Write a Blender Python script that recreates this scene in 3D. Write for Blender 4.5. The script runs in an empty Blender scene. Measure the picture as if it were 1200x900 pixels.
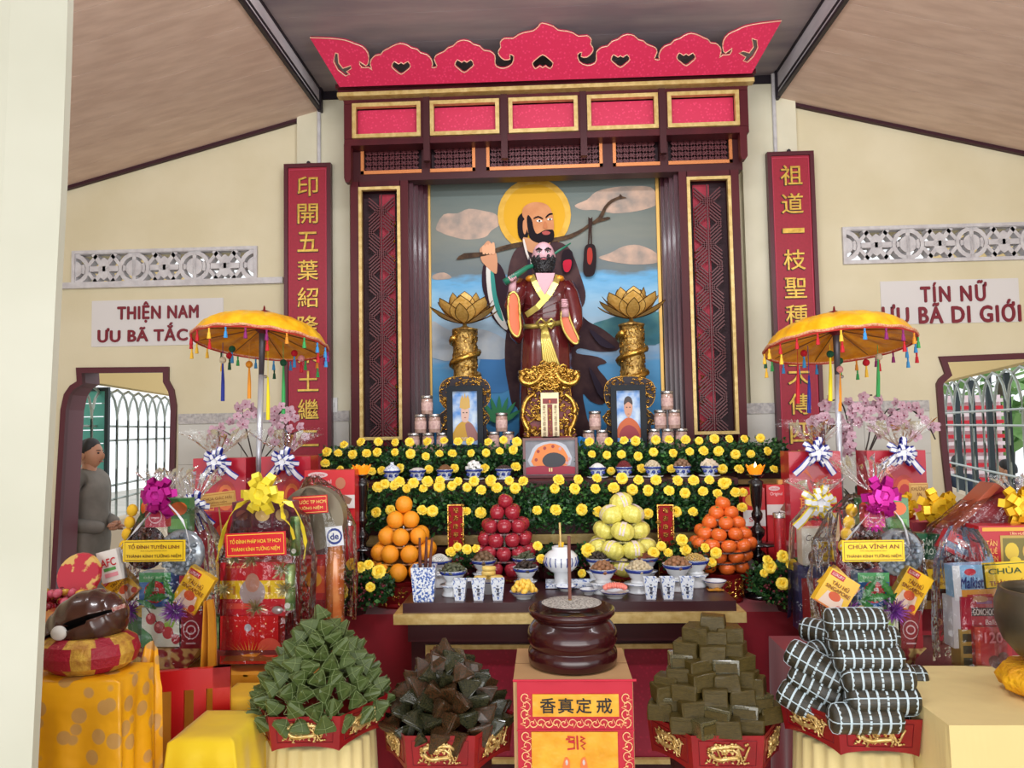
import bpy, bmesh, math, random
from mathutils import Vector, Matrix, Euler
random.seed(7)
R = math.radians
SC = bpy.context.scene
COL = SC.collection
# ---------------------------------------------------------------- camera
F = 900.0
CAM = Vector((0, 0, 1.55))
YAW, PITCH, ROLL = 2.5, 3.25, -1.0
cd = bpy.data.cameras.new('camera'); cam = bpy.data.objects.new('camera', cd); COL.objects.link(cam)
cd.sensor_fit = 'HORIZONTAL'; cd.sensor_width = 36; cd.lens = 36 * F / 1200
CM = Matrix.Rotation(R(YAW), 3, 'Z') @ Matrix.Rotation(R(90 + PITCH), 3, 'X') @ Matrix.Rotation(R(ROLL), 3, 'Z')
cam.matrix_world = Matrix.Translation(CAM) @ CM.to_4x4()
cd.clip_start = .05; cd.clip_end = 200
SC.camera = cam
# ---------------------------------------------------------------- world, lights, exposure
SC.view_settings.view_transform = 'Standard'; SC.view_settings.look = 'None'
SC.view_settings.gamma = 1; SC.view_settings.use_curve_mapping = False
SC.view_settings.exposure = 0.0
w = bpy.data.worlds.new('world'); SC.world = w; w.use_nodes = True
bgn = w.node_tree.nodes['Background']; bgn.inputs[0].default_value = (.93, .97, 1, 1); bgn.inputs[1].default_value = 1.25
SC.cycles.max_bounces = 8; SC.cycles.transparent_max_bounces = 16; SC.cycles.sample_clamp_indirect = 4
def area(name, loc, tgt, sx, sy, power, col=(1, 1, 1)):
    l = bpy.data.lights.new(name, 'AREA'); l.shape = 'RECTANGLE'; l.size = sx; l.size_y = sy; l.energy = power; l.color = col
    o = bpy.data.objects.new(name, l); COL.objects.link(o); o.location = loc
    o.rotation_euler = (Vector(tgt) - Vector(loc)).to_track_quat('-Z', 'Y').to_euler(); return o
area('hall_front_daylight', (0.3, -3.6, 1.5), (0, 4.5, 1.7), 7.5, 2.6, 190, (1, .99, .97))
area('ceiling_fill_uplight', (0.6, -2.2, .35), (0, 2.6, 3.6), 6.5, 1.6, 80, (1, .97, .92))  # added up-light that brightens the ceiling, standing in for daylight off the floor outside
area('ceiling_tube_lamp', (0.1, 1.7, 3.3), (0, 4.4, 1.4), 1.3, .12, 38, (.97, .97, 1))
area('ceiling_tube_lamp', (-2.1, 2.0, 2.9), (-1.8, 4.6, 1.2), 1.2, .12, 9, (.97, .97, 1))
area('ceiling_tube_lamp', (2.1, 2.0, 2.9), (1.8, 4.6, 1.2), 1.2, .12, 9, (.97, .97, 1))
area('altar_spot_lamp', (0.0, 3.85, 2.97), (0, 4.5, 2.0), .5, .06, 3, (.93, .93, 1))

# ---------------------------------------------------------------- helpers
def ray(px, py):
    return CM @ Vector(((px - 600) / F, -(py - 450) / F, -1))
def P(px, py, Y):
    d = ray(px, py); return CAM + d * (Y / d.y)
def PZ(px, Y, z):
    """point at depth Y and height z seen in pixel column px"""
    py = 498
    for _ in range(6):
        p = P(px, py, Y); py -= (z - p.z) * F / Y
    return Vector((P(px, py, Y).x, Y, z))
def rect(a, b, c, d, Y):
    return P(a, (b + d) / 2, Y).x, P(c, (b + d) / 2, Y).x, P((a + c) / 2, d, Y).z, P((a + c) / 2, b, Y).z
def lin(c):
    return tuple(((v / 255) / 12.92 if v / 255 <= .04045 else ((v / 255 + .055) / 1.055) ** 2.4) for v in c[:3]) + (1,)
MATS = {}
def mat(name, c, rough=.55, metal=0, c2=None, sc=12, bump=0, bsc=80, coat=0, emit=0, kind='noise', sheen=0, spec=.5, detail=4, trans=0, stretch=None, lo=.35, hi=.65):
    if name in MATS: return MATS[name]
    m = bpy.data.materials.new(name); m.use_nodes = True; MATS[name] = m
    nt = m.node_tree; b = nt.nodes['Principled BSDF']; I = b.inputs
    I['Base Color'].default_value = lin(c); I['Roughness'].default_value = rough; I['Metallic'].default_value = metal
    I['Coat Weight'].default_value = coat; I['Coat Roughness'].default_value = .08
    if sheen: I['Sheen Weight'].default_value = sheen
    if trans: I['Transmission Weight'].default_value = trans
    m.diffuse_color = lin(c); I['Specular IOR Level'].default_value = spec
    if emit: I['Emission Color'].default_value = lin(c); I['Emission Strength'].default_value = emit
    tc = nt.nodes.new('ShaderNodeTexCoord'); mp = nt.nodes.new('ShaderNodeMapping'); nt.links.new(tc.outputs['Object'], mp.inputs[0])
    if stretch: mp.inputs['Scale'].default_value = stretch
    if c2:
        if kind == 'vor':
            t = nt.nodes.new('ShaderNodeTexVoronoi'); t.inputs['Scale'].default_value = sc; out = t.outputs['Distance']
        elif kind == 'wave':
            t = nt.nodes.new('ShaderNodeTexWave'); t.inputs['Scale'].default_value = sc; t.inputs['Distortion'].default_value = 4; out = t.outputs['Fac']
        else:
            t = nt.nodes.new('ShaderNodeTexNoise'); t.inputs['Scale'].default_value = sc; t.inputs['Detail'].default_value = detail; out = t.outputs['Fac']
        nt.links.new(mp.outputs[0], t.inputs['Vector'])
        r = nt.nodes.new('ShaderNodeValToRGB'); r.color_ramp.elements[0].position = lo; r.color_ramp.elements[1].position = hi
        r.color_ramp.elements[0].color = lin(c); r.color_ramp.elements[1].color = lin(c2)
        nt.links.new(out, r.inputs[0]); nt.links.new(r.outputs[0], I['Base Color'])
    if bump:
        n = nt.nodes.new('ShaderNodeTexNoise'); n.inputs['Scale'].default_value = bsc; nt.links.new(mp.outputs[0], n.inputs['Vector'])
        bp = nt.nodes.new('ShaderNodeBump'); bp.inputs['Strength'].default_value = bump; bp.inputs['Distance'].default_value = .01
        nt.links.new(n.outputs['Fac'], bp.inputs['Height']); nt.links.new(bp.outputs[0], I['Normal'])
    return m
def col(c, rough=.5, **k):
    return mat('print_%d_%d_%d_%d' % (c[0], c[1], c[2], int(rough * 100)), c, rough, **k)
class MB:
    def __init__(s): s.v = []; s.f = []; s.mi = []; s.m = 0
    def add(s, vs, fs):
        n = len(s.v); s.v += [tuple(v) for v in vs]; s.f += [tuple(i + n for i in f) for f in fs]; s.mi += [s.m] * len(fs); return s
    def box(s, c, d, rot=None):
        hx, hy, hz = d[0] / 2, d[1] / 2, d[2] / 2; c = Vector(c)
        vs = [Vector((x, y, z)) for x in (-hx, hx) for y in (-hy, hy) for z in (-hz, hz)]
        if rot is not None:
            M = rot if isinstance(rot, Matrix) else Euler(rot).to_matrix(); vs = [M @ v for v in vs]
        return s.add([v + c for v in vs], [(0, 1, 3, 2), (4, 6, 7, 5), (0, 4, 5, 1), (2, 3, 7, 6), (0, 2, 6, 4), (1, 5, 7, 3)])
    def bb(s, x0, x1, y0, y1, z0, z1):
        return s.box(((x0 + x1) / 2, (y0 + y1) / 2, (z0 + z1) / 2), (abs(x1 - x0), abs(y1 - y0), abs(z1 - z0)))
    def grid(s, f, nu, nv, cu=False, cv=False):
        vs = []
        for i in range(nu if cu else nu + 1):
            for j in range(nv if cv else nv + 1): vs.append(f(i / nu, j / nv))
        U = nu if cu else nu + 1; V = nv if cv else nv + 1
        fs = [(i * V + j, ((i + 1) % U) * V + j, ((i + 1) % U) * V + (j + 1) % V, i * V + (j + 1) % V) for i in range(nu) for j in range(nv)]
        return s.add(vs, fs)
    def lathe(s, prof, c=(0, 0, 0), n=20, sx=1, sy=1, rot=None, ribs=0, ra=0, cap=True):
        c = Vector(c); M = Euler(rot).to_matrix() if rot else None; k = len(s.v); vs = []
        for r, z in prof:
            for i in range(n):
                a = 2 * math.pi * i / n; q = r * (1 + (ra * math.cos(ribs * a) if ribs else 0))
                v = Vector((q * math.cos(a) * sx, q * math.sin(a) * sy, z)); vs.append((M @ v if M else v) + c)
        fs = [(j * n + i, j * n + (i + 1) % n, (j + 1) * n + (i + 1) % n, (j + 1) * n + i) for j in range(len(prof) - 1) for i in range(n)]
        if cap:
            if prof[0][0] > 1e-5: fs.append(tuple(range(n))[::-1])
            if prof[-1][0] > 1e-5: fs.append(tuple((len(prof) - 1) * n + i for i in range(n)))
        return s.add(vs, fs)
    def tube(s, pts, r, n=8, flat=1):
        pts = [Vector(p) for p in pts]; L = len(pts); rs = r if isinstance(r, (list, tuple)) else [r] * L
        vs = []; up = Vector((0, 0, 1))
        for k, p in enumerate(pts):
            t = (pts[min(k + 1, L - 1)] - pts[max(k - 1, 0)])
            t = t.normalized() if t.length > 1e-9 else Vector((0, 0, 1))
            a = t.cross(up)
            if a.length < .05: a = t.cross(Vector((0, 1, 0)))
            a.normalize(); b = a.cross(t).normalized()
            for i in range(n):
                th = 2 * math.pi * i / n; vs.append(p + a * math.cos(th) * rs[k] + b * math.sin(th) * rs[k] * flat)
        fs = [(j * n + i, j * n + (i + 1) % n, (j + 1) * n + (i + 1) % n, (j + 1) * n + i) for j in range(L - 1) for i in range(n)]
        fs += [tuple(range(n))[::-1], tuple((L - 1) * n + i for i in range(n))]
        return s.add(vs, fs)
    def ell(s, c, r, n=12, k=8, rot=None):
        if not isinstance(r, (tuple, list)): r = (r, r, r)
        prof = [(math.sin(math.pi * j / k), -math.cos(math.pi * j / k)) for j in range(k + 1)]
        c = Vector(c); M = rot if isinstance(rot, Matrix) else (Euler(rot).to_matrix() if rot else None); vs = []
        for a, z in prof:
            for i in range(n):
                v = Vector((a * math.cos(2 * math.pi * i / n) * r[0], a * math.sin(2 * math.pi * i / n) * r[1], z * r[2])); vs.append((M @ v if M else v) + c)
        return s.add(vs, [(j * n + i, j * n + (i + 1) % n, (j + 1) * n + (i + 1) % n, (j + 1) * n + i) for j in range(k) for i in range(n)])
    def prism(s, pts, y0, y1):
        """pts = (x, z) outline, extruded in Y"""
        n = len(pts); vs = [(x, y0, z) for x, z in pts] + [(x, y1, z) for x, z in pts]
        return s.add(vs, [tuple(range(n)), tuple(range(2 * n - 1, n - 1, -1))] + [(i, (i + 1) % n + 0, (i + 1) % n + n, i + n)[::-1] for i in range(n)])
    def frame(s, x0, x1, z0, z1, t, y0, y1):
        s.bb(x0, x1, y0, y1, z0, z0 + t); s.bb(x0, x1, y0, y1, z1 - t, z1)
        s.bb(x0, x0 + t, y0, y1, z0 + t, z1 - t); s.bb(x1 - t, x1, y0, y1, z0 + t, z1 - t); return s
    def ribbon(s, pts, w, wd=None, th=.0012):
        """flat band along pts with width vector wd"""
        pts = [Vector(p) for p in pts]; vs = []; L = len(pts)
        for k, p in enumerate(pts):
            d = Vector(wd[k] if isinstance(wd, list) else (wd or (1, 0, 0))).normalized() * (w[k] if isinstance(w, list) else w) / 2
            t = (pts[min(k + 1, L - 1)] - pts[max(k - 1, 0)]); q = d.cross(t); q = q.normalized() * th if q.length > 1e-12 else Vector((0, th, 0))
            vs += [p - d, p + d, p + d + q, p - d + q]
        fs = []
        for k in range(L - 1):
            for i in range(4): fs.append((k * 4 + i, k * 4 + (i + 1) % 4, k * 4 + 4 + (i + 1) % 4, k * 4 + 4 + i))
        fs += [(3, 2, 1, 0), tuple((L - 1) * 4 + i for i in range(4))]
        return s.add(vs, fs)
    def mesh(s, name, mats, smooth=False):
        me = bpy.data.meshes.new(name); me.from_pydata(s.v, [], s.f)
        for m in (mats if isinstance(mats, (list, tuple)) else [mats]): me.materials.append(m)
        me.polygons.foreach_set('material_index', s.mi)
        if smooth: me.polygons.foreach_set('use_smooth', [True] * len(me.polygons))
        me.validate(); me.update(); return me
    def build(s, name, mats, parent=None, world=False, smooth=False, **t):
        if world and parent is not None:
            o = wloc(parent); s.v = [(a - o.x, b - o.y, c - o.z) for a, b, c in s.v]
        return link(name, s.mesh(name, mats, smooth), parent, **t)
def wloc(o):
    v = Vector((0, 0, 0))
    while o is not None: v = v + o.location; o = o.parent
    return v
def tag(o, label=None, cat=None, group=None, kind=None):
    if label: o['label'] = label
    if cat: o['category'] = cat
    if group: o['group'] = group
    if kind: o['kind'] = kind
    return o
def link(name, data, parent=None, loc=None, rot=None, label=None, cat=None, group=None, kind=None, scale=None):
    o = bpy.data.objects.new(name, data); COL.objects.link(o)
    if parent is not None: o.parent = parent
    if loc is not None: o.location = loc
    if rot is not None: o.rotation_euler = rot
    if scale is not None: o.scale = scale if isinstance(scale, (tuple, list)) else (scale,) * 3
    return tag(o, label, cat, group, kind)
def thing(name, label, cat, loc=(0, 0, 0), rz=0, group=None):
    return link(name, None, None, loc, (0, 0, rz), label, cat, group)
def dup(o, loc=None, rot=None, label=None, group=None, parent=None, scale=None):
    c = o.copy(); COL.objects.link(c)
    if parent is not None: c.parent = parent
    if loc is not None: c.location = loc
    if rot is not None: c.rotation_euler = rot
    if scale is not None: c.scale = scale if isinstance(scale, (tuple, list)) else (scale,) * 3
    if label: c['label'] = label
    if group: c['group'] = group
    for ch in list(KIDS.get(o.name, [])):
        dup(bpy.data.objects[ch], parent=c)
    return c
KIDS = {}
def kids(*roots):
    for r in roots:
        KIDS[r.name] = [o.name for o in COL.objects if o.parent == r]
        for n in KIDS[r.name]: kids(bpy.data.objects[n])
def curve_mesh(cu):
    o = bpy.data.objects.new('tmp', cu); COL.objects.link(o)
    dg = bpy.context.evaluated_depsgraph_get(); dg.update()
    me = bpy.data.meshes.new_from_object(o.evaluated_get(dg), depsgraph=dg)
    bpy.data.objects.remove(o); bpy.data.curves.remove(cu); return me
def shape2d(name, loops, Y, depth, m, parent=None, world=True, bev=0, **t):
    """filled outline with holes; loops = lists of (x,z); front face at Y, thickness depth going back"""
    cu = bpy.data.curves.new(name, 'CURVE'); cu.dimensions = '2D'; cu.fill_mode = 'BOTH'; cu.extrude = depth / 2; cu.bevel_depth = bev
    for lp in loops:
        sp = cu.splines.new('POLY'); sp.points.add(len(lp) - 1); sp.use_cyclic_u = True
        for i, (x, z) in enumerate(lp): sp.points[i].co = (x, z, 0, 1)
    me = curve_mesh(cu); me.name = name
    o0 = wloc(parent) if (world and parent is not None) else Vector((0, 0, 0))
    for v in me.vertices:
        x, z, d = v.co; v.co = (x - o0.x, Y + depth / 2 - d - o0.y, z - o0.z)
    me.materials.clear(); me.materials.append(m); me.update()
    return link(name, me, parent, **t)
def text_mesh(s, w, h, bold=.0, ext=.0015, sp=1.0, lsp=1.0, shear=0):
    cu = bpy.data.curves.new('lettering', 'FONT'); cu.body = s.replace('Đ', 'Ð'); cu.size = 1; cu.align_x = 'CENTER'; cu.space_character = sp; cu.space_line = lsp
    cu.resolution_u = 3; cu.offset = .001; cu.shear = shear
    me = curve_mesh(cu)
    if not me.vertices: return me
    if bold:
        V = [v.co.copy() for v in me.vertices]; Fs = [tuple(p.vertices) for p in me.polygons]; me.clear_geometry(); vs, fs = [], []; b_ = bold * .8
        for q_, (dx, dy) in enumerate(((-b_, 0), (b_, 0), (0, b_), (0, -b_))):
            n_ = len(vs); vs += [(v.x + dx, v.y + dy, q_) for v in V]; fs += [tuple(i + n_ for i in f) for f in Fs]
        me.from_pydata(vs, [], fs); me.update()
    xs = [v.co.x for v in me.vertices]; ys = [v.co.y for v in me.vertices]
    x0, x1, y0, y1 = min(xs), max(xs), min(ys), max(ys)
    for v in me.vertices:
        v.co = ((v.co.x - (x0 + x1) / 2) / max(x1 - x0, 1e-6) * w, -.00025 * v.co.z, (v.co.y - (y0 + y1) / 2) / max(y1 - y0, 1e-6) * h)
    if ext:
        bm = bmesh.new(); bm.from_mesh(me)
        r = bmesh.ops.extrude_face_region(bm, geom=bm.faces[:])
        for g in r['geom']:
            if isinstance(g, bmesh.types.BMVert): g.co.y -= ext
        bm.to_mesh(me); bm.free()
    return me
def text(s, c, w, h, m, parent=None, name='lettering', world=True, rot=None, **k):
    me = text_mesh(s, w, h, **k); me.name = name; me.materials.clear(); me.materials.append(m); me.update()
    o0 = wloc(parent) if (world and parent is not None) else Vector((0, 0, 0))
    return link(name, me, parent, Vector(c) - o0, rot)
def circ(cx, cz, r, n=16, sx=1, a0=0, a1=360):
    return [(cx + r * sx * math.cos(R(a0 + (a1 - a0) * i / n)), cz + r * math.sin(R(a0 + (a1 - a0) * i / n))) for i in range(n)]
def smooth_loop(pts, k=3, closed=True):
    n = len(pts); out = []
    for i in range(n if closed else n - 1):
        if closed: a, b, c, d = pts[(i - 1) % n], pts[i], pts[(i + 1) % n], pts[(i + 2) % n]
        else: a, b, c, d = pts[max(i - 1, 0)], pts[i], pts[i + 1], pts[min(i + 2, n - 1)]
        for j in range(k):
            t = j / k; out.append(tuple(.5 * ((2 * b[q]) + (-a[q] + c[q]) * t + (2 * a[q] - 5 * b[q] + 4 * c[q] - d[q]) * t * t + (-a[q] + 3 * b[q] - 3 * c[q] + d[q]) * t ** 3) for q in range(len(b))))
    if not closed: out.append(tuple(pts[-1]))
    return out
U = random.uniform
ORD = 'leftmost,second,third,fourth,fifth,sixth,seventh,eighth,ninth,tenth,eleventh,twelfth,thirteenth,fourteenth,fifteenth,sixteenth,seventeenth,eighteenth,nineteenth,twentieth,twenty-first,twenty-second,twenty-third,twenty-fourth,twenty-fifth,twenty-sixth,twenty-seventh,twenty-eighth,twenty-ninth,thirtieth'.split(',')
def nth(i, n, noun):
    """'third rose from the left' style phrase, counted from the nearer end"""
    if n == 1: return noun
    if i == 0: return 'leftmost ' + noun
    if i == n - 1: return 'rightmost ' + noun
    return ('%s %s from the left' % (ORD[i], noun)) if i <= (n - 1) / 2 else ('%s %s from the right' % (ORD[n - 1 - i], noun))
# ---------------------------------------------------------------- shared materials
M_wall = mat('cream_wall_paint', (218, 208, 178), .8, c2=(210, 199, 166), sc=2.5, bump=.05)
M_col = mat('pale_column_paint', (194, 194, 176), .7, c2=(204, 204, 188), sc=2)
M_wood = mat('dark_red_lacquer', (84, 26, 32), .4, c2=(66, 18, 26), sc=6, spec=.25, stretch=(1, 1, .2))
M_wood2 = mat('dark_brown_lacquer', (66, 28, 32), .42, spec=.25)
M_black = mat('black_trim_paint', (42, 34, 42), .5, spec=.3)
M_goldp = mat('gold_paint', (216, 190, 126), .4, .25, c2=(192, 160, 92), sc=30, bump=.1)
M_gold = mat('bright_gold', (214, 172, 82), .25, .85, c2=(170, 122, 50), sc=40, bump=.2, bsc=90)
M_gold2 = mat('antique_gold', (210, 174, 100), .35, .7, c2=(116, 82, 38), sc=60, bump=.5, bsc=120)
M_orangeg = mat('orange_gold_trim', (206, 128, 74), .4, .3)
M_red = mat('crimson_board', (176, 30, 52), .5, c2=(160, 24, 44), sc=60)
M_pink = mat('crimson_patterned_panel', (226, 60, 104), .5, c2=(204, 40, 80), sc=55, kind='vor', lo=.1, hi=.4)
M_redcloth = mat('dark_red_cloth', (158, 10, 36), .75, c2=(138, 8, 30), sc=8, sheen=.3)
M_tray = mat('red_lacquer_tray', (150, 18, 28), .3, c2=(128, 12, 22), sc=12, coat=.35)
M_yel = mat('golden_yellow_cloth', (246, 200, 30), .65, c2=(236, 184, 16), sc=6, sheen=.2, bump=.2, bsc=14)
M_satin = mat('yellow_satin_brocade', (255, 204, 40), .35, c2=(246, 172, 14), sc=18, bump=.5, bsc=22, detail=6)
M_cream = mat('cream_pleated_cloth', (226, 206, 144), .7, sheen=.2)
M_leaf = mat('rose_leaf_green', (24, 58, 32), .4, c2=(44, 88, 44), sc=14)
M_rose = mat('yellow_rose_petal', (252, 228, 84), .5, c2=(252, 214, 54), sc=60)
M_white = mat('white_glazed', (232, 236, 240), .2, coat=.4)
M_cobalt = mat('cobalt_blue_glaze', (34, 56, 140), .25, coat=.4)
M_bw = mat('blue_white_porcelain', (226, 232, 240), .2, c2=(70, 104, 176), sc=130, coat=.4, lo=.54, hi=.62, detail=3)
M_steel = mat('polished_steel', (205, 205, 205), .25, .9)
M_clear = None
def cello():
    m = bpy.data.materials.new('cellophane'); m.use_nodes = True; nt = m.node_tree; nt.nodes.clear()
    o = nt.nodes.new('ShaderNodeOutputMaterial'); mx = nt.nodes.new('ShaderNodeMixShader'); t = nt.nodes.new('ShaderNodeBsdfTransparent')
    g = nt.nodes.new('ShaderNodeBsdfGlossy'); g.inputs['Roughness'].default_value = .12; g.inputs['Color'].default_value = (.95, .97, 1, 1)
    fr = nt.nodes.new('ShaderNodeFresnel'); fr.inputs['IOR'].default_value = 1.45
    n = nt.nodes.new('ShaderNodeTexNoise'); n.inputs['Scale'].default_value = 30; bp = nt.nodes.new('ShaderNodeBump'); bp.inputs['Strength'].default_value = .9; bp.inputs['Distance'].default_value = .01
    tc = nt.nodes.new('ShaderNodeTexCoord'); L = nt.links.new
    L(tc.outputs['Object'], n.inputs['Vector']); L(n.outputs['Fac'], bp.inputs['Height']); L(bp.outputs[0], g.inputs['Normal']); L(bp.outputs[0], fr.inputs['Normal'])
    L(fr.outputs[0], mx.inputs[0]); L(t.outputs[0], mx.inputs[1]); L(g.outputs[0], mx.inputs[2]); L(mx.outputs[0], o.inputs[0]); return m
M_clear = cello()
# ================================================================ SETTING
YW = 4.70
def struct(name, mb, m, parent=None, **k):
    return mb.build(name, m, parent, kind=None if parent is not None else 'structure', **k)
# floor with tiles
fl = MB(); fl.bb(-5, 5, -3, 7.5, -.12, -.012)
M_grout = mat('grey_grout', (120, 112, 100), .8)
floor = struct('floor', fl, M_grout)
tm = MB(); tm.box((0, 0, 0), (.392, .392, .012)); M_ft = mat('beige_floor_tile', (206, 196, 178), .3, c2=(196, 184, 164), sc=3)
tme = tm.mesh('tile', M_ft)
for i in range(-7, 8):
    for j in range(3, 12): link('tile', tme, floor, (i * .4, j * .4, -.006))
gr = MB(); gr.bb(-14, 14, 7.5, 26, -.5, -.3); struct('ground', gr, mat('pale_concrete_yard', (196, 190, 180), .9, c2=(180, 176, 166), sc=2))
# back wall with two windows and two lattice vents
Lf = [(91, 431), (199, 430), (199, 446), (205, 457), (208, 475), (206, 560), (203, 700), (203, 715), (60, 715), (66, 600), (73, 480), (77, 462), (84, 452), (92, 447)]
Rf = [(1099, 418), (1245, 412), (1245, 432), (1253, 446), (1260, 700), (1260, 715), (1122, 715), (1110, 600), (1101, 520), (1096, 450), (1099, 444), (1106, 438)]
def off(lp, d):
    cx = sum(p[0] for p in lp) / len(lp); cz = sum(p[1] for p in lp) / len(lp); out = []
    n = len(lp)
    for i in range(n):
        a, b, c = Vector(lp[i - 1]), Vector(lp[i]), Vector(lp[(i + 1) % n])
        e1 = (b - a).normalized(); e2 = (c - b).normalized(); n1 = Vector((e1.y, -e1.x)); n2 = Vector((e2.y, -e2.x)); nn = n1 + n2
        nn = nn / max(nn.length ** 2, .3) * 2 * .5 * 2 if nn.length > 0 else n1
        nn = (n1 + n2).normalized() / max(.5, math.cos((n1.angle(n2) if n1.length and n2.length else 0) / 2)); out.append((b.x + nn.x * d, b.y + nn.y * d))
    return out
def toW(lp, Y): return [(P(a, b, Y).x, P(a, b, Y).z) for a, b in lp]
LfW, RfW = toW(Lf, YW), toW(Rf, YW)
v1 = rect(88, 294, 300, 333, YW); v2 = rect(989, 266, 1213, 305, YW)
vr = lambda v, e=0: [(v[0] + e, v[2] + e), (v[1] - e, v[2] + e), (v[1] - e, v[3] - e), (v[0] + e, v[3] - e)]
shape2d('wall_back', [[(-4.6, 0), (4.6, 0), (4.6, 4.0), (-4.6, 4.0)], LfW, RfW, vr(v1, .01), vr(v2, .01)], YW, .2, M_wall, kind='structure')
M_wf = mat('plum_brown_window_paint', (104, 48, 60), .45)
M_wf2 = mat('dark_plum_paint', (84, 30, 42), .45)
for nm, lp, mm in (('window_1', LfW, M_wf2), ('window_2', RfW, M_wf2)):
    n = len(lp)
    def inset(lp, d):
        A = sum(lp[i][0] * lp[(i + 1) % n][1] - lp[(i + 1) % n][0] * lp[i][1] for i in range(n)); return off(lp, -d if A > 0 else d)
    fr = shape2d(nm, [lp, inset(lp, .035)], YW - .02, .035, mm, kind='structure')
    rv = MB(); ip = inset(lp, .012)
    rv.add([(x, YW + .0, z) for x, z in ip] + [(x, YW + .21, z) for x, z in ip], [(i, (i + 1) % n, (i + 1) % n + n, i + n) for i in range(n)])
    rv.build('window_reveal', M_wf, fr)
# lattice vents: each module has a frame, arcs, diagonals and petals
M_conc = mat('grey_white_concrete', (206, 203, 204), .75, c2=(188, 184, 186), sc=20, bump=.2)
def vent(v, n, label, w_each=None):
    t = MB(); t.frame(v[0] - .012, v[1] + .012, v[2] - .012, v[3] + .012, .02, YW - .02, YW + .06); root = struct('wall_vent', t, M_conc, label=label)
    W = (v[1] - v[0]) / n; H = v[3] - v[2]
    for i in range(n):
        x0 = v[0] + W * i; x1 = x0 + W; cx = (x0 + x1) / 2; cz = (v[2] + v[3]) / 2; m = MB(); y0, y1 = YW - .012, YW + .05
        m.frame(x0, x1, v[2], v[3], .012, y0, y1)
        def arc(ax, a0, a1, r0, r1, k=10):
            o = [(ax + r0 * math.cos(R(a0 + (a1 - a0) * q / k)), cz + r0 * math.sin(R(a0 + (a1 - a0) * q / k))) for q in range(k + 1)]
            p = [(ax + r1 * math.cos(R(a0 + (a1 - a0) * q / k)), cz + r1 * math.sin(R(a0 + (a1 - a0) * q / k))) for q in range(k + 1)]
            for q in range(k): m.prism([o[q], o[q + 1], p[q + 1], p[q]], y0, y1)
        r = H / 2 - .004
        for ax, s in ((x0, 1), (x1, -1)):
            a0, a1 = (-88, 88) if s == 1 else (92, 268)
            arc(ax, a0, a1, r * .72, r * .98); arc(ax, a0, a1, 0.002, r * .52); arc(ax, a0 * .3 if s == 1 else 165, a1 * .3 if s == 1 else 195, r * .5, r * .75, 3)
        L = (W / 2 - r) * 1.0
        for s in (-1, 1):
            m.box((cx + s * L * .45, (y0 + y1) / 2, cz), (L * 1.1, y1 - y0, H * .16))
            for u in (-1, 1):
                m.box((cx + s * L * .42, (y0 + y1) / 2, cz + u * H * .25), (H * .52, y1 - y0 - .004, H * .13), (0, s * u * R(-52), 0))
                m.box((cx + s * L * .8, (y0 + y1) / 2, cz + u * H * .27), (H * .4, y1 - y0 - .004, H * .10), (0, s * u * R(50), 0))
        m.lathe([(0, 0), (.34 * H, 0), (.34 * H, y1 - y0), (0, y1 - y0)], (cx, y1, cz), 8, rot=(R(90), 0, 0), sx=.55)
        m.build('lattice_panel', M_conc, root, world=True)
vent(v1, 3, 'left'); vent(v2, 3, 'right')
for o in list(COL.objects):
    if o.name.startswith('wall_vent') and 'label' in o: del o['label']
# ledge below the left vent, pilasters, pipes
a, b, z0, z1 = rect(62, 329, 333, 336, YW); t = MB(); t.bb(a, b, YW - .03, YW + .01, z0, z1); struct('trim_1', t, M_conc)
t = MB()
for q in ((351, 412), (868, 932)):
    x0 = P(q[0], 200, YW).x; x1 = P(q[1], 200, YW).x; t = MB(); t.bb(x0, x1, YW - .05, YW + .01, 0, 3.62); struct('pilaster', t, mat('pale_cream_pilaster', (220, 214, 190), .7, c2=(208, 202, 176), sc=3))
for q, y0, y1 in ((377, 108, 200), (904, 92, 184)):
    a = P(q, (y0 + y1) / 2, YW); t = MB(); t.tube([(a.x, YW - .06, P(q, y0, YW).z), (a.x, YW - .06, P(q, y1, YW).z)], .012, 8); struct('wall_pipe', t, M_conc)
# wainscot: border strip and tiles
zb = P(220, 485, YW).z; zb1 = P(220, 497, YW).z
M_bord = mat('grey_relief_border', (196, 192, 188), .6, c2=(160, 156, 156), sc=45, bump=.6, bsc=60)
M_tile = mat('pale_grey_wall_tile', (204, 202, 194), .35, c2=(194, 192, 184), sc=4)
wins = [(P(60, 600, YW).x, P(209, 600, YW).x), (P(1094, 600, YW).x, P(1262, 600, YW).x)]
def clear(x0, x1):
    return not any(x1 > a - .005 and x0 < b + .005 for a, b in wins)
bs = MB()
xs = [-4.4, wins[0][0] + .0, wins[0][1] - .0, P(351, 490, YW).x, P(412, 490, YW).x, P(868, 490, YW).x, P(932, 490, YW).x, wins[1][0], wins[1][1], 4.4]
wc = struct('trim_2', MB().bb(xs[0], xs[1], YW - .012, YW + .01, zb1, zb), M_bord)
for i, j, y in ((2, 3, 0), (3, 4, .05), (5, 6, .05), (6, 7, 0), (8, 9, 0)):
    MB().bb(xs[i], xs[j], YW - .012 - y, YW + .01 - y, zb1, zb).build('border_strip', M_bord, wc)
wt = struct('wainscot', MB().bb(-4.5, xs[1], YW - .004, YW + .01, 0, zb1 - .002), M_grout)
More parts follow.
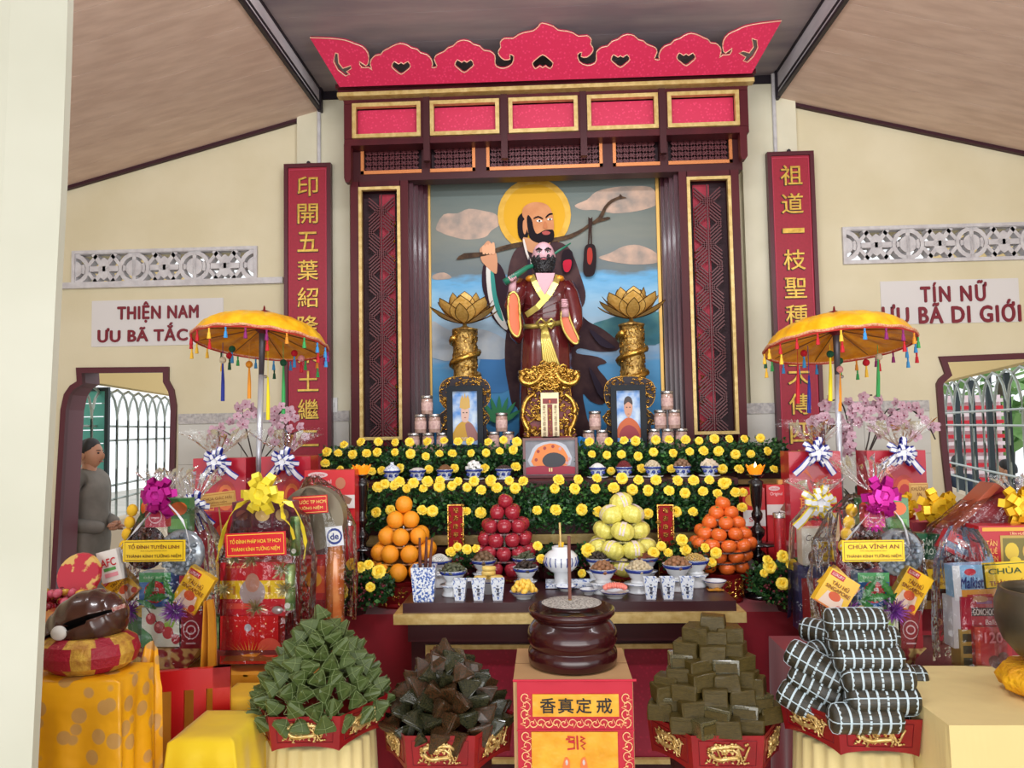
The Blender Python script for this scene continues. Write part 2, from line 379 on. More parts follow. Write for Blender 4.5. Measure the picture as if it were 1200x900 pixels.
for i, j, y in ((2, 3, 0), (3, 4, .05), (5, 6, .05), (6, 7, 0), (8, 9, 0)):
    MB().bb(xs[i], xs[j], YW - .004 - y, YW + .01 - y, 0, zb1 - .002).build('tile_backing', M_grout, wt)
    x = xs[i]
    while x < xs[j] - .02:
        xe = min(x + .4, xs[j]); z = zb1 - .003
        while z > .05:
            ze = max(z - .25, 0); MB().bb(x + .001, xe - .001, YW - .01 - y, YW - .003 - y, ze + .002, z).build('tile', M_tile, wt); z -= .25
        x += .4
x = xs[1] - .002
while x > -4.2:
    z = zb1 - .003
    while z > .05:
        MB().bb(x - .398, x, YW - .01, YW - .003, max(z - .25, 0) + .002, z).build('tile', M_tile, wt); z -= .25
    x -= .4
# ceiling: raised centre bay, two grey fascias, two sloping sides, all planked
Zc = P(640, 100, YW).z
xl, xr = P(379, 108, YW).x, P(906, 94, YW).x
M_plank = mat('pinkish_brown_ceiling_board', (220, 194, 178), .6, c2=(204, 176, 160), sc=1.3, stretch=(.8, 14, 14), detail=12, bump=.04)
M_plankc = mat('grey_brown_ceiling_board', (176, 164, 166), .45, c2=(140, 132, 140), sc=1.2, stretch=(1, 5, 5), detail=6)
M_fasc = mat('grey_streaked_fascia', (232, 226, 230), .5, c2=(190, 184, 190), sc=5, stretch=(1, .3, 1))
cl = struct('ceiling', MB().bb(xl - .03, xr + .03, -3.0, YW, Zc + .02, Zc + .08), M_black)
y = YW
while y > -2.6:
    MB().bb(xl, xr, y - .298, y, Zc, Zc + .02).build('plank', M_plankc, cl); y -= .30
zs = P(372, 133, YW).z
zfl = zs; zfr = P(908, 118, YW).z
sl = (P(72, 222, YW), P(372, 134, YW)); sr = (P(1200, 182, YW), P(908, 120, YW))
for s, X, zz, (o, i) in ((-1, xl, zfl, sl), (1, xr, zfr, sr)):
    f = MB().bb(X, X + s * .02, -3, YW, zz, Zc + .03); fo = struct('fascia', f, M_fasc)
    MB().bb(X - s * .007, X + s * .015, -3, YW - .0, Zc - .016, Zc + .004).build('edge_trim', M_black, fo)
    MB().bb(X - s * .007, X + s * .015, -3, YW - .0, zz - .014, zz + .005).build('edge_trim', M_black, fo)
    MB().bb(X - s * .012, X + s * .012, YW - .09, YW - .05, zz - .02, Zc).build('edge_trim', M_black, fo)
    k = (o.z - i.z) / (o.x - i.x); xo = s * 5.0; zi = zz; zo = zi + k * (xo - X)
    ang = -math.atan(k); Lg = math.hypot(xo - X, zo - zi)
    root = MB().box(((X + xo) / 2, .85, (zi + zo) / 2 + .045), (Lg, 7.7, .04), (0, ang, 0)); ro = struct('ceiling_slope', root, M_black)
    y = YW
    while y > -2.6:
        MB().box(((X + xo) / 2, y - .11, (zi + zo) / 2 + .012), (Lg, .2165, .022), (0, ang, 0)).build('plank', M_plank, ro); y -= .22
    MB().box(((X + xo) / 2, YW - .02, (zi + zo) / 2 - .006), (Lg, .03, .026), (0, ang, 0)).build('edge_trim', mat('dark_plum_trim', (58, 26, 36), .5, spec=.3), ro)
MB().bb(xl, xr, YW - .03, YW, Zc - .05, Zc).build('trim_3', M_black, kind='structure')
# side walls behind the frame edges and pale column on the left
struct('wall_left', MB().bb(-4.7, -4.6, .5, YW, 0, 3.6), M_wall); struct('wall_right', MB().bb(4.6, 4.7, .5, YW, 0, 3.6), M_wall)
Yc = 1.5
pts = [(81, -60), (77, 80), (72, 215), (66, 330), (56, 530), (45, 740), (34, 960)]
m = MB(); L = []
for a, b in pts:
    p = P(a, b, Yc); L.append((p.x, p.z))
L = [(L[0][0], 3.4)] + L + [(L[-1][0] - .03, 0)]
vs = []; n = len(L)
for x, z in L:
    for q in ((x, Yc), (x, Yc + .02), (x - .24, Yc + .36), (-1.5, Yc + .36), (-1.5, Yc - .03), (x - .1, Yc - .03)): vs.append((q[0], q[1], z))
fs = [(i * 6 + j, i * 6 + (j + 1) % 6, i * 6 + 6 + (j + 1) % 6, i * 6 + 6 + j) for i in range(n - 1) for j in range(6)] + [tuple(range(6)), tuple((n - 1) * 6 + j for j in range(6))]
struct('column', m.add(vs, fs), M_col)
# corridor beyond each window: yellow wall band, grille of arched bars, dark frames
M_bar = mat('pale_steel_bar', (176, 184, 180), .4, .3); M_dk = mat('dark_window_aluminium', (44, 56, 62), .4, .3)
def corridor(pa, pb, name, label, t0=-1.0):
    A = PZ(pa[0], pa[1], 0); B = PZ(pb[0], pb[1], 0); A.z = B.z = 0; d = B - A; Lw = d.length; u = d / Lw
    def at(t, z, o=0): return A + u * t + Vector((0, 0, z)) + Vector((u.y, -u.x, 0)) * o
    zt, zb_ = 1.93, .84
    def slab(t0, t1, z0, z1, th=.1):
        c = at((t0 + t1) / 2, (z0 + z1) / 2, 0); a = math.atan2(u.y, u.x); return MB().box(c, (t1 - t0, th, z1 - z0), (0, 0, a))
    st = slab(t0, Lw + 1.5, zt + .02, 3.3); r = struct('wall_corridor', st, mat('golden_cream_wall', (226, 196, 134), .8))
    slab(t0, Lw + 1.5, 0, zb_).build('lower_wall', mat('beige_wall', (206, 186, 160), .8), r)
    g = thing(name, label, 'grille', at(0, zb_))
    m = MB(); n = 9; p = Lw / n
    k = 0; t = math.ceil(t0 / p) * p
    while t < Lw + 3 * p:
        pts = [at(t, zb_, -.03), at(t, zt - p * .9, -.03)] + [at(t + p * (1 - math.cos(q)), zt - p * .9 + p * .9 * math.sin(q), -.03) for q in (.3, .7, 1.1, 1.57, 2.04, 2.44, 2.84)] + [at(t + 2 * p, zt - p * .9, -.03), at(t + 2 * p, zb_, -.03)]
        MB().tube(pts, .011, 6).build('bar', M_bar, g, world=True); t += p
    for z in (1.62, 1.50, 1.12, 1.0):
        MB().tube([at(t0, z, -.05), at(Lw + 4 * p, z, -.05)], .010, 6).build('cross_bar', M_bar, g, world=True)
    return at, Lw, g, r
atL, LL, gL, rL = corridor((92, 5.6), (204, 8.1), 'window_grille', 'pale steel arched grille seen through the left window', -.55)
atR, LR, gR, rR = corridor((1200, 6.05), (1096, 9.2), 'window_grille', 'pale steel arched grille seen through the right window')
# teal shutter folded open outside the left grille
sh = thing('shutter', 'open teal shutter outside the left window grille', 'shutter', atL(.1, .84))
m = MB()
c0 = atL(.15, 1.36, -.0) + Vector((-.17, .25, 0))
M_teal = mat('teal_shutter_paint', (90, 176, 166), .5)
x0 = c0.x - .02; 
MB().frame(x0 - .13, x0 + .19, .9, 1.93, .03, c0.y, c0.y + .03).build('shutter_frame', M_dk, sh, world=True)
for k in range(9):
    z = .95 + k * .107; MB().bb(x0 - .1, x0 + .16, c0.y + .01, c0.y + .02, z, z + .10).build('panel', M_teal, sh, world=True)
for k, t in enumerate((.35, .9, 1.5, 2.1)):
    a = atR(t, 1.38, .06); m = MB().box(a, (.045, .03, 1.09)); m.build('window_post', M_dk, rR)
# shapes in the yard: red awning with white valance, striped steps
M_rw = mat('red_awning', (214, 30, 50), .6)
aw = thing('awning', 'red awning with white scalloped edge outside the right window', 'awning', PZ(1112, 13, 1.9))
p = P(1112, 480, 13); m = MB()
m.grid(lambda u, v: (p.x - 1.2 + 1.9 * u, 13 + 1.2 * v, p.z + .15 - .5 * (u ** 2) + .5 * v), 8, 3).build('canopy', M_rw, aw, world=True)
for x_ in (-1.1, .6): MB().tube([(p.x + x_, 13.1, -.3), (p.x + x_, 13.1, p.z - (.1 if x_ < 0 else .3))], .025, 8).build('post', M_bar, aw, world=True)
for k in range(8):
    MB().bb(p.x - 1.2 + k * .24, p.x - 1.0 + k * .24, 12.97, 13.0, p.z - .2 - .5 * (k / 8) ** 2, p.z + .1 - .5 * (k / 8) ** 2).build('scallop', col((240, 225, 225)) if k % 2 else M_rw, aw, world=True)
st = thing('striped_board', 'red and white striped board standing outside the right window', 'board', PZ(1142, 11, 0))
p = P(1141, 505, 11)
for k in range(12):
    MB().bb(p.x - .45, p.x + .42, 11, 11.08, p.z + .4 - .1 * k, p.z + .45 - .1 * k).build('stripe', M_rw if k % 2 else col((240, 220, 225)), st, world=True)
MB().bb(p.x - .46, p.x + .43, 11.08, 11.12, -.3, p.z + .5).build('board', col((236, 214, 220)), st, world=True)
tr = thing('shade_tree', 'pale green leafy tree in the yard outside the right window', 'tree', PZ(1180, 17, -.3))
m = MB()
for k in range(900):
    c = Vector((U(-1, 1), U(-1, 1), U(-1, 1))); c = c.normalized() * U(.4, 1) ** .5; c = Vector((c.x * 2.6, c.y * 1.5, 2.9 + c.z * 1.9)); a = Vector((U(-1, 1), U(-1, 1), U(-1, 1))) * .22; b = Vector((U(-1, 1), U(-1, 1), U(-1, 1))) * .2
    m.add([c - a, c + b, c + a, c - b], [(0, 1, 2, 3)])
m.build('foliage', mat('pale_tree_green', (150, 190, 120), .6, c2=(110, 160, 90), sc=2), tr, kind='stuff'); MB().tube([(0, 0, 0), (.1, 0, 1.3), (0, 0, 2.8)], [.16, .13, .08], 8).build('trunk', mat('tree_bark', (110, 96, 84), .9), tr)
# wall switch
s0 = rect(386, 466, 396, 483, YW - .05); t = thing('wall_switch', 'small white switch plate on the pilaster beside the left red couplet', 'switch', ((s0[0] + s0[1]) / 2, YW - .05, s0[2]))
MB().bb(s0[0], s0[1], YW - .065, YW - .05, s0[2], s0[3]).build('plate', col((225, 225, 222)), t, world=True)
MB().bb(s0[0] + .015, s0[1] - .015, YW - .07, YW - .064, s0[2] + .03, s0[3] - .03).build('rocker', col((200, 200, 198)), t, world=True)
# painted signs on the wall
def letters(o):
    """one object per letter: islands whose x ranges overlap belong together"""
    bm = bmesh.new(); bm.from_mesh(o.data); bm.verts.ensure_lookup_table(); seen = set(); isl = []
    for v in bm.verts:
        if v.index in seen: continue
        st = [v]; seen.add(v.index); c = []
        while st:
            q = st.pop(); c.append(q.index)
            for e in q.link_edges:
                w_ = e.other_vert(q)
                if w_.index not in seen: seen.add(w_.index); st.append(w_)
        xs_ = [bm.verts[i].co.x for i in c]; isl.append([min(xs_), max(xs_), set(c)])
    isl.sort(key=lambda t: t[0]); gs = []
    for a in isl:
        if gs and a[0] < gs[-1][1] - .3 * (a[1] - a[0]): gs[-1][1] = max(gs[-1][1], a[1]); gs[-1][2] |= a[2]
        else: gs.append(a)
    for a in gs:
        b = MB(); ix = {i: k for k, i in enumerate(sorted(a[2]))}; b.add([bm.verts[i].co for i in sorted(a[2])], [tuple(ix[v.index] for v in f.verts) for f in bm.faces if f.verts[0].index in ix])
        b.build('letter', o.data.materials[0], o.parent, loc=o.location)
    bm.free(); bpy.data.objects.remove(o)
M_let = mat('maroon_letter_paint', (122, 22, 40), .5); M_sp = mat('pale_grey_sign_field', (214, 210, 208), .7)
def wsign(r, lines, label):
    x0, x1, z0, z1 = rect(*r, YW)
    g = thing('wall_sign', label, 'sign', ((x0 + x1) / 2, YW, z0))
    MB().bb(x0, x1, YW - .006, YW + .002, z0, z1).build('field', M_sp, g, world=True)
    for s, (a, b, c, d), kw in lines:
        q = rect(a, b, c, d, YW - .006); letters(text(s, ((q[0] + q[1]) / 2, YW - .006, (q[2] + q[3]) / 2), q[1] - q[0], q[3] - q[2], M_let, g, ext=.008, bold=.034, **kw))
wsign((108, 351, 262, 405), [('THIỆN NAM', (138, 353, 233, 378), dict(sp=1.12)), ('ƯU BÃ TẮC GIỚI', (115, 378, 268, 400), dict(sp=1.1))], 'painted sign reading THIỆN NAM above the left window')
wsign((1032, 328, 1194, 379), [('TÍN NỮ', (1078, 329, 1156, 354), dict(sp=1.25)), ('ƯU BÃ DI GIỚI', (1033, 352, 1196, 379), dict(sp=1.15))], 'painted sign reading TÍN NỮ above the right window')
# the two hanging couplets
M_cf = mat('maroon_frame_lacquer', (78, 14, 30), .4); M_cp = mat('couplet_red', (160, 18, 48), .5, c2=(148, 14, 42), sc=70)
M_gch = mat('gold_character', (222, 186, 84), .4, .4, c2=(190, 150, 60), sc=40); M_edge = mat('dark_character_edge', (60, 40, 30), .5)
def couplet(x0t, x1t, yt, yb, tilt, s, ys, label):
    Y = YW - .09; c = P((x0t + x1t) / 2, yt, Y); c2 = P((x0t + x1t) / 2 + tilt * (yb - yt), yb, Y); W = P(x1t, 300, Y).x - P(x0t, 300, Y).x
    g = thing('hanging_couplet', label, 'couplet', (c.x, Y, c2.z)); H = c.z - c2.z
    MB().frame(c.x - W / 2, c.x + W / 2, c2.z, c.z, .024, Y - .012, Y + .03).build('frame', M_cf, g, world=True)
    MB().bb(c.x - W / 2 + .02, c.x + W / 2 - .02, Y, Y + .03, c2.z + .02, c.z - .02).build('board', M_cp, g, world=True)
    MB().frame(c.x - W / 2 + .03, c.x + W / 2 - .03, c2.z + .035, c.z - .035, .003, Y - .003, Y + .0).build('inner_line', col((200, 60, 90)), g, world=True)
    MB().lathe([(.0, 0), (.012, 0), (.012, .006), (0, .006)], (c.x, Y + .02, c.z + .012), 8, rot=(R(90), 0, 0)).build('hook', M_black, g, world=True)
    for ch, y in zip(s, ys):
        z = P((x0t + x1t) / 2, y, Y).z
        hh = .03 if ch == '一' else (.10 if ch in '二' else .128)
        text(ch, (c.x, Y - .001, z), .135, hh, M_edge, g, bold=.022, ext=.002, name='character_edge'); text(ch, (c.x + .002, Y - .003, z + .002), .128, hh * .96, M_gch, g, bold=.006, ext=.005, name='character')
    return g
couplet(333, 388, 192, 640, .003, '印開五葉紹隆東土繼二三', [219, 251, 284, 317, 349, 382, 414, 447, 480, 514, 548], 'red couplet board with gold characters hanging left of the shrine')
couplet(898, 953, 178, 640, .03, '祖道一枝聖種西天傳四七', [206, 239, 271, 305, 338, 370, 404, 439, 474, 508, 540], 'red couplet board with gold characters hanging right of the shrine')
# ================================================================ SHRINE
def poly(lp, Y): return [(P(a, b, Y).x, P(a, b, Y).z) for a, b in lp]
def sh(name, loops, Y, d, m, parent, smooth=0, **t):
    return shape2d(name, [poly(smooth_loop(l, smooth) if smooth else l, Y) for l in loops], Y, d, m, parent, **t)
YC, YL = 4.28, 4.38
g = thing('altar_shrine', 'tall dark red lacquered shrine frame with gold trim and pink upper panels', 'shrine', (0, YL, 1.432))
X0, X1, Zt0, Zt1 = rect(403, 98, 877, 166, YC)
def zc(py, Y): return P(640, py, Y).z
def xx(px, py, Y): return P(px, py, Y).x
# canopy: box with five framed panels
ft = [(413, 493), (504, 585), (596, 677), (688, 771), (782, 866)]
zp0, zp1 = zc(155, YC), zc(114, YC)
m = MB(); zt, zb = zc(104, YC), zc(163, YC)
m.bb(X0, X1, YC, YC + .05, zp1 + .002, zt); m.bb(X0, X1, YC, YC + .05, zb, zp0 - .002)
edges = [X0] + [v for a, b in ft for v in (xx(a, 130, YC), xx(b, 130, YC))] + [X1]
for i in range(0, len(edges), 2): m.bb(edges[i], edges[i + 1], YC, YC + .05, zp0, zp1)
m.bb(X0, X1, YC + .05, YW - .06, zt - .03, zt); m.bb(X0, X0 + .03, YC + .05, YW - .06, zb, zt); m.bb(X1 - .03, X1, YC + .05, YW - .06, zb, zt); m.bb(X0, X1, YC + .05, YL, zb, zb + .02)
m.build('canopy_frame', M_wood, g, world=True)
for a, b in ft:
    x0, x1 = xx(a, 130, YC), xx(b, 130, YC)
    MB().frame(x0, x1, zp0, zp1, .022, YC - .012, YC + .02).build('gold_frame', M_goldp, g, world=True)
    MB().bb(x0 + .02, x1 - .02, YC + .045, YC + .055, zp0 + .02, zp1 - .02).build('panel', M_pink, g, world=True)
for px in (500, 591, 684, 777):
    x = xx(px, 160, YC); MB().bb(x - .018, x + .018, YC - .008, YC + .03, zc(184, YC), zt - .01).build('pendant_post', M_wood2, g, world=True)
for px, yb in ((407, 206), (872, 194)):
    x = xx(px, 180, YC); MB().prism([(x - .02, zb + .01), (x + .02, zb + .01), (x + .02, zc(yb - 4, YC)), (x + .008, zc(yb, YC)), (x - .012, zc(yb, YC)), (x - .02, zc(yb - 5, YC))], YC, YC + .05).build('corner_drop', M_wood, g, world=True)
# cornice
m = MB(); m.bb(X0 - .02, X1 + .02, YC - .05, YC + .1, zc(104, YC), zc(101, YC)); m.bb(X0 - .03, X1 + .03, YC - .07, YC + .1, zc(101, YC), zc(96, YC)); m.build('cornice', M_wood, g, world=True)
MB().bb(X0 - .025, X1 + .025, YC - .055, YC, zc(109, YC), zc(104.5, YC)).build('gold_band', M_goldp, g, world=True)
# cloud board on top
base = [(363, 44), (387, 45), (404, 47), (415, 51), (425, 55), (431, 62), (432, 71), (429, 77), (421, 72), (424, 79), (432, 79), (436, 82), (434, 76), (435, 70), (440, 65), (446, 64), (449, 60), (455, 57), (460, 54), (469, 51), (477, 53), (482, 56), (489, 58), (493, 62), (500, 64), (505, 69), (507, 75), (506, 79), (510, 79), (512, 77), (509, 70), (511, 65), (517, 62), (521, 60), (525, 56), (531, 54), (536, 49), (544, 47), (551, 49), (555, 52), (562, 54), (567, 59), (574, 60), (580, 65), (580, 72), (582, 78), (591, 80), (600, 75), (602, 66), (597, 64), (598, 69), (591, 70), (585, 65), (584, 60), (587, 55), (586, 50), (591, 45), (601, 45), (607, 41), (615, 38), (625, 36), (631, 31), (635, 27)]
half = base[:]
mir = [(1270 - a + (b - 45) * 0, b - (1270 - 2 * a) * .036) for a, b in half][::-1][1:]
# right half follows the roll of the picture
out = [(a, b + .0) for a, b in half] + [(a + 9, b) for a, b in mir]; out = smooth_loop(out, 2, False)
out += [(881, 86), (398, 102)]
YPd = 3.93
def hole(cx, cy, s=1, fl=1): return [(cx - 11 * s, cy), (cx - 8 * s, cy - 6 * s * fl), (cx - 3 * s, cy - 3 * s * fl), (cx, cy - 5 * s * fl), (cx + 3 * s, cy - 3 * s * fl), (cx + 8 * s, cy - 6 * s * fl), (cx + 11 * s, cy), (cx + 6 * s, cy + 5 * s * fl), (cx, cy + 9 * s * fl), (cx - 6 * s, cy + 5 * s * fl)]
hl = [hole(470, 78), hole(544, 76), hole(636, 74, 1.1, -1), hole(727, 70), hole(804, 68)]
hl = [smooth_loop(h, 2) for h in hl]; hl += [[(393, 62), (391, 72), (396, 82), (405, 89), (410, 87), (406, 84), (412, 80), (411, 77), (402, 80), (397, 74), (396, 63)], [(881, 45), (887, 47), (888, 56), (883, 66), (876, 73), (871, 71), (874, 67), (866, 62), (871, 60), (878, 62), (883, 55)]]
pb = sh('cloud_board', [out] + hl, YPd, .02, M_pink, g)
for lp, cl_ in [(out[:-2], False)] + [(h, True) for h in hl]:
    q = poly(lp, YPd); q = q + [q[0]] if cl_ else q
    MB().tube([(a, YPd - .001, b) for a, b in q], .003, 5).build('pale_edge', mat('pale_pink_gilt_edge', (232, 178, 150), .4), pb, world=True)
zb0 = P(640, 102, 4.2).z
for o_ in [pb] + [o for o in COL.objects if o.parent == pb]:
    wl = wloc(o_)
    for v in o_.data.vertices:
        q = v.co + wl; yy = q.y - YPd; d = Vector((q.x, YPd, q.z - CAM.z)); t_ = (4.2 - 1.15 * (CAM.z - zb0)) / (d.y + 1.15 * d.z)
        v.co = Vector((d.x * t_, d.y * t_ + yy * .66, CAM.z + d.z * t_ + yy * .75)) - wl
    o_.data.update()
# lintel with fret panels
zl0, zl1 = zc(206, YL), zc(158, YL)
xa, xb = xx(411, 190, YL), xx(870, 190, YL)
m = MB(); m.bb(xa, xb, YL, YL + .1, zl0, zc(198, YL)); m.bb(xa, xb, YL, YL + .1, zc(166, YL), zl1)
fr = [(423, 494), (504, 557), (570, 706), (718, 773), (783, 858)]
e2 = [xa] + [v for a, b in fr for v in (xx(a, 182, YL), xx(b, 182, YL))] + [xb]
for i in range(0, len(e2), 2): m.bb(e2[i], e2[i + 1], YL, YL + .1, zc(198, YL), zc(166, YL))
m.build('lintel', M_wood2, g, world=True)
M_fret = mat('fretwork_wood', (88, 34, 40), .4)
def fret(x0, x1, z0, z1, Y, parent, s=.03, th=.008, name='fretwork'):
    m = MB(); nx = max(1, round((x1 - x0) / s / 1.0)); nz = max(1, round((z1 - z0) / s)); dx = (x1 - x0) / nx; dz = (z1 - z0) / nz
    for i in range(nx):
        for j in range(nz):
            a = 45 if (i // 3) % 2 else -45
            for k in (-.34, 0, .34):
                c = Vector((x0 + dx * (i + .5), Y, z0 + dz * (j + .5))) + Vector((-math.sin(R(a)), 0, math.cos(R(a)))) * k * min(dx, dz)
                m.box(c, (min(dx, dz) * 1.12, .012, th), (0, -R(a), 0))
    return m.build(name, M_fret, parent, world=True, kind='stuff')
M_dback = mat('dark_maroon_backing', (48, 14, 26), .6)
for a, b in fr:
    x0, x1 = xx(a, 182, YL), xx(b, 182, YL)
    MB().bb(x0, x1, YL + .07, YL + .08, zc(198, YL), zc(166, YL)).build('panel_back', M_dback, g, world=True)
    m = MB(); zz = zc(198, YL) + .0
    m.bb(x0, x1, YL - .008, YL + .01, zz, zz + .02); m.bb(x0, x0 + .018, YL - .008, YL + .01, zz, zc(168, YL)) if a != 783 and a != 504 else None; m.bb(x1 - .018, x1, YL - .008, YL + .01, zz, zc(168, YL)) if a not in (423, 718) else None
    m.build('orange_gold_frame', M_orangeg, g, world=True)
    fret(x0 + .025, x1 - .025, zz + .025, zc(168, YL), YL + .03, g, .034, .009)
# side columns with tall lattice
for s, (o0, o1, g0, g1, i1) in ((-1, (411, 479, 421, 470, 503)), (1, (799, 870, 808, 860, 776))):
    x0, x1 = xx(o0, 330, YL), xx(o1, 330, YL); gx0, gx1 = xx(g0, 330, YL), xx(g1, 330, YL); zt, zb = zc(206, YL), 1.432; zg = zc(213, YL)
    m = MB(); m.bb(x0, gx0 + .004, YL, YL + .12, zb, zt); m.bb(gx1 - .004, x1, YL, YL + .12, zb, zt); m.bb(gx0, gx1, YL, YL + .12, zg - .004, zt)
    m.build('column_frame', M_wood, g, world=True)
    MB().frame(gx0, gx1, zb + .06, zg, .018, YL - .01, YL + .02).build('gold_frame', M_goldp, g, world=True)
    w3 = (gx1 - gx0)
    MB().bb(gx0, gx1, YL + .11, YL + .13, zb, zt).build('panel_back', M_dback, g, world=True)
    MB().bb(gx0 + w3 * .42, gx0 + w3 * .8, YL + .085, YL + .095, zb, zg - .02).build('red_strip', mat('inner_red_silk', (168, 34, 58), .6), g, world=True) if s < 0 else MB().bb(gx0 + w3 * .2, gx0 + w3 * .58, YL + .085, YL + .095, zb, zg - .02).build('red_strip', MATS['inner_red_silk'], g, world=True)
    m = MB(); H = zg - zb; cxg = (gx0 + gx1) / 2
    for k in range(int(H / .021)):
        z = zb + .03 + k * .021
        if z > zg - .06: break
        d = 1 if (k // 6) % 2 else -1
        for hx, q in ((-1, d), (1, -d)):
            m.box((cxg + hx * w3 * .17, YL + .05, z), (w3 * .36, .01, .0075), (0, q * R(42), 0))
    m.bb(cxg - .004, cxg + .004, YL + .045, YL + .055, zb + .02, zg - .03)
    m.build('lattice', M_fret, g, world=True, kind='stuff')
    m = MB()
    gx = gx0 + w3 * (.74 if s < 0 else .26)
    for k in range(11):
        z0 = zb + .12 + k * (H - .2) / 11
        for q in range(7):
            a = Vector((gx + U(-.016, .016), YL + .07, z0 + U(-.04, .04))); b = a + Vector((U(-.02, .02), 0, U(-.02, .02))); m.tube([a, (a + b) / 2 + Vector((U(-.01, .01), 0, U(-.01, .01))), b], .0028, 4)
    m.build('gilt_script', M_gold, g, world=True, kind='stuff')
    # fluted reveal running back to the painting
    xi = xx(i1, 330, 4.6); xo = x1 if s < 0 else x0
    m = MB()
    for k in range(4):
        a = xo + (xi - xo) * k / 4; b = xo + (xi - xo) * (k + 1) / 4; y = YL + .05 + k * .05
        m.bb(min(a, b), max(a, b), y, YW, zb, zl1 + .05)
    m.build('reveal', mat('plum_reveal_wood', (78, 34, 46), .3, c2=(60, 24, 34), sc=3, coat=.4), g, world=True)
MB().bb(xa, xb, YL + .1, YW - .02, P(640, 205, 4.63).z, zl1 + .25).build('soffit', M_wood2, g, world=True)

# ---------------------------------------------------------------- painting
YP = 4.63
px0, px1, pz0, pz1 = rect(503, 207, 775, 522, YP); pz0 = 1.433
pt = thing('mural_painting', 'large painting of a haloed bearded monk carrying a branch over his shoulder', 'painting', ((px0 + px1) / 2, YP, pz0))
def canvas_mat():
    m = bpy.data.materials.new('painted_sky_and_sea'); m.use_nodes = True; nt = m.node_tree; b = nt.nodes['Principled BSDF']; b.inputs['Roughness'].default_value = .7; b.inputs['Specular IOR Level'].default_value = .15; L = nt.links.new
    tc = nt.nodes.new('ShaderNodeTexCoord'); sp = nt.nodes.new('ShaderNodeSeparateXYZ'); n = nt.nodes.new('ShaderNodeTexNoise'); n.inputs['Scale'].default_value = 5; n.inputs['Detail'].default_value = 6
    mp = nt.nodes.new('ShaderNodeMapping'); mp.inputs['Scale'].default_value = (1, 1, 4)
    a = nt.nodes.new('ShaderNodeMath'); a.operation = 'MULTIPLY_ADD'; a.inputs[1].default_value = .14; r = nt.nodes.new('ShaderNodeValToRGB')
    mr = nt.nodes.new('ShaderNodeMapRange'); mr.inputs['From Min'].default_value = 0; mr.inputs['From Max'].default_value = pz1 - pz0
    L(tc.outputs['Object'], sp.inputs[0]); L(tc.outputs['Object'], mp.inputs[0]); L(mp.outputs[0], n.inputs['Vector']); L(sp.outputs['Z'], mr.inputs['Value']); L(n.outputs['Fac'], a.inputs[0]); L(mr.outputs[0], a.inputs[2]); L(a.outputs[0], r.inputs[0]); L(r.outputs[0], b.inputs['Base Color'])
    e = r.color_ramp.elements; st = [(.0, (50, 112, 168)), (.2, (74, 144, 196)), (.36, (98, 160, 206)), (.40, (140, 170, 200)), (.50, (172, 196, 214)), (.60, (160, 204, 232)), (.68, (110, 172, 214)), (.72, (112, 122, 124)), (.85, (130, 134, 126)), (1.0, (108, 118, 114))]
    e[0].position = st[0][0]; e[0].color = lin(st[0][1]); e[1].position = 1; e[1].color = lin(st[-1][1])
    for p_, c_ in st[1:-1]: q = e.new(p_); q.color = lin(c_)
    return m
MB().bb(px0, px1, YP, YP + .03, pz0, pz1).build('canvas', canvas_mat(), pt, world=True)
MB().frame(px0 - .002, px1 + .002, pz0, pz1, .018, YP - .02, YP + .01).build('gilt_frame', M_orangeg if False else mat('ochre_gilt_frame', (222, 176, 92), .4, .3), pt, world=True)
Lz = [0]
def pp(lp, c, name='painted_shape', k=3, c2=None, sc=10, holes=[]):
    Lz[0] += 1; y = YP - .0009 * Lz[0]
    m = mat('paint_%d_%d_%d' % tuple(c), c, .8, c2=c2, sc=sc, spec=.08)
    return sh(name, [lp] + holes, y, .0006, m, pt, smooth=k)
def Z1(*v): return [(480 + a / 3.75, 190 + b / 3.75) for a, b in v]
CL = (204, 172, 152)
for lp in (Z1((115, 290), (150, 230), (210, 225), (260, 205), (330, 215), (380, 230), (400, 270), (360, 300), (330, 330), (250, 340), (180, 325), (140, 310)), Z1((725, 190), (780, 165), (820, 130), (900, 110), (980, 105), (1060, 110), (1085, 150), (1080, 190), (1000, 215), (900, 225), (820, 210), (760, 210)), Z1((830, 420), (880, 400), (940, 370), (1010, 365), (1085, 400), (1090, 440), (1000, 450), (900, 440)), Z1((105, 495), (150, 485), (185, 505), (160, 515), (105, 515))):
    pp(lp, CL, 'painted_cloud', c2=(150, 140, 132), sc=9)
pp(Z1((310, 870), (360, 845), (430, 870), (440, 1000), (310, 1000)), (76, 130, 186), 'painted_hill')
pp(Z1((90, 700), (180, 740), (300, 730), (420, 780), (430, 860), (300, 865), (100, 860)), (168, 180, 192), 'painted_hill', c2=(190, 196, 200))
pp(Z1((800, 720), (870, 690), (940, 670), (1000, 680), (1108, 660), (1108, 790), (1000, 800), (900, 780)), (72, 124, 140), 'painted_hill', c2=(96, 146, 150))
pp(circ(480 + 548 / 3.75, 190 + 232 / 3.75, 43, 28), (206, 158, 62), 'painted_halo', 1, c2=(222, 178, 84), sc=16)
pp(circ(480 + 548 / 3.75, 190 + 232 / 3.75, 36, 28), (214, 162, 48), 'painted_halo', 1)
ROBE = (84, 62, 62)
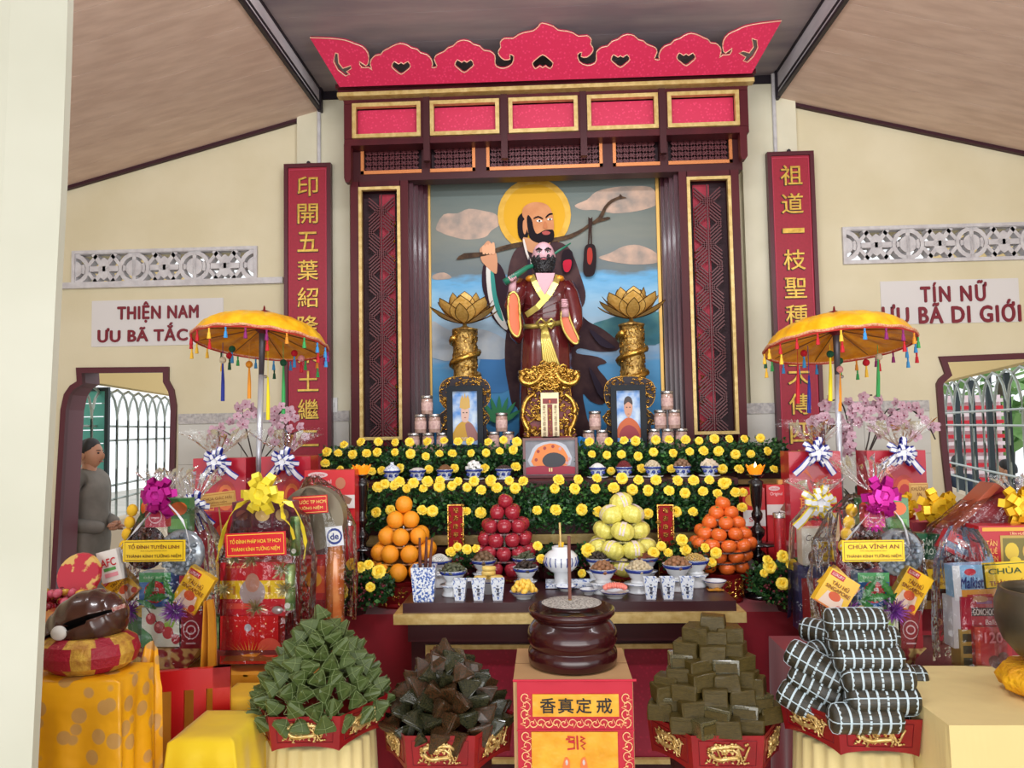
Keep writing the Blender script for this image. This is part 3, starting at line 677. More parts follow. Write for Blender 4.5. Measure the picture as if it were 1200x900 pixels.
pp([(600, 300), (608, 289), (622, 283), (648, 282), (664, 288), (672, 300), (680, 322), (686, 342), (685, 355), (680, 366), (690, 377), (704, 384), (720, 396), (726, 404), (722, 411), (700, 412), (680, 408), (676, 414), (700, 418), (711, 425), (700, 430), (712, 446), (716, 462), (706, 474), (692, 470), (683, 462), (688, 490), (692, 521), (604, 521), (612, 500), (606, 478), (600, 474), (596, 455), (592, 430), (592, 400), (596, 370), (593, 345), (595, 320)], ROBE, 'painted_robe', c2=(58, 42, 48), sc=9)
pp([(566, 312), (574, 305), (584, 308), (592, 322), (597, 350), (598, 388), (590, 386), (577, 372), (570, 352), (565, 335)], (56, 40, 48), 'painted_sleeve')
pp([(570, 312), (577, 316), (580, 336), (586, 360), (595, 385), (588, 383), (577, 366), (571, 340)], (222, 220, 214), 'painted_sleeve_lining')
pp([(575, 314), (579, 322), (582, 345), (590, 376), (582, 366), (576, 340)], (66, 150, 140), 'painted_sleeve_lining')
pp(Z1((320, 440), (310, 400), (310, 380), (325, 365), (345, 345), (365, 365), (375, 385), (385, 420), (385, 470), (375, 490)), (206, 150, 116), 'painted_hand')
pp(Z1((205, 428), (240, 400), (330, 395), (400, 370), (490, 350), (600, 338), (700, 318), (760, 290), (800, 262), (870, 240), (880, 250), (840, 262), (800, 275), (770, 300), (710, 335), (640, 350), (520, 365), (400, 392), (330, 412), (240, 425)), (96, 74, 56), 'painted_branch', 2, c2=(66, 52, 44), sc=30)
pp(Z1((795, 270), (830, 240), (855, 195), (885, 165), (920, 150), (925, 138), (935, 150), (955, 157), (920, 163), (890, 178), (865, 205), (848, 245), (815, 272)), (96, 74, 56), 'painted_branch', 2)
for k in range(4): pp(Z1((318 + k * 14, 372 - k * 4), (330 + k * 14, 366 - k * 4), (334 + k * 14, 398), (322 + k * 13, 404)), (224, 170, 134), 'painted_finger', 2)
pp(Z1((478, 240), (500, 220), (520, 225), (522, 300), (515, 345), (495, 345), (478, 320), (474, 270)), (34, 28, 32), 'painted_hair')
pp(Z1((500, 330), (560, 345), (620, 340), (600, 380), (540, 400), (505, 370)), (196, 142, 104), 'painted_neck')
pp(Z1((495, 232), (500, 200), (530, 180), (565, 176), (600, 185), (622, 210), (632, 250), (634, 290), (625, 330), (590, 350), (550, 345), (520, 310), (510, 260)), (206, 146, 104), 'painted_face', c2=(188, 124, 84), sc=8)
pp(Z1((522, 232), (538, 255), (545, 290), (560, 315), (590, 300), (615, 296), (632, 300), (635, 330), (620, 352), (590, 358), (555, 352), (530, 335), (520, 300), (515, 250)), (34, 28, 32), 'painted_beard')
pp(Z1((498, 262), (508, 252), (516, 270), (514, 300), (506, 318), (498, 300)), (196, 136, 98), 'painted_ear')
pp(Z1((582, 308), (600, 302), (618, 308), (612, 318), (590, 319)), (170, 84, 80), 'painted_lips')
for lp in (Z1((545, 245), (565, 236), (585, 246), (585, 252), (565, 243), (547, 250)), Z1((598, 240), (612, 226), (628, 224), (628, 230), (614, 233), (600, 247))): pp(lp, (30, 24, 28), 'painted_eyebrow', 2)
for lp in (Z1((556, 258), (570, 252), (584, 259), (570, 264)), Z1((604, 252), (616, 246), (628, 250), (616, 256))): pp(lp, (235, 228, 220), 'painted_eye', 2)
for c in ((571, 258), (617, 251)): pp(circ(480 + c[0] / 3.75, 190 + c[1] / 3.75, 1.2, 8), (20, 16, 20), 'painted_pupil', 1)
pp(Z1((590, 262), (600, 262), (606, 285), (598, 292), (588, 288)), (188, 120, 82), 'painted_nose', 2)
pp(Z1((505, 340), (520, 400), (540, 450), (532, 452), (510, 400), (498, 345)), (216, 208, 200), 'painted_collar', 2)
pp(Z1((785, 240), (795, 248), (804, 240), (800, 300), (802, 362), (796, 362), (794, 300), (789, 362), (783, 362), (786, 300)), (60, 44, 40), 'painted_cord', 1)
pp(Z1((780, 362), (805, 360), (818, 380), (820, 440), (812, 490), (790, 504), (770, 498), (762, 470), (765, 420), (768, 380)), (46, 36, 38), 'painted_slipper')
pp(Z1((785, 378), (800, 380), (804, 420), (795, 450), (782, 440), (780, 400)), (168, 60, 52), 'painted_slipper', 3)
pp(Z1((670, 400), (685, 385), (706, 385), (718, 405), (716, 450), (706, 480), (686, 488), (672, 478), (668, 440)), (40, 30, 36), 'painted_slipper')
pp(Z1((676, 435), (710, 430), (708, 465), (694, 484), (678, 474)), (188, 40, 62), 'painted_slipper', 3)
for i in range(7):
    a = R(30 + i * 20); c = (585, 497); e = (c[0] + 30 * math.cos(a), c[1] - 34 * math.sin(a)); n = (math.sin(a) * 3, math.cos(a) * 3)
    pp([c, ((c[0] + e[0]) / 2 + n[0], (c[1] + e[1]) / 2 + n[1]), e, ((c[0] + e[0]) / 2 - n[0], (c[1] + e[1]) / 2 - n[1])], (70, 140, 96), 'painted_leaf', 2)
for lp in ([(620, 300), (624, 340), (618, 400), (612, 460), (608, 460), (612, 400), (616, 340)], [(690, 385), (712, 400), (722, 408), (704, 405)], [(690, 430), (704, 450), (710, 468), (700, 460)], [(672, 330), (680, 350), (676, 372), (670, 350)]): pp(lp, (52, 44, 56), 'painted_fold', 3)

# ---------------------------------------------------------------- statue of the monk
YS = 4.30; S_ = YS / F
stt = thing('monk_statue', 'glazed statue of a bald bearded monk in maroon robe with green staff', 'statue', (P(640, 500, YS).x, YS, 1.43))
M_robe = mat('maroon_glaze', (104, 34, 34), .22, c2=(84, 24, 26), sc=6, coat=.6); M_skin = mat('pale_painted_skin', (206, 160, 168), .45, spec=.3); M_beard = mat('black_painted_beard', (24, 22, 26), .4, bump=.6, bsc=120)
M_lin = mat('orange_sleeve_lining', (232, 96, 40), .35, coat=.3); M_gs = mat('satin_gold_sash', (206, 184, 96), .28, .6)
def S(px, py, dy=0): v = P(px, py, YS); return Vector((v.x, YS + dy, v.z))
def loft(secs, n=28, folds=0, fa=0):
    """secs: (px, py, half width px, depth m, dy)"""
    m = MB(); vs = []
    for k, (px, py, hw, dp, dy) in enumerate(secs):
        c = S(px, py, dy)
        for i in range(n):
            a = 2 * math.pi * i / n; f = 1 + fa * math.sin(folds * a + .7) * min(1, k / 6)
            vs.append((c.x + math.cos(a) * hw * S_ * f, c.y + math.sin(a) * dp * f, c.z))
    L = len(secs); m.add(vs, [(j * n + i, j * n + (i + 1) % n, (j + 1) * n + (i + 1) % n, (j + 1) * n + i) for j in range(L - 1) for i in range(n)] + [tuple(range(n)), tuple((L - 1) * n + i for i in range(n))]); return m
loft([(638, 322, 8, .05, 0), (639, 325, 18, .07, 0), (639, 329, 26, .085, 0), (640, 336, 31, .10, 0), (640, 350, 32, .105, 0), (640, 366, 30, .10, 0), (640, 380, 26, .09, 0), (640, 390, 28, .10, 0), (640, 410, 29, .11, 0), (640, 440, 30, .12, 0), (640, 480, 31, .13, 0), (640, 512, 32, .13, 0)], 40, 11, .035).build('robe', M_robe, stt, world=True, smooth=True)
# arms: upper arm + hanging sleeves
def sleeve(pts, rs, name, m, n=14, fl=1): return MB().tube(pts, rs, n, fl).build(name, m, stt, world=True, smooth=True)
sleeve([S(614, 334, -.02), S(607, 346, -.05), S(603, 362, -.08), S(604, 380, -.09), S(607, 396, -.08), S(608, 404, -.07)], [.05, .058, .056, .05, .04, .012], 'sleeve', M_robe)
sleeve([S(661, 334, -.02), S(667, 348, -.03), S(671, 364, -.05), S(672, 382, -.07), S(671, 396, -.08), S(671, 408, -.07)], [.05, .054, .053, .05, .045, .012], 'sleeve', M_robe)
def lining(lp, dy, rim):
    o = smooth_loop([tuple(S(a, b, dy)) for a, b in lp], 4); m = MB(); c = sum((Vector(v) for v in o), Vector()) / len(o); c.y += .006
    m.add([Vector(v) for v in o] + [c], [(i, (i + 1) % len(o), len(o)) for i in range(len(o))]); m.build('sleeve_lining', M_lin, stt, world=True, smooth=True)
    MB().tube([Vector(v) for v in o] + [Vector(o[0])], rim, 6).build('sleeve_trim', M_gs, stt, world=True, smooth=True)
lining([(598, 352), (604, 348), (609, 356), (610, 372), (611, 388), (608, 398), (602, 394), (598, 384), (597, 368)], -.15, .007)
lining([(658, 369), (664, 368), (667, 378), (672, 390), (677, 402), (673, 406), (666, 400), (660, 390), (657, 378)], -.14, .007)
# neck, chest, head
m = MB(); m.add([S(628, 324, -.098), S(650, 324, -.098), S(647, 336, -.112), S(637, 352, -.118), S(631, 338, -.112)], [(0, 1, 2, 3, 4)]); m.build('chest', M_skin, stt, world=True)
m = MB(); m.tube([S(637, 328, 0), S(637, 312, -.02)], [.04, .035], 14)
hc = S(637, 302, -.035)
vs0 = []
for j in range(17):
    th = math.pi * j / 16
    for i in range(24):
        a = 2 * math.pi * i / 24; x = math.sin(th) * math.cos(a); y = math.sin(th) * math.sin(a); z = math.cos(th)
        rx, ry, rz = .063, .07, .080
        if z < 0: rx *= 1 - .22 * (-z); ry *= 1 - .1 * (-z)
        v = Vector((x * rx, y * ry, z * rz))
        if y < -.5:
            if abs(x) < .2 and -.25 < z < .15: v.y -= .014 * (1 - abs(x) / .2) * (1.2 - abs(z + .12) * 2)
            if .12 < z < .4: v.y -= .004
            if .0 < z < .2 and .15 < abs(x) < .5: v.y += .006
        vs0.append(hc + v)
m.add(vs0, [(j * 24 + i, j * 24 + (i + 1) % 24, (j + 1) * 24 + (i + 1) % 24, (j + 1) * 24 + i) for j in range(16) for i in range(24)])
hd = m.build('head', M_skin, stt, world=True, smooth=True)
m = MB()
for k in range(260):
    a = U(0, math.pi); t = U(0, 1) ** .8
    x = math.cos(a) * (.062 - .026 * t * t); y = -math.sin(a) * (.062 - .008 * t) - .004; z = -.012 - .085 * t
    if abs(x) < .022 and z > -.028 and y < 0: continue
    m.ell(hc + Vector((x, y, z)), (.009, .009, .013), 6, 4, (U(0, 1), U(0, 1), 0))
m.ell(hc + Vector((0, -.03, -.075)), (.042, .04, .035), 14, 8)
m.build('beard', M_beard, hd, world=True, smooth=True, kind='stuff')
for s in (-1, 1):
    MB().ell(hc + Vector((s * .058, .005, -.008)), (.009, .016, .026), 8, 6).build('ear', M_skin, hd, world=True, smooth=True)
    MB().tube([hc + Vector((s * .008, -.072, .020)), hc + Vector((s * .024, -.069, .030)), hc + Vector((s * .042, -.056, .024))], [.0045, .007, .004], 6).build('eyebrow', M_beard, hd, world=True)
    MB().ell(hc + Vector((s * .023, -.060, .010)), (.011, .006, .0055), 10, 6).build('eye', col((240, 236, 232), .3), hd, world=True, smooth=True)
    MB().tube([hc + Vector((s * .010, -.066, .014)), hc + Vector((s * .023, -.068, .018)), hc + Vector((s * .037, -.060, .013))], .002, 5).build('eyelid', M_beard, hd, world=True)
    MB().ell(hc + Vector((s * .023, -.0655, .010)), (.0045, .003, .0045), 8, 6).build('pupil', M_beard, hd, world=True, smooth=True)
MB().tube([hc + Vector((-.016, -.073, -.032)), hc + Vector((0, -.078, -.031)), hc + Vector((.016, -.073, -.032))], [.002, .005, .002], 6).build('lips', mat('painted_lips', (190, 110, 120), .4), hd, world=True)
m = MB()
for s in (-1, 1): m.tube([hc + Vector((0, -.076, -.024)), hc + Vector((s * .02, -.070, -.028)), hc + Vector((s * .032, -.06, -.045))], [.004, .005, .003], 6)
m.build('moustache', M_beard, hd, world=True)
# collar bands, shoulder patches, sash
def bandS(pts, w, name, m, mm=.004):
    v = [S(a, b, c) for a, b, c in pts]; wd = []
    for k in range(len(v)):
        t = v[min(k + 1, len(v) - 1)] - v[max(k - 1, 0)]; wd.append(Vector((-t.z, 0, t.x)))
    return MB().ribbon(v, w, wd, mm).build(name, m, stt, world=True)
bandS([(623, 325, -.07), (626, 334, -.115), (632, 346, -.125), (640, 358, -.122)], .03, 'collar', M_gs)
bandS([(654, 325, -.07), (651, 336, -.117), (643, 350, -.129), (630, 364, -.122), (617, 372, -.09)], .032, 'collar', M_gs)
for x in (622, 655): MB().ell(S(x, 329, -.06), (.03, .03, .02), 10, 6).build('shoulder_patch', mat('orange_gold_patch', (232, 150, 40), .3, .4), stt, world=True, smooth=True)
for q in range(4):
    bandS([(616, 358 + q * 6, -.08), (630, 364 + q * 4, -.115), (648, 352 + q * 8, -.118), (664, 340 + q * 11, -.08)], .004, 'robe_fold', M_robe, .006)
MB().tube([S(614, 384, -.05), S(624, 385, -.09), S(640, 384, -.105), (S(655, 381, -.09)), S(665, 379, -.05)], .014, 8).build('sash', M_gs, stt, world=True, smooth=True)
m = MB()
for q in range(7):
    o = (q - 3)
    m.tube([S(638 + o * .8, 386, -.112), S(640 + o * 1.6, 402, -.122), S(644 + o * 2.4, 422, -.132), S(651 + o * 3.0, 446, -.135)], [.006, .008, .009, .008], 6)
m.build('sash_tail', M_gs, stt, world=True, smooth=True)
for s in (-1, 1): MB().tube([S(640, 382, -.115), S(640 + s * 6, 377, -.13), S(640 + s * 11, 382, -.125), S(640 + s * 6, 388, -.125), S(640, 383, -.118)], [.005, .008, .008, .007, .005], 6).build('sash_bow', M_gs, stt, world=True, smooth=True)
# hands with five fingers
def fist(c, s, axis, name='hand'):
    m = MB(); c = Vector(c); ax = Vector(axis).normalized(); b = ax.cross(Vector((0, -1, 0))).normalized()
    m.ell(c + Vector((0, .008, -.006)), (.022, .018, .026), 12, 8)
    for k in range(4):
        o = ax * (k - 1.5) * .0115; L = [.026, .029, .028, .023][k]
        m.tube([c + o - b * .016 + Vector((0, 0, 0)), c + o - b * .012 + Vector((0, -.022, 0)), c + o + b * .006 + Vector((0, -.026, 0)), c + o + b * L * .6 + Vector((0, -.012, 0))], [.0062, .0066, .006, .005], 7)
    m.tube([c - ax * .016 - b * .012, c - ax * .018 + b * .006 + Vector((0, -.018, 0)), c - ax * .004 + b * .014 + Vector((0, -.027, 0))], [.0075, .0068, .0055], 7)
    m.tube([c + Vector((0, .01, -.015)), c + Vector((s * .004, .014, -.07))], [.019, .024], 10)
    return m.build(name, M_skin, stt, world=True, smooth=True)
sd = (S(668, 284, .03) - S(594, 336, -.15)).normalized()
fist(S(602, 332, -.135), -1, sd); fist(S(661, 361, -.15), 1, (0, 0, 1))
MB().tube([S(593, 337, -.155), S(602, 331, -.145), S(618, 318, -.10), S(634, 307, .03), S(655, 292, .04), S(669, 283, .04)], [.020, .018, .014, .011, .007, .004], 10).build('staff', mat('green_painted_staff', (34, 110, 84), .35), stt, world=True, smooth=True)

# ---------------------------------------------------------------- carved ornaments
def inside(lp, x, z):
    r = False; n = len(lp)
    for i in range(n):
        a, b = lp[i], lp[(i + 1) % n]
        if (a[1] > z) != (b[1] > z) and x < (b[0] - a[0]) * (z - a[1]) / (b[1] - a[1]) + a[0]: r = not r
    return r
def carve(m, lp, Y, n, s, dome=0):
    xs_ = [p[0] for p in lp]; zs_ = [p[1] for p in lp]; k = 0; g_ = 0
    while k < n and g_ < n * 20:
        g_ += 1; x, z = U(min(xs_), max(xs_)), U(min(zs_), max(zs_))
        if not inside(lp, x, z): continue
        k += 1; a = U(0, 6.28); r = s * U(.6, 1.3); y = Y - dome * (1 - abs((x - sum(xs_) / len(xs_)) / (max(xs_) - min(xs_)) * 2) ** 2)
        pts = [(x + r * (1 - q * .09) * math.cos(a + q * .75), y - .002 * (q % 3), z + r * (1 - q * .09) * math.sin(a + q * .75)) for q in range(7)]
        m.tube(pts, [r * .16, r * .3, r * .34, r * .32, r * .28, r * .2, r * .08], 5)
        if k % 3 == 0: m.ell((x, y, z), (r * .4, r * .4, r * .4), 6, 4)
    return m
def ornament(lp, Y, th, n, s, name, m1, parent, back=None, dome=0, k=3):
    w_ = poly(smooth_loop(lp, k) if k else lp, Y)
    if back: shape2d(name + '_back', [w_], Y, th, back, parent)
    mb = carve(MB(), w_, Y, n, s, dome); q = w_ + [w_[0]]
    mb.tube([(a, Y, b) for a, b in q], s * .22, 5)
    return mb.build(name, m1, parent, world=True, smooth=True, kind='stuff')
def ZB(*v): return [(590 + a / 6, 420 + b / 6) for a, b in v]
tb = thing('spirit_tablet', 'ornate golden carved spirit tablet standing in front of the monk statue', 'tablet', P(644, 518, 4.12))
tb.location.z = 1.432
crown = ZB((135, 130), (150, 90), (200, 75), (250, 50), (320, 40), (390, 50), (440, 75), (490, 85), (508, 130), (490, 180), (450, 210), (380, 200), (320, 210), (260, 205), (200, 200), (150, 175))
body = ZB((190, 200), (440, 205), (470, 230), (480, 290), (520, 330), (515, 420), (490, 480), (495, 555), (160, 555), (165, 480), (140, 420), (140, 330), (175, 290), (178, 230))
M_redl = mat('red_lacquer_backing', (128, 20, 24), .4)
ornament(body, 4.12, .03, 190, .016, 'carved_body', M_gold, tb, M_redl, .03)
ornament(crown, 4.10, .03, 130, .018, 'carved_crown', M_gold, tb, M_gold, .05)
m = MB(); m.tube([S(0, 0)] * 2, .001, 3) if False else None
for s in (-1, 1):
    c = 643.5
    pts = [P(c + s * a, b, 4.09) for a, b in ((18, 462), (24, 466), (29, 474), (31, 486), (28, 497), (24, 505), (25, 513))]
    MB().tube(smooth_loop([tuple(p) for p in pts], 4, False), .013, 8).build('scroll', M_gold, tb, world=True, smooth=True)
    pts = [P(c + s * a, b, 4.06) for a, b in ((29, 440), (33, 436), (32, 446), (24, 450), (14, 446), (8, 437))]
    MB().tube(smooth_loop([tuple(p) for p in pts], 4, False), .016, 8).build('scroll', M_gold, tb, world=True, smooth=True)
q = rect(634, 460, 655, 514, 4.07)
MB().bb(q[0], q[1], 4.07, 4.10, q[2], q[3]).build('name_panel', mat('ivory_gilt_panel', (224, 208, 168), .4, .2), tb, world=True)
r1 = rect(636, 467, 653, 473, 4.066); MB().bb(r1[0], r1[1], 4.064, 4.07, r1[2], r1[3]).build('red_cartouche', M_redl, tb, world=True)
x_ = (q[0] + q[1]) / 2; MB().bb(x_ - .013, x_ + .013, 4.064, 4.07, q[2] + .01, r1[2] - .004).build('red_band', M_redl, tb, world=True)
text('覺\n靈\n之\n位', (x_, 4.063, (q[2] + r1[2]) / 2), .018, (r1[2] - q[2]) * .8, M_gold, tb, ext=.001)
for s in (-1, 1): text('歷\n代\n祖\n師\n禪\n師', (x_ + s * .03, 4.069, (q[2] + r1[2]) / 2), .016, (r1[2] - q[2]) * .9, mat('brown_ink', (120, 70, 40), .6), tb, ext=.001)
MB().bb(q[0] - .06, q[1] + .06, 4.07, 4.20, 1.432, q[2] + .012).build('base', M_redl, tb, world=True)
MB().ell((x_, 4.05, r1[2] + .01), (.006, .006, .010), 8, 6).build('flame_pearl', mat('coral_bead', (230, 120, 90), .3), tb, world=True)

# lotus pillars
def lotus_pillar(pxc, py_t, py_m, label):
    Y = 4.36; c = P(pxc, 440, Y); zb_ = 1.44; zt_ = P(pxc, py_m, Y).z; t = thing('lotus_pillar', label, 'ornament', (c.x, Y, zb_)); H = zt_ - zb_
    r = 14.2 * Y / F
    pr = [(r * 1.25, 0), (r * 1.25, .02), (r, .03)] + [(r * (1 + .02 * math.sin(k * 1.3)), .03 + (H - .04) * k / 20) for k in range(21)] + [(r * 1.08, H - .01), (r * 1.08, H), (r * .4, H + .012), (.012, H + .02), (.012, H + .05)]
    MB().lathe(pr, n=28).build('pillar', M_gold2, t, smooth=True)
    m = MB()
    for k in range(150):
        a = U(-math.pi, .1); z = U(.2, H - .02); rr = U(.008, .014); b = U(0, 6.28)
        pts = []
        for q in range(6):
            da = rr * math.cos(b + q * .8) / r; dz = rr * math.sin(b + q * .8); pts.append((math.cos(a + da) * (r + .002), math.sin(a + da) * (r + .002), z + dz))
        m.tube(pts, [.002, .003, .0035, .003, .0025, .001], 4)
    m.build('carving', M_gold, t, kind='stuff', smooth=True)
    pts = [((r + .008) * math.cos(a), (r + .008) * math.sin(a), .12 + (H - .17) * (k / 70)) for k in range(71) for a in [k / 70 * 2 * math.pi * 3.8 - 1]]
    dr = MB().tube(pts, [.0165 + .003 * (k % 2) for k in range(71)], 8).build('dragon_coil', M_gold, t, smooth=True)
    # lotus
    zc_ = H + .035
    M_am = mat('amber_gauze_petal', (232, 192, 112), .5, .1, c2=(212, 164, 76), sc=70); M_rim = mat('dark_bronze_wire', (90, 56, 24), .4, .6)
    for ring, (n, el, Lp, wd, off_) in enumerate(((6, 66, .175, .066, .45), (7, 38, .19, .072, 0), (6, 10, .205, .036, .3))):
        for k in range(n):
            a = 2 * math.pi * k / n + off_ + .2; M = Matrix.Rotation(a, 3, 'Z')
            def f(u, v):
                w2 = wd * min(1, math.sin(math.pi * (u * .93 + .05) ** 1.15) ** .9 * 1.02) if u < .999 else 0
                y = (v - .5) * 2 * w2; e2 = R(el * .55 + el * .62 * u) if ring < 2 else R(el + 14 * u)
                rr = .02 + Lp * u * math.cos(e2 * .92); return M @ Vector((rr - 4 * y * y * (1 if ring < 2 else .3), y, Lp * u * math.sin(e2))) + Vector((0, 0, zc_))
            p = MB().grid(f, 8, 4).build('petal', M_am, t, smooth=True)
            e = [f(i / 8, 0) for i in range(9)] + [f(i / 8, 1) for i in range(8, -1, -1)]
            MB().tube(e, .0022, 4).build('petal_rim', M_rim, p)
    MB().ell((0, 0, zc_ + .02), (.03, .03, .02), 10, 6).build('seed_head', M_gold, t, smooth=True)
    return t
lotus_pillar(545.5, 340, 386, 'golden dragon-wrapped pillar topped by a lotus, left of the statue')
lotus_pillar(741.5, 338, 380, 'golden dragon-wrapped pillar topped by a lotus, right of the statue')
# carved brackets behind the portraits
for cx, lab in ((544, 'black-gold carved bracket behind the left portrait'), (737, 'black-gold carved bracket behind the right portrait')):
    Yb = 4.20; t = thing('carved_bracket', lab, 'ornament', (P(cx, 500, Yb).x, Yb, 1.432))
    lp = [(cx - 29, 462), (cx - 27, 450), (cx - 18, 443), (cx - 6, 441), (cx + 6, 441), (cx + 18, 443), (cx + 28, 449), (cx + 31, 462), (cx + 27, 474), (cx + 19, 478), (cx + 16, 468), (cx - 16, 468), (cx - 19, 479), (cx - 26, 474)]
    ornament(lp, Yb, .015, 90, .012, 'carved_crest', M_gold, t, M_black)
    for s in (-1, 1): ornament([(cx + s * 15, 480), (cx + s * 24, 482), (cx + s * 30, 490), (cx + s * 25, 500), (cx + s * 30, 512), (cx + s * 15, 519)], Yb, .015, 30, .011, 'carved_side', M_gold, t, M_black)
    MB().bb(P(cx - 15, 500, Yb).x, P(cx + 15, 500, Yb).x, Yb, Yb + .02, 1.432, P(cx, 470, Yb).z).build('back_board', M_black, t, world=True)
# portraits
def portrait(r, label, kind):
    Y = 4.10; x0, x1, z0, z1 = rect(*r, Y); cx = (x0 + x1) / 2; t = thing('portrait_frame', label, 'photograph', (cx, Y, 1.432)); z0 = 1.433
    MB().frame(x0, x1, z0, z1, .03, Y - .012, Y + .015).build('frame', mat('black_lacquer_frame', (16, 24, 34), .4, spec=.2), t, world=True)
    MB().bb(x0 + .02, x1 - .02, Y + .004, Y + .015, z0 + .02, z1 - .02).build('print', mat('portrait_sky', (66, 132, 206), .4, c2=(206, 220, 232), sc=14), t, world=True)
    MB().box((cx, Y + .045, (z0 + z1) / 2 - .02), (.06, .01, (z1 - z0) * .8), (R(14), 0, 0)).build('easel_leg', M_black, t, world=True)
    W, H = x1 - x0, z1 - z0
    def f(lp, c, nm, i, k=3): return shape2d(nm, [smooth_loop([(cx + a * W, z0 + b * H) for a, b in lp], k)], Y + .003 - .0006 * i, .0005, mat('portrait_%d_%d_%d' % c, c, .5), t)
    if kind == 0:
        f([(-.34, .16), (-.3, .32), (-.16, .42), (0, .46), (.16, .42), (.3, .3), (.34, .16)], (196, 150, 44), 'printed_robe', 1)
        f([(.0, .4), (.16, .42), (.3, .3), (.34, .16), (.1, .16)], (150, 100, 96), 'printed_sash', 2)
        f([(-.09, .46), (-.11, .56), (-.09, .66), (.09, .66), (.11, .56), (.08, .46), (0, .43)], (214, 176, 160), 'printed_face', 3)
        f([(-.15, .66), (-.13, .78), (-.07, .86), (-.03, .80), (0, .9), (.03, .80), (.08, .86), (.13, .78), (.14, .66), (0, .63)], (204, 164, 84), 'printed_crown', 4, 1)
    else:
        f([(-.32, .16), (-.3, .34), (-.15, .44), (0, .48), (.16, .44), (.3, .34), (.33, .16)], (198, 92, 40), 'printed_robe', 1)
        f([(-.25, .16), (-.2, .3), (0, .36), (.2, .3), (.28, .16)], (150, 40, 50), 'printed_sash', 2)
        f([(-.11, .56), (-.12, .66), (-.08, .76), (0, .79), (.08, .76), (.12, .66), (.1, .56), (.05, .5), (0, .48), (-.05, .5)], (206, 150, 122), 'printed_face', 3)
        f([(-.12, .68), (-.1, .78), (0, .82), (.1, .78), (.12, .68), (0, .73)], (60, 50, 52), 'printed_hair', 4)
    for s in (-1, 1): f([(s * .025, .575 + .06 * kind), (s * .065, .575 + .06 * kind), (s * .065, .59 + .06 * kind), (s * .025, .59 + .06 * kind)], (50, 36, 36), 'printed_eye', 5, 1)
    f([(-.03, .50 + .03 * kind), (.03, .50 + .03 * kind), (.02, .512 + .03 * kind), (-.02, .512 + .03 * kind)], (150, 70, 70), 'printed_mouth', 5, 1)
    if kind == 0: text('THÍCH\nHÒA THƯỢNG', (cx, Y + .001, z0 + .06), W * .5, .022, col((235, 235, 230)), t, ext=0)
portrait((524, 452, 566, 515), 'black-framed portrait of a monk in a golden crown hat', 0)
portrait((716, 451, 757, 515), 'black-framed portrait of a monk in orange and red robes', 1)

# ---------------------------------------------------------------- steps of the altar
ZA, ZB_, ZT, ZF = 1.43, 1.30, .80, .90
def xr_(a, b, Y, z): return PZ(a, Y, z).x, PZ(b, Y, z).x
al = thing('altar_steps', 'dark stepped altar of lacquered wood with gold bands behind the garlands', 'altar', (0, 4.2, 0))
a, b = xr_(378, 922, 3.98, 1.36)
MB().bb(a, b, 3.98, YW - .06, ZA - .03, ZA).build('top_shelf', M_wood2, al, world=True)
MB().bb(a, b, 3.99, 4.02, 1.265, ZA - .03).build('riser', M_wood2, al, world=True)
a, b = xr_(382, 920, 3.95, 1.27)
MB().bb(a, b, 3.945, 3.99, 1.245, 1.268).build('gold_band', M_goldp, al, world=True)
a, b = xr_(384, 918, 4.0, 1.1); MB().bb(a, b, 4.0, YW - .06, .02, 1.25).build('cabinet', M_wood2, al, world=True)
a, b = xr_(424, 866, 3.6, 1.2)
MB().bb(a, b, 3.60, 3.985, ZB_ - .03, ZB_).build('middle_shelf', M_wood2, al, world=True)
MB().bb(a + .02, b - .02, 3.62, 3.98, .81, ZB_ - .03).build('middle_riser', M_wood2, al, world=True)
a, b = xr_(412, 872, 3.58, 1.0); z = P(640, 632, 3.58).z
MB().bb(a, b, 3.585, 3.64, z - .022, z + .022).build('gold_band', M_goldp, al, world=True)
MB().bb(a - .05, b + .05, 3.56, 3.9, z - .10, z - .03).build('lower_ledge', M_wood2, al, world=True)
# ================================================================ FLOWERS
def rose_mesh(seed, r=.026, wilt=0):
    random.seed(seed); m = MB()
    for ring, (n, rr, el, sz) in enumerate(((3, .12, 88, .62), (4, .30, 80, .80), (5, .50, 66, .90), (6, .66, 40, .92))):
        for k in range(n):
            a = 2 * math.pi * k / n + ring * .7 + U(-.15, .15); M = Matrix.Rotation(a, 3, 'Z')
            def f(u, v):
                w2 = sz * .62 * math.sin(math.pi * min(1, u * .8 + .12)) ** .6; y = (v - .5) * 2 * w2
                e = R(el * (1 - .45 * u * u) - (16 if ring == 3 else 0) * u); x = rr * .5 + sz * .62 * u * math.cos(e); z = sz * .95 * u * math.sin(e) + .1 - .15 * abs(v - .5) * ring * u
                return (M @ Vector((x - .35 * y * y, y, z))) * r
            m.m = 0 if ring > 1 else 1; m.grid(f, 3, 2)
    m.m = 1; m.ell((0, 0, .35 * r), (.25 * r, .25 * r, .4 * r), 6, 4); m.m = 0
    return m.mesh('rose', [M_rose, M_rosei], True)
M_rosei = mat('deep_yellow_rose_heart', (250, 208, 50), .5)
M_rosec = mat('peach_yellow_rose', (248, 206, 110), .5)
RM = [rose_mesh(i) for i in range(4)]
def rose(px, py, Y, label, group, s=1, tilt=None):
    p = P(px, py, Y); o = link('rose', random.choice(RM), None, p, (Matrix.Rotation(U(-.45, .45), 3, 'Z') @ Matrix.Rotation(R(66 + U(-22, 18)), 3, 'X') @ Matrix.Rotation(U(0, 6.3), 3, 'Z')).to_euler(), label, 'flower', group, scale=s); return o
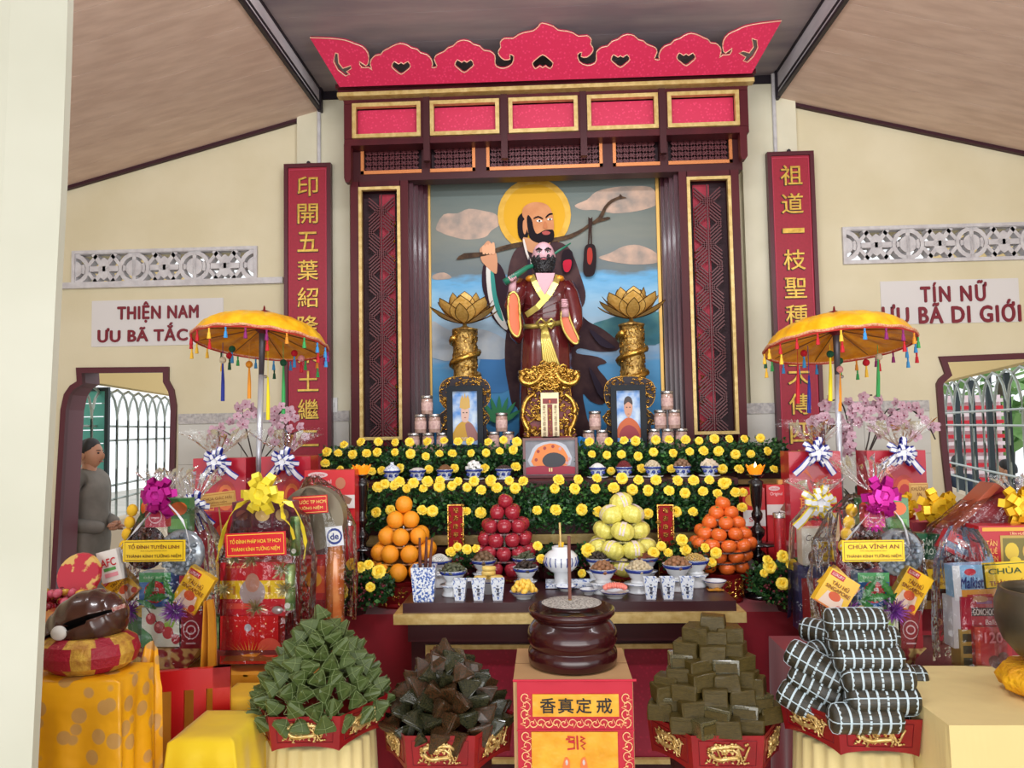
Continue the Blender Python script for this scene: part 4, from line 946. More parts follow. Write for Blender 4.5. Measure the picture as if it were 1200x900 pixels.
def foliage(name, label, c0, fn, n, sz=.02, parent=None, mt=None):
    m = MB()
    for k in range(n):
        c = fn(); d = Vector((U(-1, 1), U(-1, .3), U(-.6, 1))).normalized(); s_ = d.cross(Vector((U(-1, 1), U(-1, 1), U(-1, 1)))).normalized(); nrm = d.cross(s_); L = sz * U(.7, 1.4)
        a = c + d * L; b = c + d * L * .5 + s_ * L * .3 + nrm * L * .1; e = c + d * L * .5 - s_ * L * .3 + nrm * L * .1; m.m = 0 if U(0, 1) < .8 else 1
        m.add([c, b, a, e], [(0, 1, 2), (0, 2, 3)])
    return m.build(name, [M_leaf, mat('fresh_leaf_green', (74, 124, 58), .4)], parent, kind='stuff', label=label, cat='foliage')
random.seed(11)
YG1, YG2 = 3.88, 3.55
g1 = foliage('rose_leaves', 'dense green rose leaves of the upper garland', 0, lambda: P(U(378, 614) if U(0, 1) < .5 else U(678, 920), 0, 1) * 0 + (lambda px, t: PZ(px, YG1 + .09 * math.cos(t) * U(.2, 1), 1.385 + .075 * math.sin(t) * U(.3, 1.15)))(U(378, 614) if U(0, 1) < .5 else U(676, 920), U(0, 6.28)), 8200, .022)
g2 = foliage('rose_leaves', 'dense green rose leaves of the lower garland', 0, lambda: (lambda px, t: PZ(px, YG2 + .07 * math.cos(t) * U(.2, 1), 1.18 + .10 * math.sin(t) * U(.3, 1.1)))(U(426, 862), U(0, 6.28)), 8600, .022)
foliage('rose_leaves', 'green rose leaves at the right outer end of the steps', 0, lambda: (lambda px, t: PZ(px, 3.75 + .05 * math.cos(t), 1.20 + .03 * math.sin(t)))(U(838, 866), U(0, 6.28)), 300, .022)
L1 = 'yellow rose in the upper garland left of the altar picture'; L2 = 'yellow rose in the upper garland right of the altar picture'; L3 = 'yellow rose along the top edge of the lower garland'; L4 = 'yellow rose in the bottom row of the lower garland'
def Zq(o, s, *v): return [(o[0] + a / s, o[1] + b / s) for a, b in v]
up_l = Zq((360, 500), 4.5, (105, 135), (163, 140), (240, 147), (195, 97), (313, 142), (370, 135), (465, 83), (463, 135), (545, 143), (540, 82), (635, 80), (625, 157), (697, 143), (722, 75), (765, 143), (795, 80), (860, 78), (865, 140), (943, 138), (955, 82), (1015, 130), (1035, 70), (1087, 122), (1105, 80), (95, 195), (175, 228), (340, 237), (393, 232), (490, 220), (641, 225), (776, 220), (937, 222), (1100, 213), (285, 82), (375, 80))
up_r = Zq((640, 500), 3.75, (190, 68), (201, 122), (267, 125), (275, 65), (343, 62), (331, 122), (393, 63), (404, 130), (472, 112), (482, 58), (540, 58), (557, 117), (613, 58), (631, 110), (691, 107), (672, 62), (739, 54), (758, 108), (804, 54), (832, 122), (870, 54), (900, 120), (942, 50), (972, 108), (847, 188), (905, 188), (1000, 188), (775, 186), (418, 184), (550, 186), (285, 195))
lo = Zq((360, 500), 4.5, (372, 320), (408, 303), (460, 310), (485, 293), (525, 326), (560, 298), (613, 326), (634, 290), (697, 315), (700, 285), (763, 312), (795, 290), (843, 320), (880, 288), (917, 335), (970, 285), (1000, 323), (1065, 285), (1097, 325), (1140, 290), (250, 235), (291, 258)) + \
     Zq((640, 500), 3.75, (38, 272), (55, 235), (125, 273), (141, 232), (216, 273), (222, 227), (297, 270), (333, 227), (379, 277), (406, 235), (447, 280), (483, 235), (540, 282), (577, 238), (610, 292), (648, 237), (690, 285), (717, 235), (752, 295), (833, 290), (780, 250), (795, 245))
lo2 = Zq((360, 500), 4.5, (365, 452), (255, 410), (440, 440), (605, 442), (660, 445), (840, 447), (915, 455)) + Zq((480, 380), 3.75, (310, 828), (560, 818), (642, 817), (757, 815), (830, 825), (1047, 833), (1170, 820)) + Zq((640, 500), 3.75, (445, 383), (645, 375), (862, 355), (865, 290), (572, 375))
def row_roses(vs, Y, cuts, rowname, group, base=1.0):
    vs = sorted(vs); rows = {}
    for v in vs:
        k = sum(v[1] - (v[0] - 640) * 0 > c for c in cuts); rows.setdefault(k, []).append(v)
    for k, r_ in rows.items():
        for i, v in enumerate(r_): rose(v[0], v[1], Y, nth(i, len(r_), 'yellow rose') + ' in ' + rowname[k], group, base * U(.85, 1.12))
row_roses(up_l, YG1 - .10, (523, 543), ('the top line of the upper garland, left half', 'the middle line of the upper garland, left half', 'the bottom line of the upper garland, left half'), 'roses of the upper garland, left half')
row_roses(up_r, YG1 - .10, (522, 540), ('the top line of the upper garland, right half', 'the middle line of the upper garland, right half', 'the bottom line of the upper garland, right half'), 'roses of the upper garland, right half')
row_roses(lo, YG2 - .08, (567.5,), ('the upper line along the lower garland', 'the second line along the lower garland'), 'roses on the top edge of the lower garland', 1.05)
row_roses(lo2, YG2 - .07, (), ('the bottom line of the lower garland',), 'roses in the bottom line of the lower garland', 1.05)

# ================================================================ SMALL WARES ON THE STEPS
def mtin():
    t = thing('spice_tin', 'x', 'jar', (0, 0, 0), 0, 'glass jars with silver lids on the top shelf')
    MB().lathe([(.029, 0), (.031, .004), (.031, .078), (.027, .084)], n=20).build('glass_body', mat('jar_pinkish_contents', (196, 164, 150), .15, c2=(168, 132, 120), sc=60, coat=.5), t, smooth=True)
    MB().lathe([(.0305, .084), (.0325, .086), (.0325, .098), (.030, .100), (0, .100)], n=20).build('lid', M_steel, t, smooth=True)
    MB().lathe([(.0315, .02), (.0318, .021), (.0318, .062), (.0315, .063)], n=20, cap=False).build('paper_label', mat('pale_pink_label', (222, 190, 180), .6, c2=(190, 150, 146), sc=90), t, smooth=True)
    return t
proto = mtin(); kids(proto); first = True
def tin(px, k, lab, Y=4.12):
    global first
    p = PZ(px, Y + U(-.004, .004), ZA + k * .1003)
    if first: proto.location = p; proto['label'] = lab; first = False
    else: dup(proto, p, (0, 0, U(0, 6)), lab)
for px in (485, 502, 518.5): tin(px, 0, 'glass jar with silver lid in the bottom row left of the golden-crown portrait')
for px, l in ((493, 'left'), (509.5, 'right')): tin(px, 1, 'glass jar with silver lid, %s one in the middle row left of the portraits' % l)
tin(500.5, 2, 'glass jar with silver lid topping the stack at the left pillar')
for px in (579, 596): tin(px, 0, 'glass jar with silver lid in the bottom row just left of the golden tablet')
tin(588, 1, 'glass jar with silver lid standing alone on top, left of the golden tablet')
for px in (690, 706): tin(px, 0, 'glass jar with silver lid in the bottom row just right of the golden tablet')
tin(697.5, 1, 'glass jar with silver lid standing alone on top, right of the golden tablet')
for px in (767, 783, 799): tin(px, 0, 'glass jar with silver lid in the bottom row right of the red-robed portrait')
for px, l in ((774, 'left'), (790.5, 'right')): tin(px, 1, 'glass jar with silver lid, %s one in the middle row at the right pillar' % l)
tin(782, 2, 'glass jar with silver lid topping the stack at the right pillar')
# blue cloth ends
for i, (a, b) in enumerate(((598, 610), (677, 690))):
    p0 = PZ(a, 4.02, 1.44); p1 = PZ(b, 4.02, 1.44)
    m = MB().grid(lambda u, v: Vector((p0.x + (p1.x - p0.x) * u, 4.0 - .02 * math.sin(6 * u) - .01 * v, 1.50 - .055 * v - .02 * abs(u - (0.8 if i == 0 else .2)))), 8, 4)
    m.build('blue_cloth', mat('sky_blue_cloth', (40, 130, 206), .6), None, label='crumpled sky blue cloth at the %s foot of the golden tablet' % ('left' if i == 0 else 'right'), cat='cloth')
# picture leaning at the centre
Yp = 3.80; x0, x1, z0, z1 = rect(613, 513, 677, 558, Yp)
t = thing('table_picture', 'framed picture of a dark pot under an orange arch leaning on the rose garland', 'picture', ((x0 + x1) / 2, Yp, 1.302)); z0 = 1.302
MB().frame(x0, x1, z0, z1, .012, Yp - .01, Yp + .012).build('frame', mat('grey_brown_frame', (112, 74, 74), .4), t, world=True)
MB().bb(x0 - .012, x1 + .012, Yp - .015, Yp + .02, z0 - .0, z0 + .012).build('base', mat('reddish_base', (104, 50, 56), .5), t, world=True)
MB().bb(x0 + .01, x1 - .01, Yp, Yp + .012, z0 + .01, z1 - .01).build('print', mat('grey_print_ground', (138, 140, 146), .5, c2=(118, 118, 128), sc=18), t, world=True)
cx = (x0 + x1) / 2; W, H = x1 - x0, z1 - z0
def fp(lp, c, nm, i, k=2): return shape2d(nm, [smooth_loop([(cx + a * W, z0 + b * H) for a, b in lp], k)], Yp - .001 - .0006 * i, .0005, mat('pic_%d_%d_%d' % c, c, .5), t)
fp([(-.37, .3), (-.36, .6), (-.26, .82), (0, .92), (.22, .86), (.33, .7), (.36, .3)], (186, 190, 200), 'printed_arch', 0)
fp([(-.31, .3), (-.31, .55), (-.22, .76), (0, .86), (.17, .8), (.28, .64), (.31, .3)], (226, 130, 60), 'printed_arch', 1)
fp([(-.45, .08), (-.45, .26), (-.2, .3), (.2, .3), (.45, .26), (.45, .08)], (158, 36, 62), 'printed_table', 2, 1)
fp([(-.15, .42), (-.1, .55), (0, .62), (.12, .62), (.24, .54), (.28, .42), (.22, .3), (.08, .26), (-.08, .28)], (50, 50, 58), 'printed_pot', 3)
for a, b in ((-.22, .66), (-.26, .45), (-.1, .74), (.05, .78), (.18, .72), (.3, .36), (.34, .46)): fp([(a + .03 * math.cos(q), b + .045 * math.sin(q)) for q in (0, 1.2, 2.4, 3.6, 4.8)], (160, 60, 50) if a < .15 else (200, 150, 150), 'printed_flower', 4)
for a in (-.02, .02): fp([(a - .012, .15), (a + .012, .15), (a + .012, .24), (a - .012, .24)], (236, 214, 150), 'printed_cup', 4, 1)

# footed offering bowls on the middle step
def bowl_proto(name='offering_bowl', r=.040, h=.040, rim=None):
    t = thing(name, 'x', 'bowl')
    MB().lathe([(r * .62, 0), (r * .6, .008), (r * .5, .014), (r * .62, .018), (r * .88, h * .7 + .012), (r, h + .014), (r * 1.03, h + .015), (r * .96, h + .012), (r * .8, h * .6 + .012), (0, .022)], n=24).build('body', M_bw if rim is None else M_white, t, smooth=True)
    MB().lathe([(r * .99, h + .004), (r * 1.02, h + .0045), (r * 1.04, h + .013), (r * 1.02, h + .0135)] if rim is None else [(r * .90, h * .68 + .012), (r * .935, h * .7 + .012), (r * 1.035, h + .010), (r * 1.01, h + .011)], n=24, cap=False).build('blue_band', M_cobalt, t, smooth=True)
    return t
M_sau = M_white
def small_bowl(px, py, kind, label):
    p = PZ(px, 3.70, ZB_); t = bowl_proto(); t['label'] = label; t.location = p; t['group'] = 'small blue and white bowls on the middle step'
    MB().lathe([(.03, -.0), (.045, .004), (.052, .009), (.05, .010), (.03, .006)], n=24).build('saucer', M_white, t, smooth=True)
    for s in (-1, 0, 1): MB().ell((s * .026, -.036 + abs(s) * .010, .030), (.009, .003, .008), 8, 6).build('painted_medallion', M_cobalt, t, smooth=True)
    z = .048
    if kind == 'lid':
        MB().lathe([(.04, z), (.040, z + .006), (.030, z + .022), (.012, z + .032), (.008, z + .036), (.010, z + .044), (0, z + .046)], n=20).build('lid', M_bw, t, smooth=True)
    elif kind == 'paper': MB().lathe([(.038, z), (.037, z + .006), (.02, z + .016), (0, z + .018)], n=12, ribs=5, ra=.08).build('cover', mat('pale_foil_cover', (214, 210, 206), .4), t)
    else:
        c, c2, sz, n, hh = {'brown': ((134, 92, 56), (104, 66, 40), .0045, 200, .026), 'rice': ((236, 236, 232), (220, 220, 216), .004, 200, .022), 'sugar': ((238, 238, 236), None, .011, 16, .04), 'dark': ((66, 48, 46), None, .008, 40, .016), 'red': ((110, 30, 34), None, .006, 90, .03), 'nuts': ((206, 190, 160), None, .009, 34, .028), 'balls': ((136, 102, 78), None, .012, 18, .03), 'cubes': ((224, 208, 184), None, .012, 18, .028)}[kind]
        mt = mat('bowl_food_' + kind, c, .6, c2=c2, sc=60); m = MB()
        for k in range(n):
            q = k / n; a = k * 2.4; rr = .034 * math.sqrt(1 - q); v = Vector((rr * math.cos(a), rr * math.sin(a), z + hh * q + sz * .3))
            if kind in ('sugar', 'cubes'): m.box(v, (sz * 1.5, sz * 1.5, sz * 1.2), (U(-.3, .3), U(-.3, .3), U(0, 3)))
            else: m.ell(v, (sz, sz, sz * .8), 6, 4, (U(0, 3), U(0, 3), 0))
        m.build('contents', mt, t, kind='stuff', smooth=kind not in ('sugar', 'cubes'))
    return t
for px, k, l in ((459.5, 'lid', 'small blue and white bowl with a domed patterned lid, left end of the middle step'), (489.5, 'paper', 'small blue and white bowl with pale crimped cover'), (521.5, 'brown', 'small blue and white bowl heaped with brown grains'), (555.5, 'sugar', 'small blue and white bowl piled with white cubes'), (590.5, 'dark', 'small blue and white bowl of dark pieces left of the altar picture'), (700.5, 'rice', 'small blue and white bowl heaped with white rice'), (731.5, 'red', 'small blue and white bowl of dark red beans'), (765, 'nuts', 'small blue and white bowl of pale nuts'), (799.5, 'balls', 'small blue and white bowl of round brown nuts'), (831.5, 'cubes', 'small blue and white bowl of cream cubes, right end of the middle step')):
    small_bowl(px, 0, k, l)

# ================================================================ RED TABLE AND ITS LOAD
tb_ = thing('offering_table', 'long offering table draped in dark red cloth to near the floor', 'table', (0, 3.35, 0))
a, b = PZ(386, 3.16, .8).x, PZ(946, 3.16, .8).x
def drape(x0, x1, y, zt, zb, fold, amp, n=120):
    m = MB().grid(lambda u, v: Vector((x0 + (x1 - x0) * u, y - amp * (.15 + v) * math.sin(u * fold * 6.28) * (1 + .3 * math.sin(u * 37)), zt + (zb - zt) * v)), n, 6); return m
m = drape(a, b, 3.15, .80, .17, 9, .008); m.bb(a, b, 3.15, 3.58, .785, .80); m.bb(a, a + .004, 3.15, 3.58, .17, .79); m.bb(b - .004, b, 3.15, 3.58, .17, .79)
m.build('tablecloth', M_redcloth, tb_, world=True, smooth=False)
for x in (a + .06, b - .06):
    for y in (3.2, 3.5): MB().bb(x - .02, x + .02, y - .02, y + .02, 0, .785).build('leg', M_wood2, tb_, world=True)
# fruit
def fruit_mesh(kind):
    if kind == 'orange': return MB().lathe([(0, -.98), (.35, -.94), (.7, -.72), (.92, -.38), (1, 0), (.93, .37), (.72, .70), (.38, .93), (.12, .985), (0, .955)], n=18).mesh('orange', mat('orange_peel', (246, 150, 22), .4, c2=(250, 166, 40), sc=40, bump=.25, bsc=900), True)
    if kind == 'apple': return MB().lathe([(0, -.78), (.25, -.86), (.6, -.80), (.86, -.45), (1, .05), (.95, .42), (.72, .76), (.42, .88), (.18, .82), (0, .62)], n=18).mesh('apple', mat('red_apple_skin', (150, 26, 48), .25, c2=(196, 70, 70), sc=28, coat=.4, lo=.45, hi=.8, spec=.4), True)
    if kind == 'tangerine': return MB().lathe([(0, -.74), (.4, -.80), (.8, -.58), (1, -.1), (.96, .25), (.7, .62), (.32, .76), (.1, .74), (0, .70)], n=18).mesh('persimmon', mat('orange_red_persimmon', (236, 120, 46), .3, c2=(222, 92, 34), sc=25, coat=.3), True)
    m = MB(); prof = [(.02, -.74), (.4, -.72), (.75, -.52), (.97, -.18), (1, .1), (.88, .45), (.6, .68), (.25, .76), (.02, .74)]; vs = []; n = 40
    return m.lathe(prof, n=n, ribs=10, ra=.05).mesh('melon', mat('yellow_green_melon_skin', (236, 226, 120), .35, c2=(216, 206, 92), sc=9, coat=.3), True)
M_stem = mat('brown_stem', (92, 70, 46), .8); M_calyx = mat('green_calyx', (96, 116, 56), .7)
def fruit(me, nm, r, p, label, group, sy=None, rot=None, extra=None):
    o = link(nm, me, None, p, rot or (U(-.4, .4), U(-.4, .4), U(0, 6.3)), label, 'fruit', group, scale=r)
    if extra: link(extra[0], extra[1], o)
    return o
stem_me = MB().tube([(0, 0, .6), (.03, 0, .85), (.10, 0, 1.02)], [.05, .035, .05], 5).mesh('stem', M_stem)
cal_me = MB().lathe([(.3, .74), (.16, .78), (.05, .82), (0, .84)], n=8, ribs=4, ra=.4).mesh('calyx', M_calyx)
band_me = MB().add([Vector((math.cos(a) * q, y, math.sin(a) * q * .8)) for a in [-.25 + k * .36 for k in range(8)] for y, q in ((-.22, 1.03), (.22, 1.03))], [(2 * k, 2 * k + 1, 2 * k + 3, 2 * k + 2) for k in range(7)]).mesh('paper_band', mat('white_paper_band', (226, 210, 206), .6))
dot_me = MB().ell((0, 0, .93), (.10, .10, .06), 6, 4).mesh('stem_button', M_calyx)
def stand(px, Y, label, tiers, zbase, hb):
    """tiered wire stand with carved red and gold base; tiers = (z, radius)"""
    c = PZ(px, Y, zbase); t = thing('fruit_stand', label, 'stand', c)
    rb = tiers[0][1]
    MB().lathe([(rb * .86, 0), (rb * .9, .01), (rb * .8, .02), (rb * .92, hb - .015), (rb * 1.0, hb), (0, hb)], n=16).build('carved_base', M_redl, t)
    m = MB()
    for k in range(70):
        a = U(-math.pi, 0); z = U(.015, hb - .01); rr = U(.006, .012); b = U(0, 6.28); q0 = rb * .9
        m.tube([(math.cos(a + rr * math.cos(b + q) / q0) * q0, math.sin(a + rr * math.cos(b + q) / q0) * q0, z + rr * math.sin(b + q)) for q in (0, .8, 1.6, 2.4, 3.2)], [.001, .003, .003, .002, .001], 4)
    m.build('gold_relief', M_gold, t, kind='stuff')
    MB().tube([(0, 0, hb), (0, 0, tiers[-1][0] - zbase + .01)], .006, 8).build('rod', M_steel, t)
    for z, r in tiers:
        h = z - zbase; MB().lathe([(.006, h - .004), (r, h - .004), (r * 1.03, h + .003), (r, h), (.006, h)], n=28).build('tier_plate', M_steel if z > tiers[0][0] else M_redl, t, smooth=False)
    return t
FR = {}
def pyramid(kind, nm, r, px, Y, rows, label, group, adj, flat=1, extra=None, zbase=ZT, hb=.075):
    """rows = (py of the centres, ring radius in px, count, own plate?)"""
    me = fruit_mesh(kind); tiers = []
    for py, rp, n, pl in rows:
        z = P(px, py, Y).z; rr = rp * Y / F
        if pl: tiers.append((z - r * flat - .002, max(rr + r * .5, .03)))
    tiers.sort()
    zb = tiers[0][0] - hb if tiers[0][0] - hb > zbase else zbase
    stand(px, Y, 'tiered stand with carved red and gold base under the %s' % nm + 's', tiers, zbase, max(.03, tiers[0][0] - zbase - .004))
    N = len(rows)
    for i, (py, rp, n, pl) in enumerate(rows):
        z = P(px, py, Y).z; c = PZ(px, Y, z); rr = rp * Y / F
        tn = ['top', 'second', 'third', 'fourth', 'fifth', 'sixth'][i] if i < N - 1 else 'lowest'
        AN = [-math.pi / 2 + (k + .5 * (i % 2)) * 2 * math.pi / n for k in range(n)]
        fr_ = sorted([k for k in range(n) if math.sin(AN[k]) < .12], key=lambda k: math.cos(AN[k]))
        for k in range(n):
            a = AN[k]
            q = c + Vector((rr * math.cos(a), rr * math.sin(a), U(-.002, .002)))
            if n == 1: l = '%s %s crowning the %s pyramid' % (adj, nm, nm)
            elif k in fr_: l = nth(fr_.index(k), len(fr_), '%s %s' % (adj, nm)) + ' on the front of its pyramid, %s tier' % tn
            else: l = '%s %s at the back of the %s tier of its pyramid' % (adj, nm, tn)
            fruit(me, nm, r * U(.95, 1.03), q, l, group, extra=extra, rot=(U(-.3, .3), U(-.3, .3), a + U(-.4, .4)) if kind == 'melon' else None)
pyramid('orange', 'orange', .0385, 473.5, 3.36, [(591, 0, 1, 0), (608, 10.5, 3, 1), (627, 21, 6, 1), (645, 29, 8, 1), (665, 35, 10, 1)], 0, 'oranges stacked on the tiered stand', 'bright', .98, ('stem_button', dot_me))
pyramid('apple', 'apple', .033, 592, 3.36, [(587, 0, 1, 0), (600, 12.5, 4, 1), (615, 20, 7, 1), (630, 24.5, 8, 1), (645, 28.5, 10, 1), (663, 31, 10, 1)], 0, 'red apples stacked on the tiered stand', 'dark red', .86, ('stem', stem_me), zbase=ZF)
pyramid('melon', 'melon', .0505, 728, 3.34, [(588, 0, 1, 0), (602, 13.5, 3, 1), (621, 19, 4, 1), (641, 27, 7, 1), (661, 22, 4, 1)], 0, 'yellow melons stacked on the tiered stand', 'ribbed yellow', .74, ('paper_band', band_me), zbase=ZF)
pyramid('tangerine', 'persimmon', .0335, 847, 3.36, [(589, 0, 1, 0), (600, 9.5, 3, 1), (611, 16.5, 5, 1), (623, 24, 8, 1), (635, 29.5, 10, 1), (648, 25, 8, 1), (662, 21, 6, 1)], 0, 'persimmons stacked on the tiered stand', 'orange-red', .78, ('calyx', cal_me))
# red and gold plaques and red candles, candlesticks
for px, lab in ((535.5, 'red and gold lettered plaque between the oranges and the apples'), (782, 'red and gold lettered plaque between the melons and the persimmons')):
    Y = 3.44; c = PZ(px, Y, ZT); z1 = P(px, 591, Y).z - ZT; t = thing('gilt_plaque', lab, 'plaque', c)
    MB().bb(-.034, .034, -.01, .012, 0, z1).build('board', mat('plaque_red', (150, 14, 24), .6, spec=.2), t)
    m = MB(); carve(m, [(-.036, 0), (-.022, 0), (-.022, z1), (-.036, z1)], -.012, 30, .007); carve(m, [(.022, 0), (.036, 0), (.036, z1), (.022, z1)], -.012, 30, .007); m.frame(-.036, .036, 0, z1, .004, -.014, -.008)
    m.build('gilt_border', M_gold, t, kind='stuff')
    for k in range(5): text('福壽康寧祥'[k], (0, -.011, z1 - .025 - k * .036), .024, .024, M_gold, t, world=False, name='character')
    MB().bb(-.04, .04, -.03, .03, 0, .012).build('base', M_redl, t)
def candlestick(px, label, lit):
    Y = 3.40; c = PZ(px, Y, ZT); H = P(px, 556, Y).z - ZT; t = thing('candlestick', label, 'candlestick', c)
    pr = [(.062, 0), (.062, .012), (.045, .02), (.02, .035), (.016, .06), (.034, .08), (.036, .10), (.016, .12), (.014, .15), (.03, .17), (.032, .19), (.012, .205), (.012, .22), (.085, .226), (.088, .232), (.02, .236), (.016, .25), (.03, .27), (.033, .29), (.014, .31), (.012, .325), (.022, .34), (.024, .36), (.016, .375), (.022, .40), (.028, H - .05), (.032, H - .03), (.016, H - .02), (.03, H - .006), (.036, H), (0, H)]
    MB().lathe(pr, n=24).build('black_stem', mat('gloss_black_lacquer', (20, 14, 18), .2, coat=.5), t, smooth=True)
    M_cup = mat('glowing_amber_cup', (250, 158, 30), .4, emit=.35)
    for k in range(8):
        a = k * math.pi / 4; M = Matrix.Rotation(a, 3, 'Z')
        def f(u, v): w2 = .017 * math.sin(math.pi * min(1, u * .75 + .25)) ** .7 * (1 if u < .99 else .1); y = (v - .5) * 2 * w2; return M @ Vector((.020 + .024 * u - y * y * 8, y, H + .045 * u))
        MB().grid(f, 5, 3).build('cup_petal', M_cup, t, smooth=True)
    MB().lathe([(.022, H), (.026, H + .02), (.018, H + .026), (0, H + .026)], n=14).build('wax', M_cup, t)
    if lit: MB().lathe([(0, H + .026), (.006, H + .034), (.004, H + .046), (0, H + .056)], n=8).build('flame', mat('flame', (255, 236, 180), .5, emit=6), t, smooth=True)
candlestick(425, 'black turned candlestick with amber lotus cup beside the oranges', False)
candlestick(890.5, 'black turned candlestick with lit amber lotus cup beside the persimmons', True)
for px, py, lab in ((409, 612, 'red glitter candle left of the black candlestick'), (917, 603, 'red glitter candle right of the lit candlestick')):
    Y = 3.24; c = PZ(px, Y, ZT); z = P(px, py, Y).z - ZT; t = thing('red_candle', lab, 'candle', c)
    MB().lathe([(.024, 0), (.024, z), (.018, z + .004), (0, z + .002)], n=18).build('wax', mat('red_glitter_wax', (150, 14, 28), .3, c2=(190, 40, 40), sc=150, lo=.55, hi=.7), t, smooth=True)
    MB().lathe([(.025, z - .012), (.026, z + .006), (.024, z + .008), (.022, z + .004)], n=18, cap=False).build('glass_rim', M_steel, t, smooth=True); MB().tube([(0, 0, z), (.001, 0, z + .015)], .0015, 5).build('wick', M_black, t)

# ================================================================ FRONT ALTAR TABLE
YF = 2.90; ZF = .90
x0 = PZ(472, YF, .87).x; x1 = PZ(863, YF, .87).x
t = thing('altar_table', 'low dark lacquered altar table with gold rail and red patterned panels', 'table', ((x0 + x1) / 2, YF, 0))
MB().bb(x0, x1, YF, 3.23, .832, ZF).build('top', mat('top_dark_lacquer', (62, 32, 36), .3, spec=.4), t, world=True)
MB().bb(PZ(512, 3.3, ZF).x, PZ(806, 3.3, ZF).x, 3.231, 3.52, .832, ZF).build('rear_leaf', MATS['top_dark_lacquer'], t, world=True)
ga, gb, gz0, gz1 = rect(461, 719, 875, 731, YF - .02)
MB().bb(ga, gb, YF - .02, 3.1, gz0, gz1).build('gold_rail', M_goldp, t, world=True)
da, db, dz0, dz1 = rect(478, 731, 860, 748, YF + .01)
MB().bb(da, db, YF + .01, 3.1, dz0 - .01, dz1).build('apron_rail', M_wood2, t, world=True)
fa, fb, _, fz1 = rect(482, 742, 850, 756, YF + .04)
fz0 = .12
ga, gb, g0, g1 = rect(499, 755, 834, 762, YF + .04)
m = MB(); m.bb(fa, ga, YF + .04, 3.08, 0.0, dz0); m.bb(gb, fb, YF + .04, 3.08, 0.0, dz0); m.bb(ga, gb, YF + .04, 3.08, g1, dz0); m.bb(ga, gb, YF + .04, 3.08, .10, .30)
m.build('body_frame', M_wood2, t, world=True)
st_ = [PZ(p, YF + .04, .6).x for p in (596, 612, 722, 738)]
for i, (a, b) in enumerate(((ga, PZ(612, YF + .03, .7).x), (PZ(612, YF + .03, .7).x, PZ(726, YF + .03, .7).x), (PZ(726, YF + .03, .7).x, gb))):
    MB().frame(a, b, .30, g1 + .002, .017, YF + .03, YF + .05).build('gold_frame', M_goldp, t, world=True)
    MB().bb(a + .01, b - .01, YF + .06, YF + .07, .30, g1).build('panel', mat('dusky_pink_panel', (178, 34, 66), .6, c2=(156, 28, 56), sc=60, kind='vor', lo=.1, hi=.4), t, world=True)
def put(px, py):
    """point of the table top seen at this pixel"""
    d = ray(px, py); k = (ZF - CAM.z) / d.z; return CAM + d * k
cup_me = None
for i, px in enumerate((539.5, 561.5, 583.5, 762.5, 782.5, 805)):
    p = PZ(px, 2.945, ZF); side = 'left' if i < 3 else 'right'
    t = thing('tea_cup', '%s square blue and white cup in the trio on the %s of the altar table' % (('left-hand', 'middle', 'right-hand')[i % 3], side), 'cup', p, U(-.08, .08), 'square blue and white tea cups')
    M4 = R(45); s2 = math.sqrt(2)
    MB().lathe([(.017 * s2, 0), (.018 * s2, .004), (.026 * s2, .078), (.0245 * s2, .078), (.016 * s2, .01), (0, .008)], n=4).build('body', M_bw, t, rot=(0, 0, M4))
    for k, (z, w_, a) in enumerate(((.058, .006, 0), (.046, .013, 20), (.038, .008, -10), (.026, .010, 15))):
        MB().box((0, -.0228 + (.06 - z) * .08 - .0006, z), (w_, .0012, .011), (R(-6), R(a), 0)).build('inked_figure', mat('inked_blue_black', (20, 26, 60), .4), t)
# square vase with incense sticks
p = PZ(497.5, 2.95, ZF); t = thing('square_vase', 'tall square blue and white vase at the left end of the altar table', 'vase', p, .06)
s2 = math.sqrt(2)
M_floral = mat('blue_floral_porcelain', (232, 238, 244), .2, c2=(58, 96, 176), sc=120, coat=.4, lo=.48, hi=.58, detail=3)
MB().lathe([(.036 * s2, 0), (.038 * s2, .004), (.046 * s2, .118), (.047 * s2, .128), (.044 * s2, .130), (.036 * s2, .01), (0, .01)], n=4).build('body', M_floral, t, rot=(0, 0, R(45)))
for a, b in ((.0, .02), (.012, -.01), (-.012, .0)):
    MB().tube([(a, b, .01), (a * 1.6 + .004, b, .13), (a * 2 + .008, b, .235)], [.004, .007, .004], 6).build('incense_bundle', mat('dark_incense', (92, 46, 36), .7), t, smooth=True)
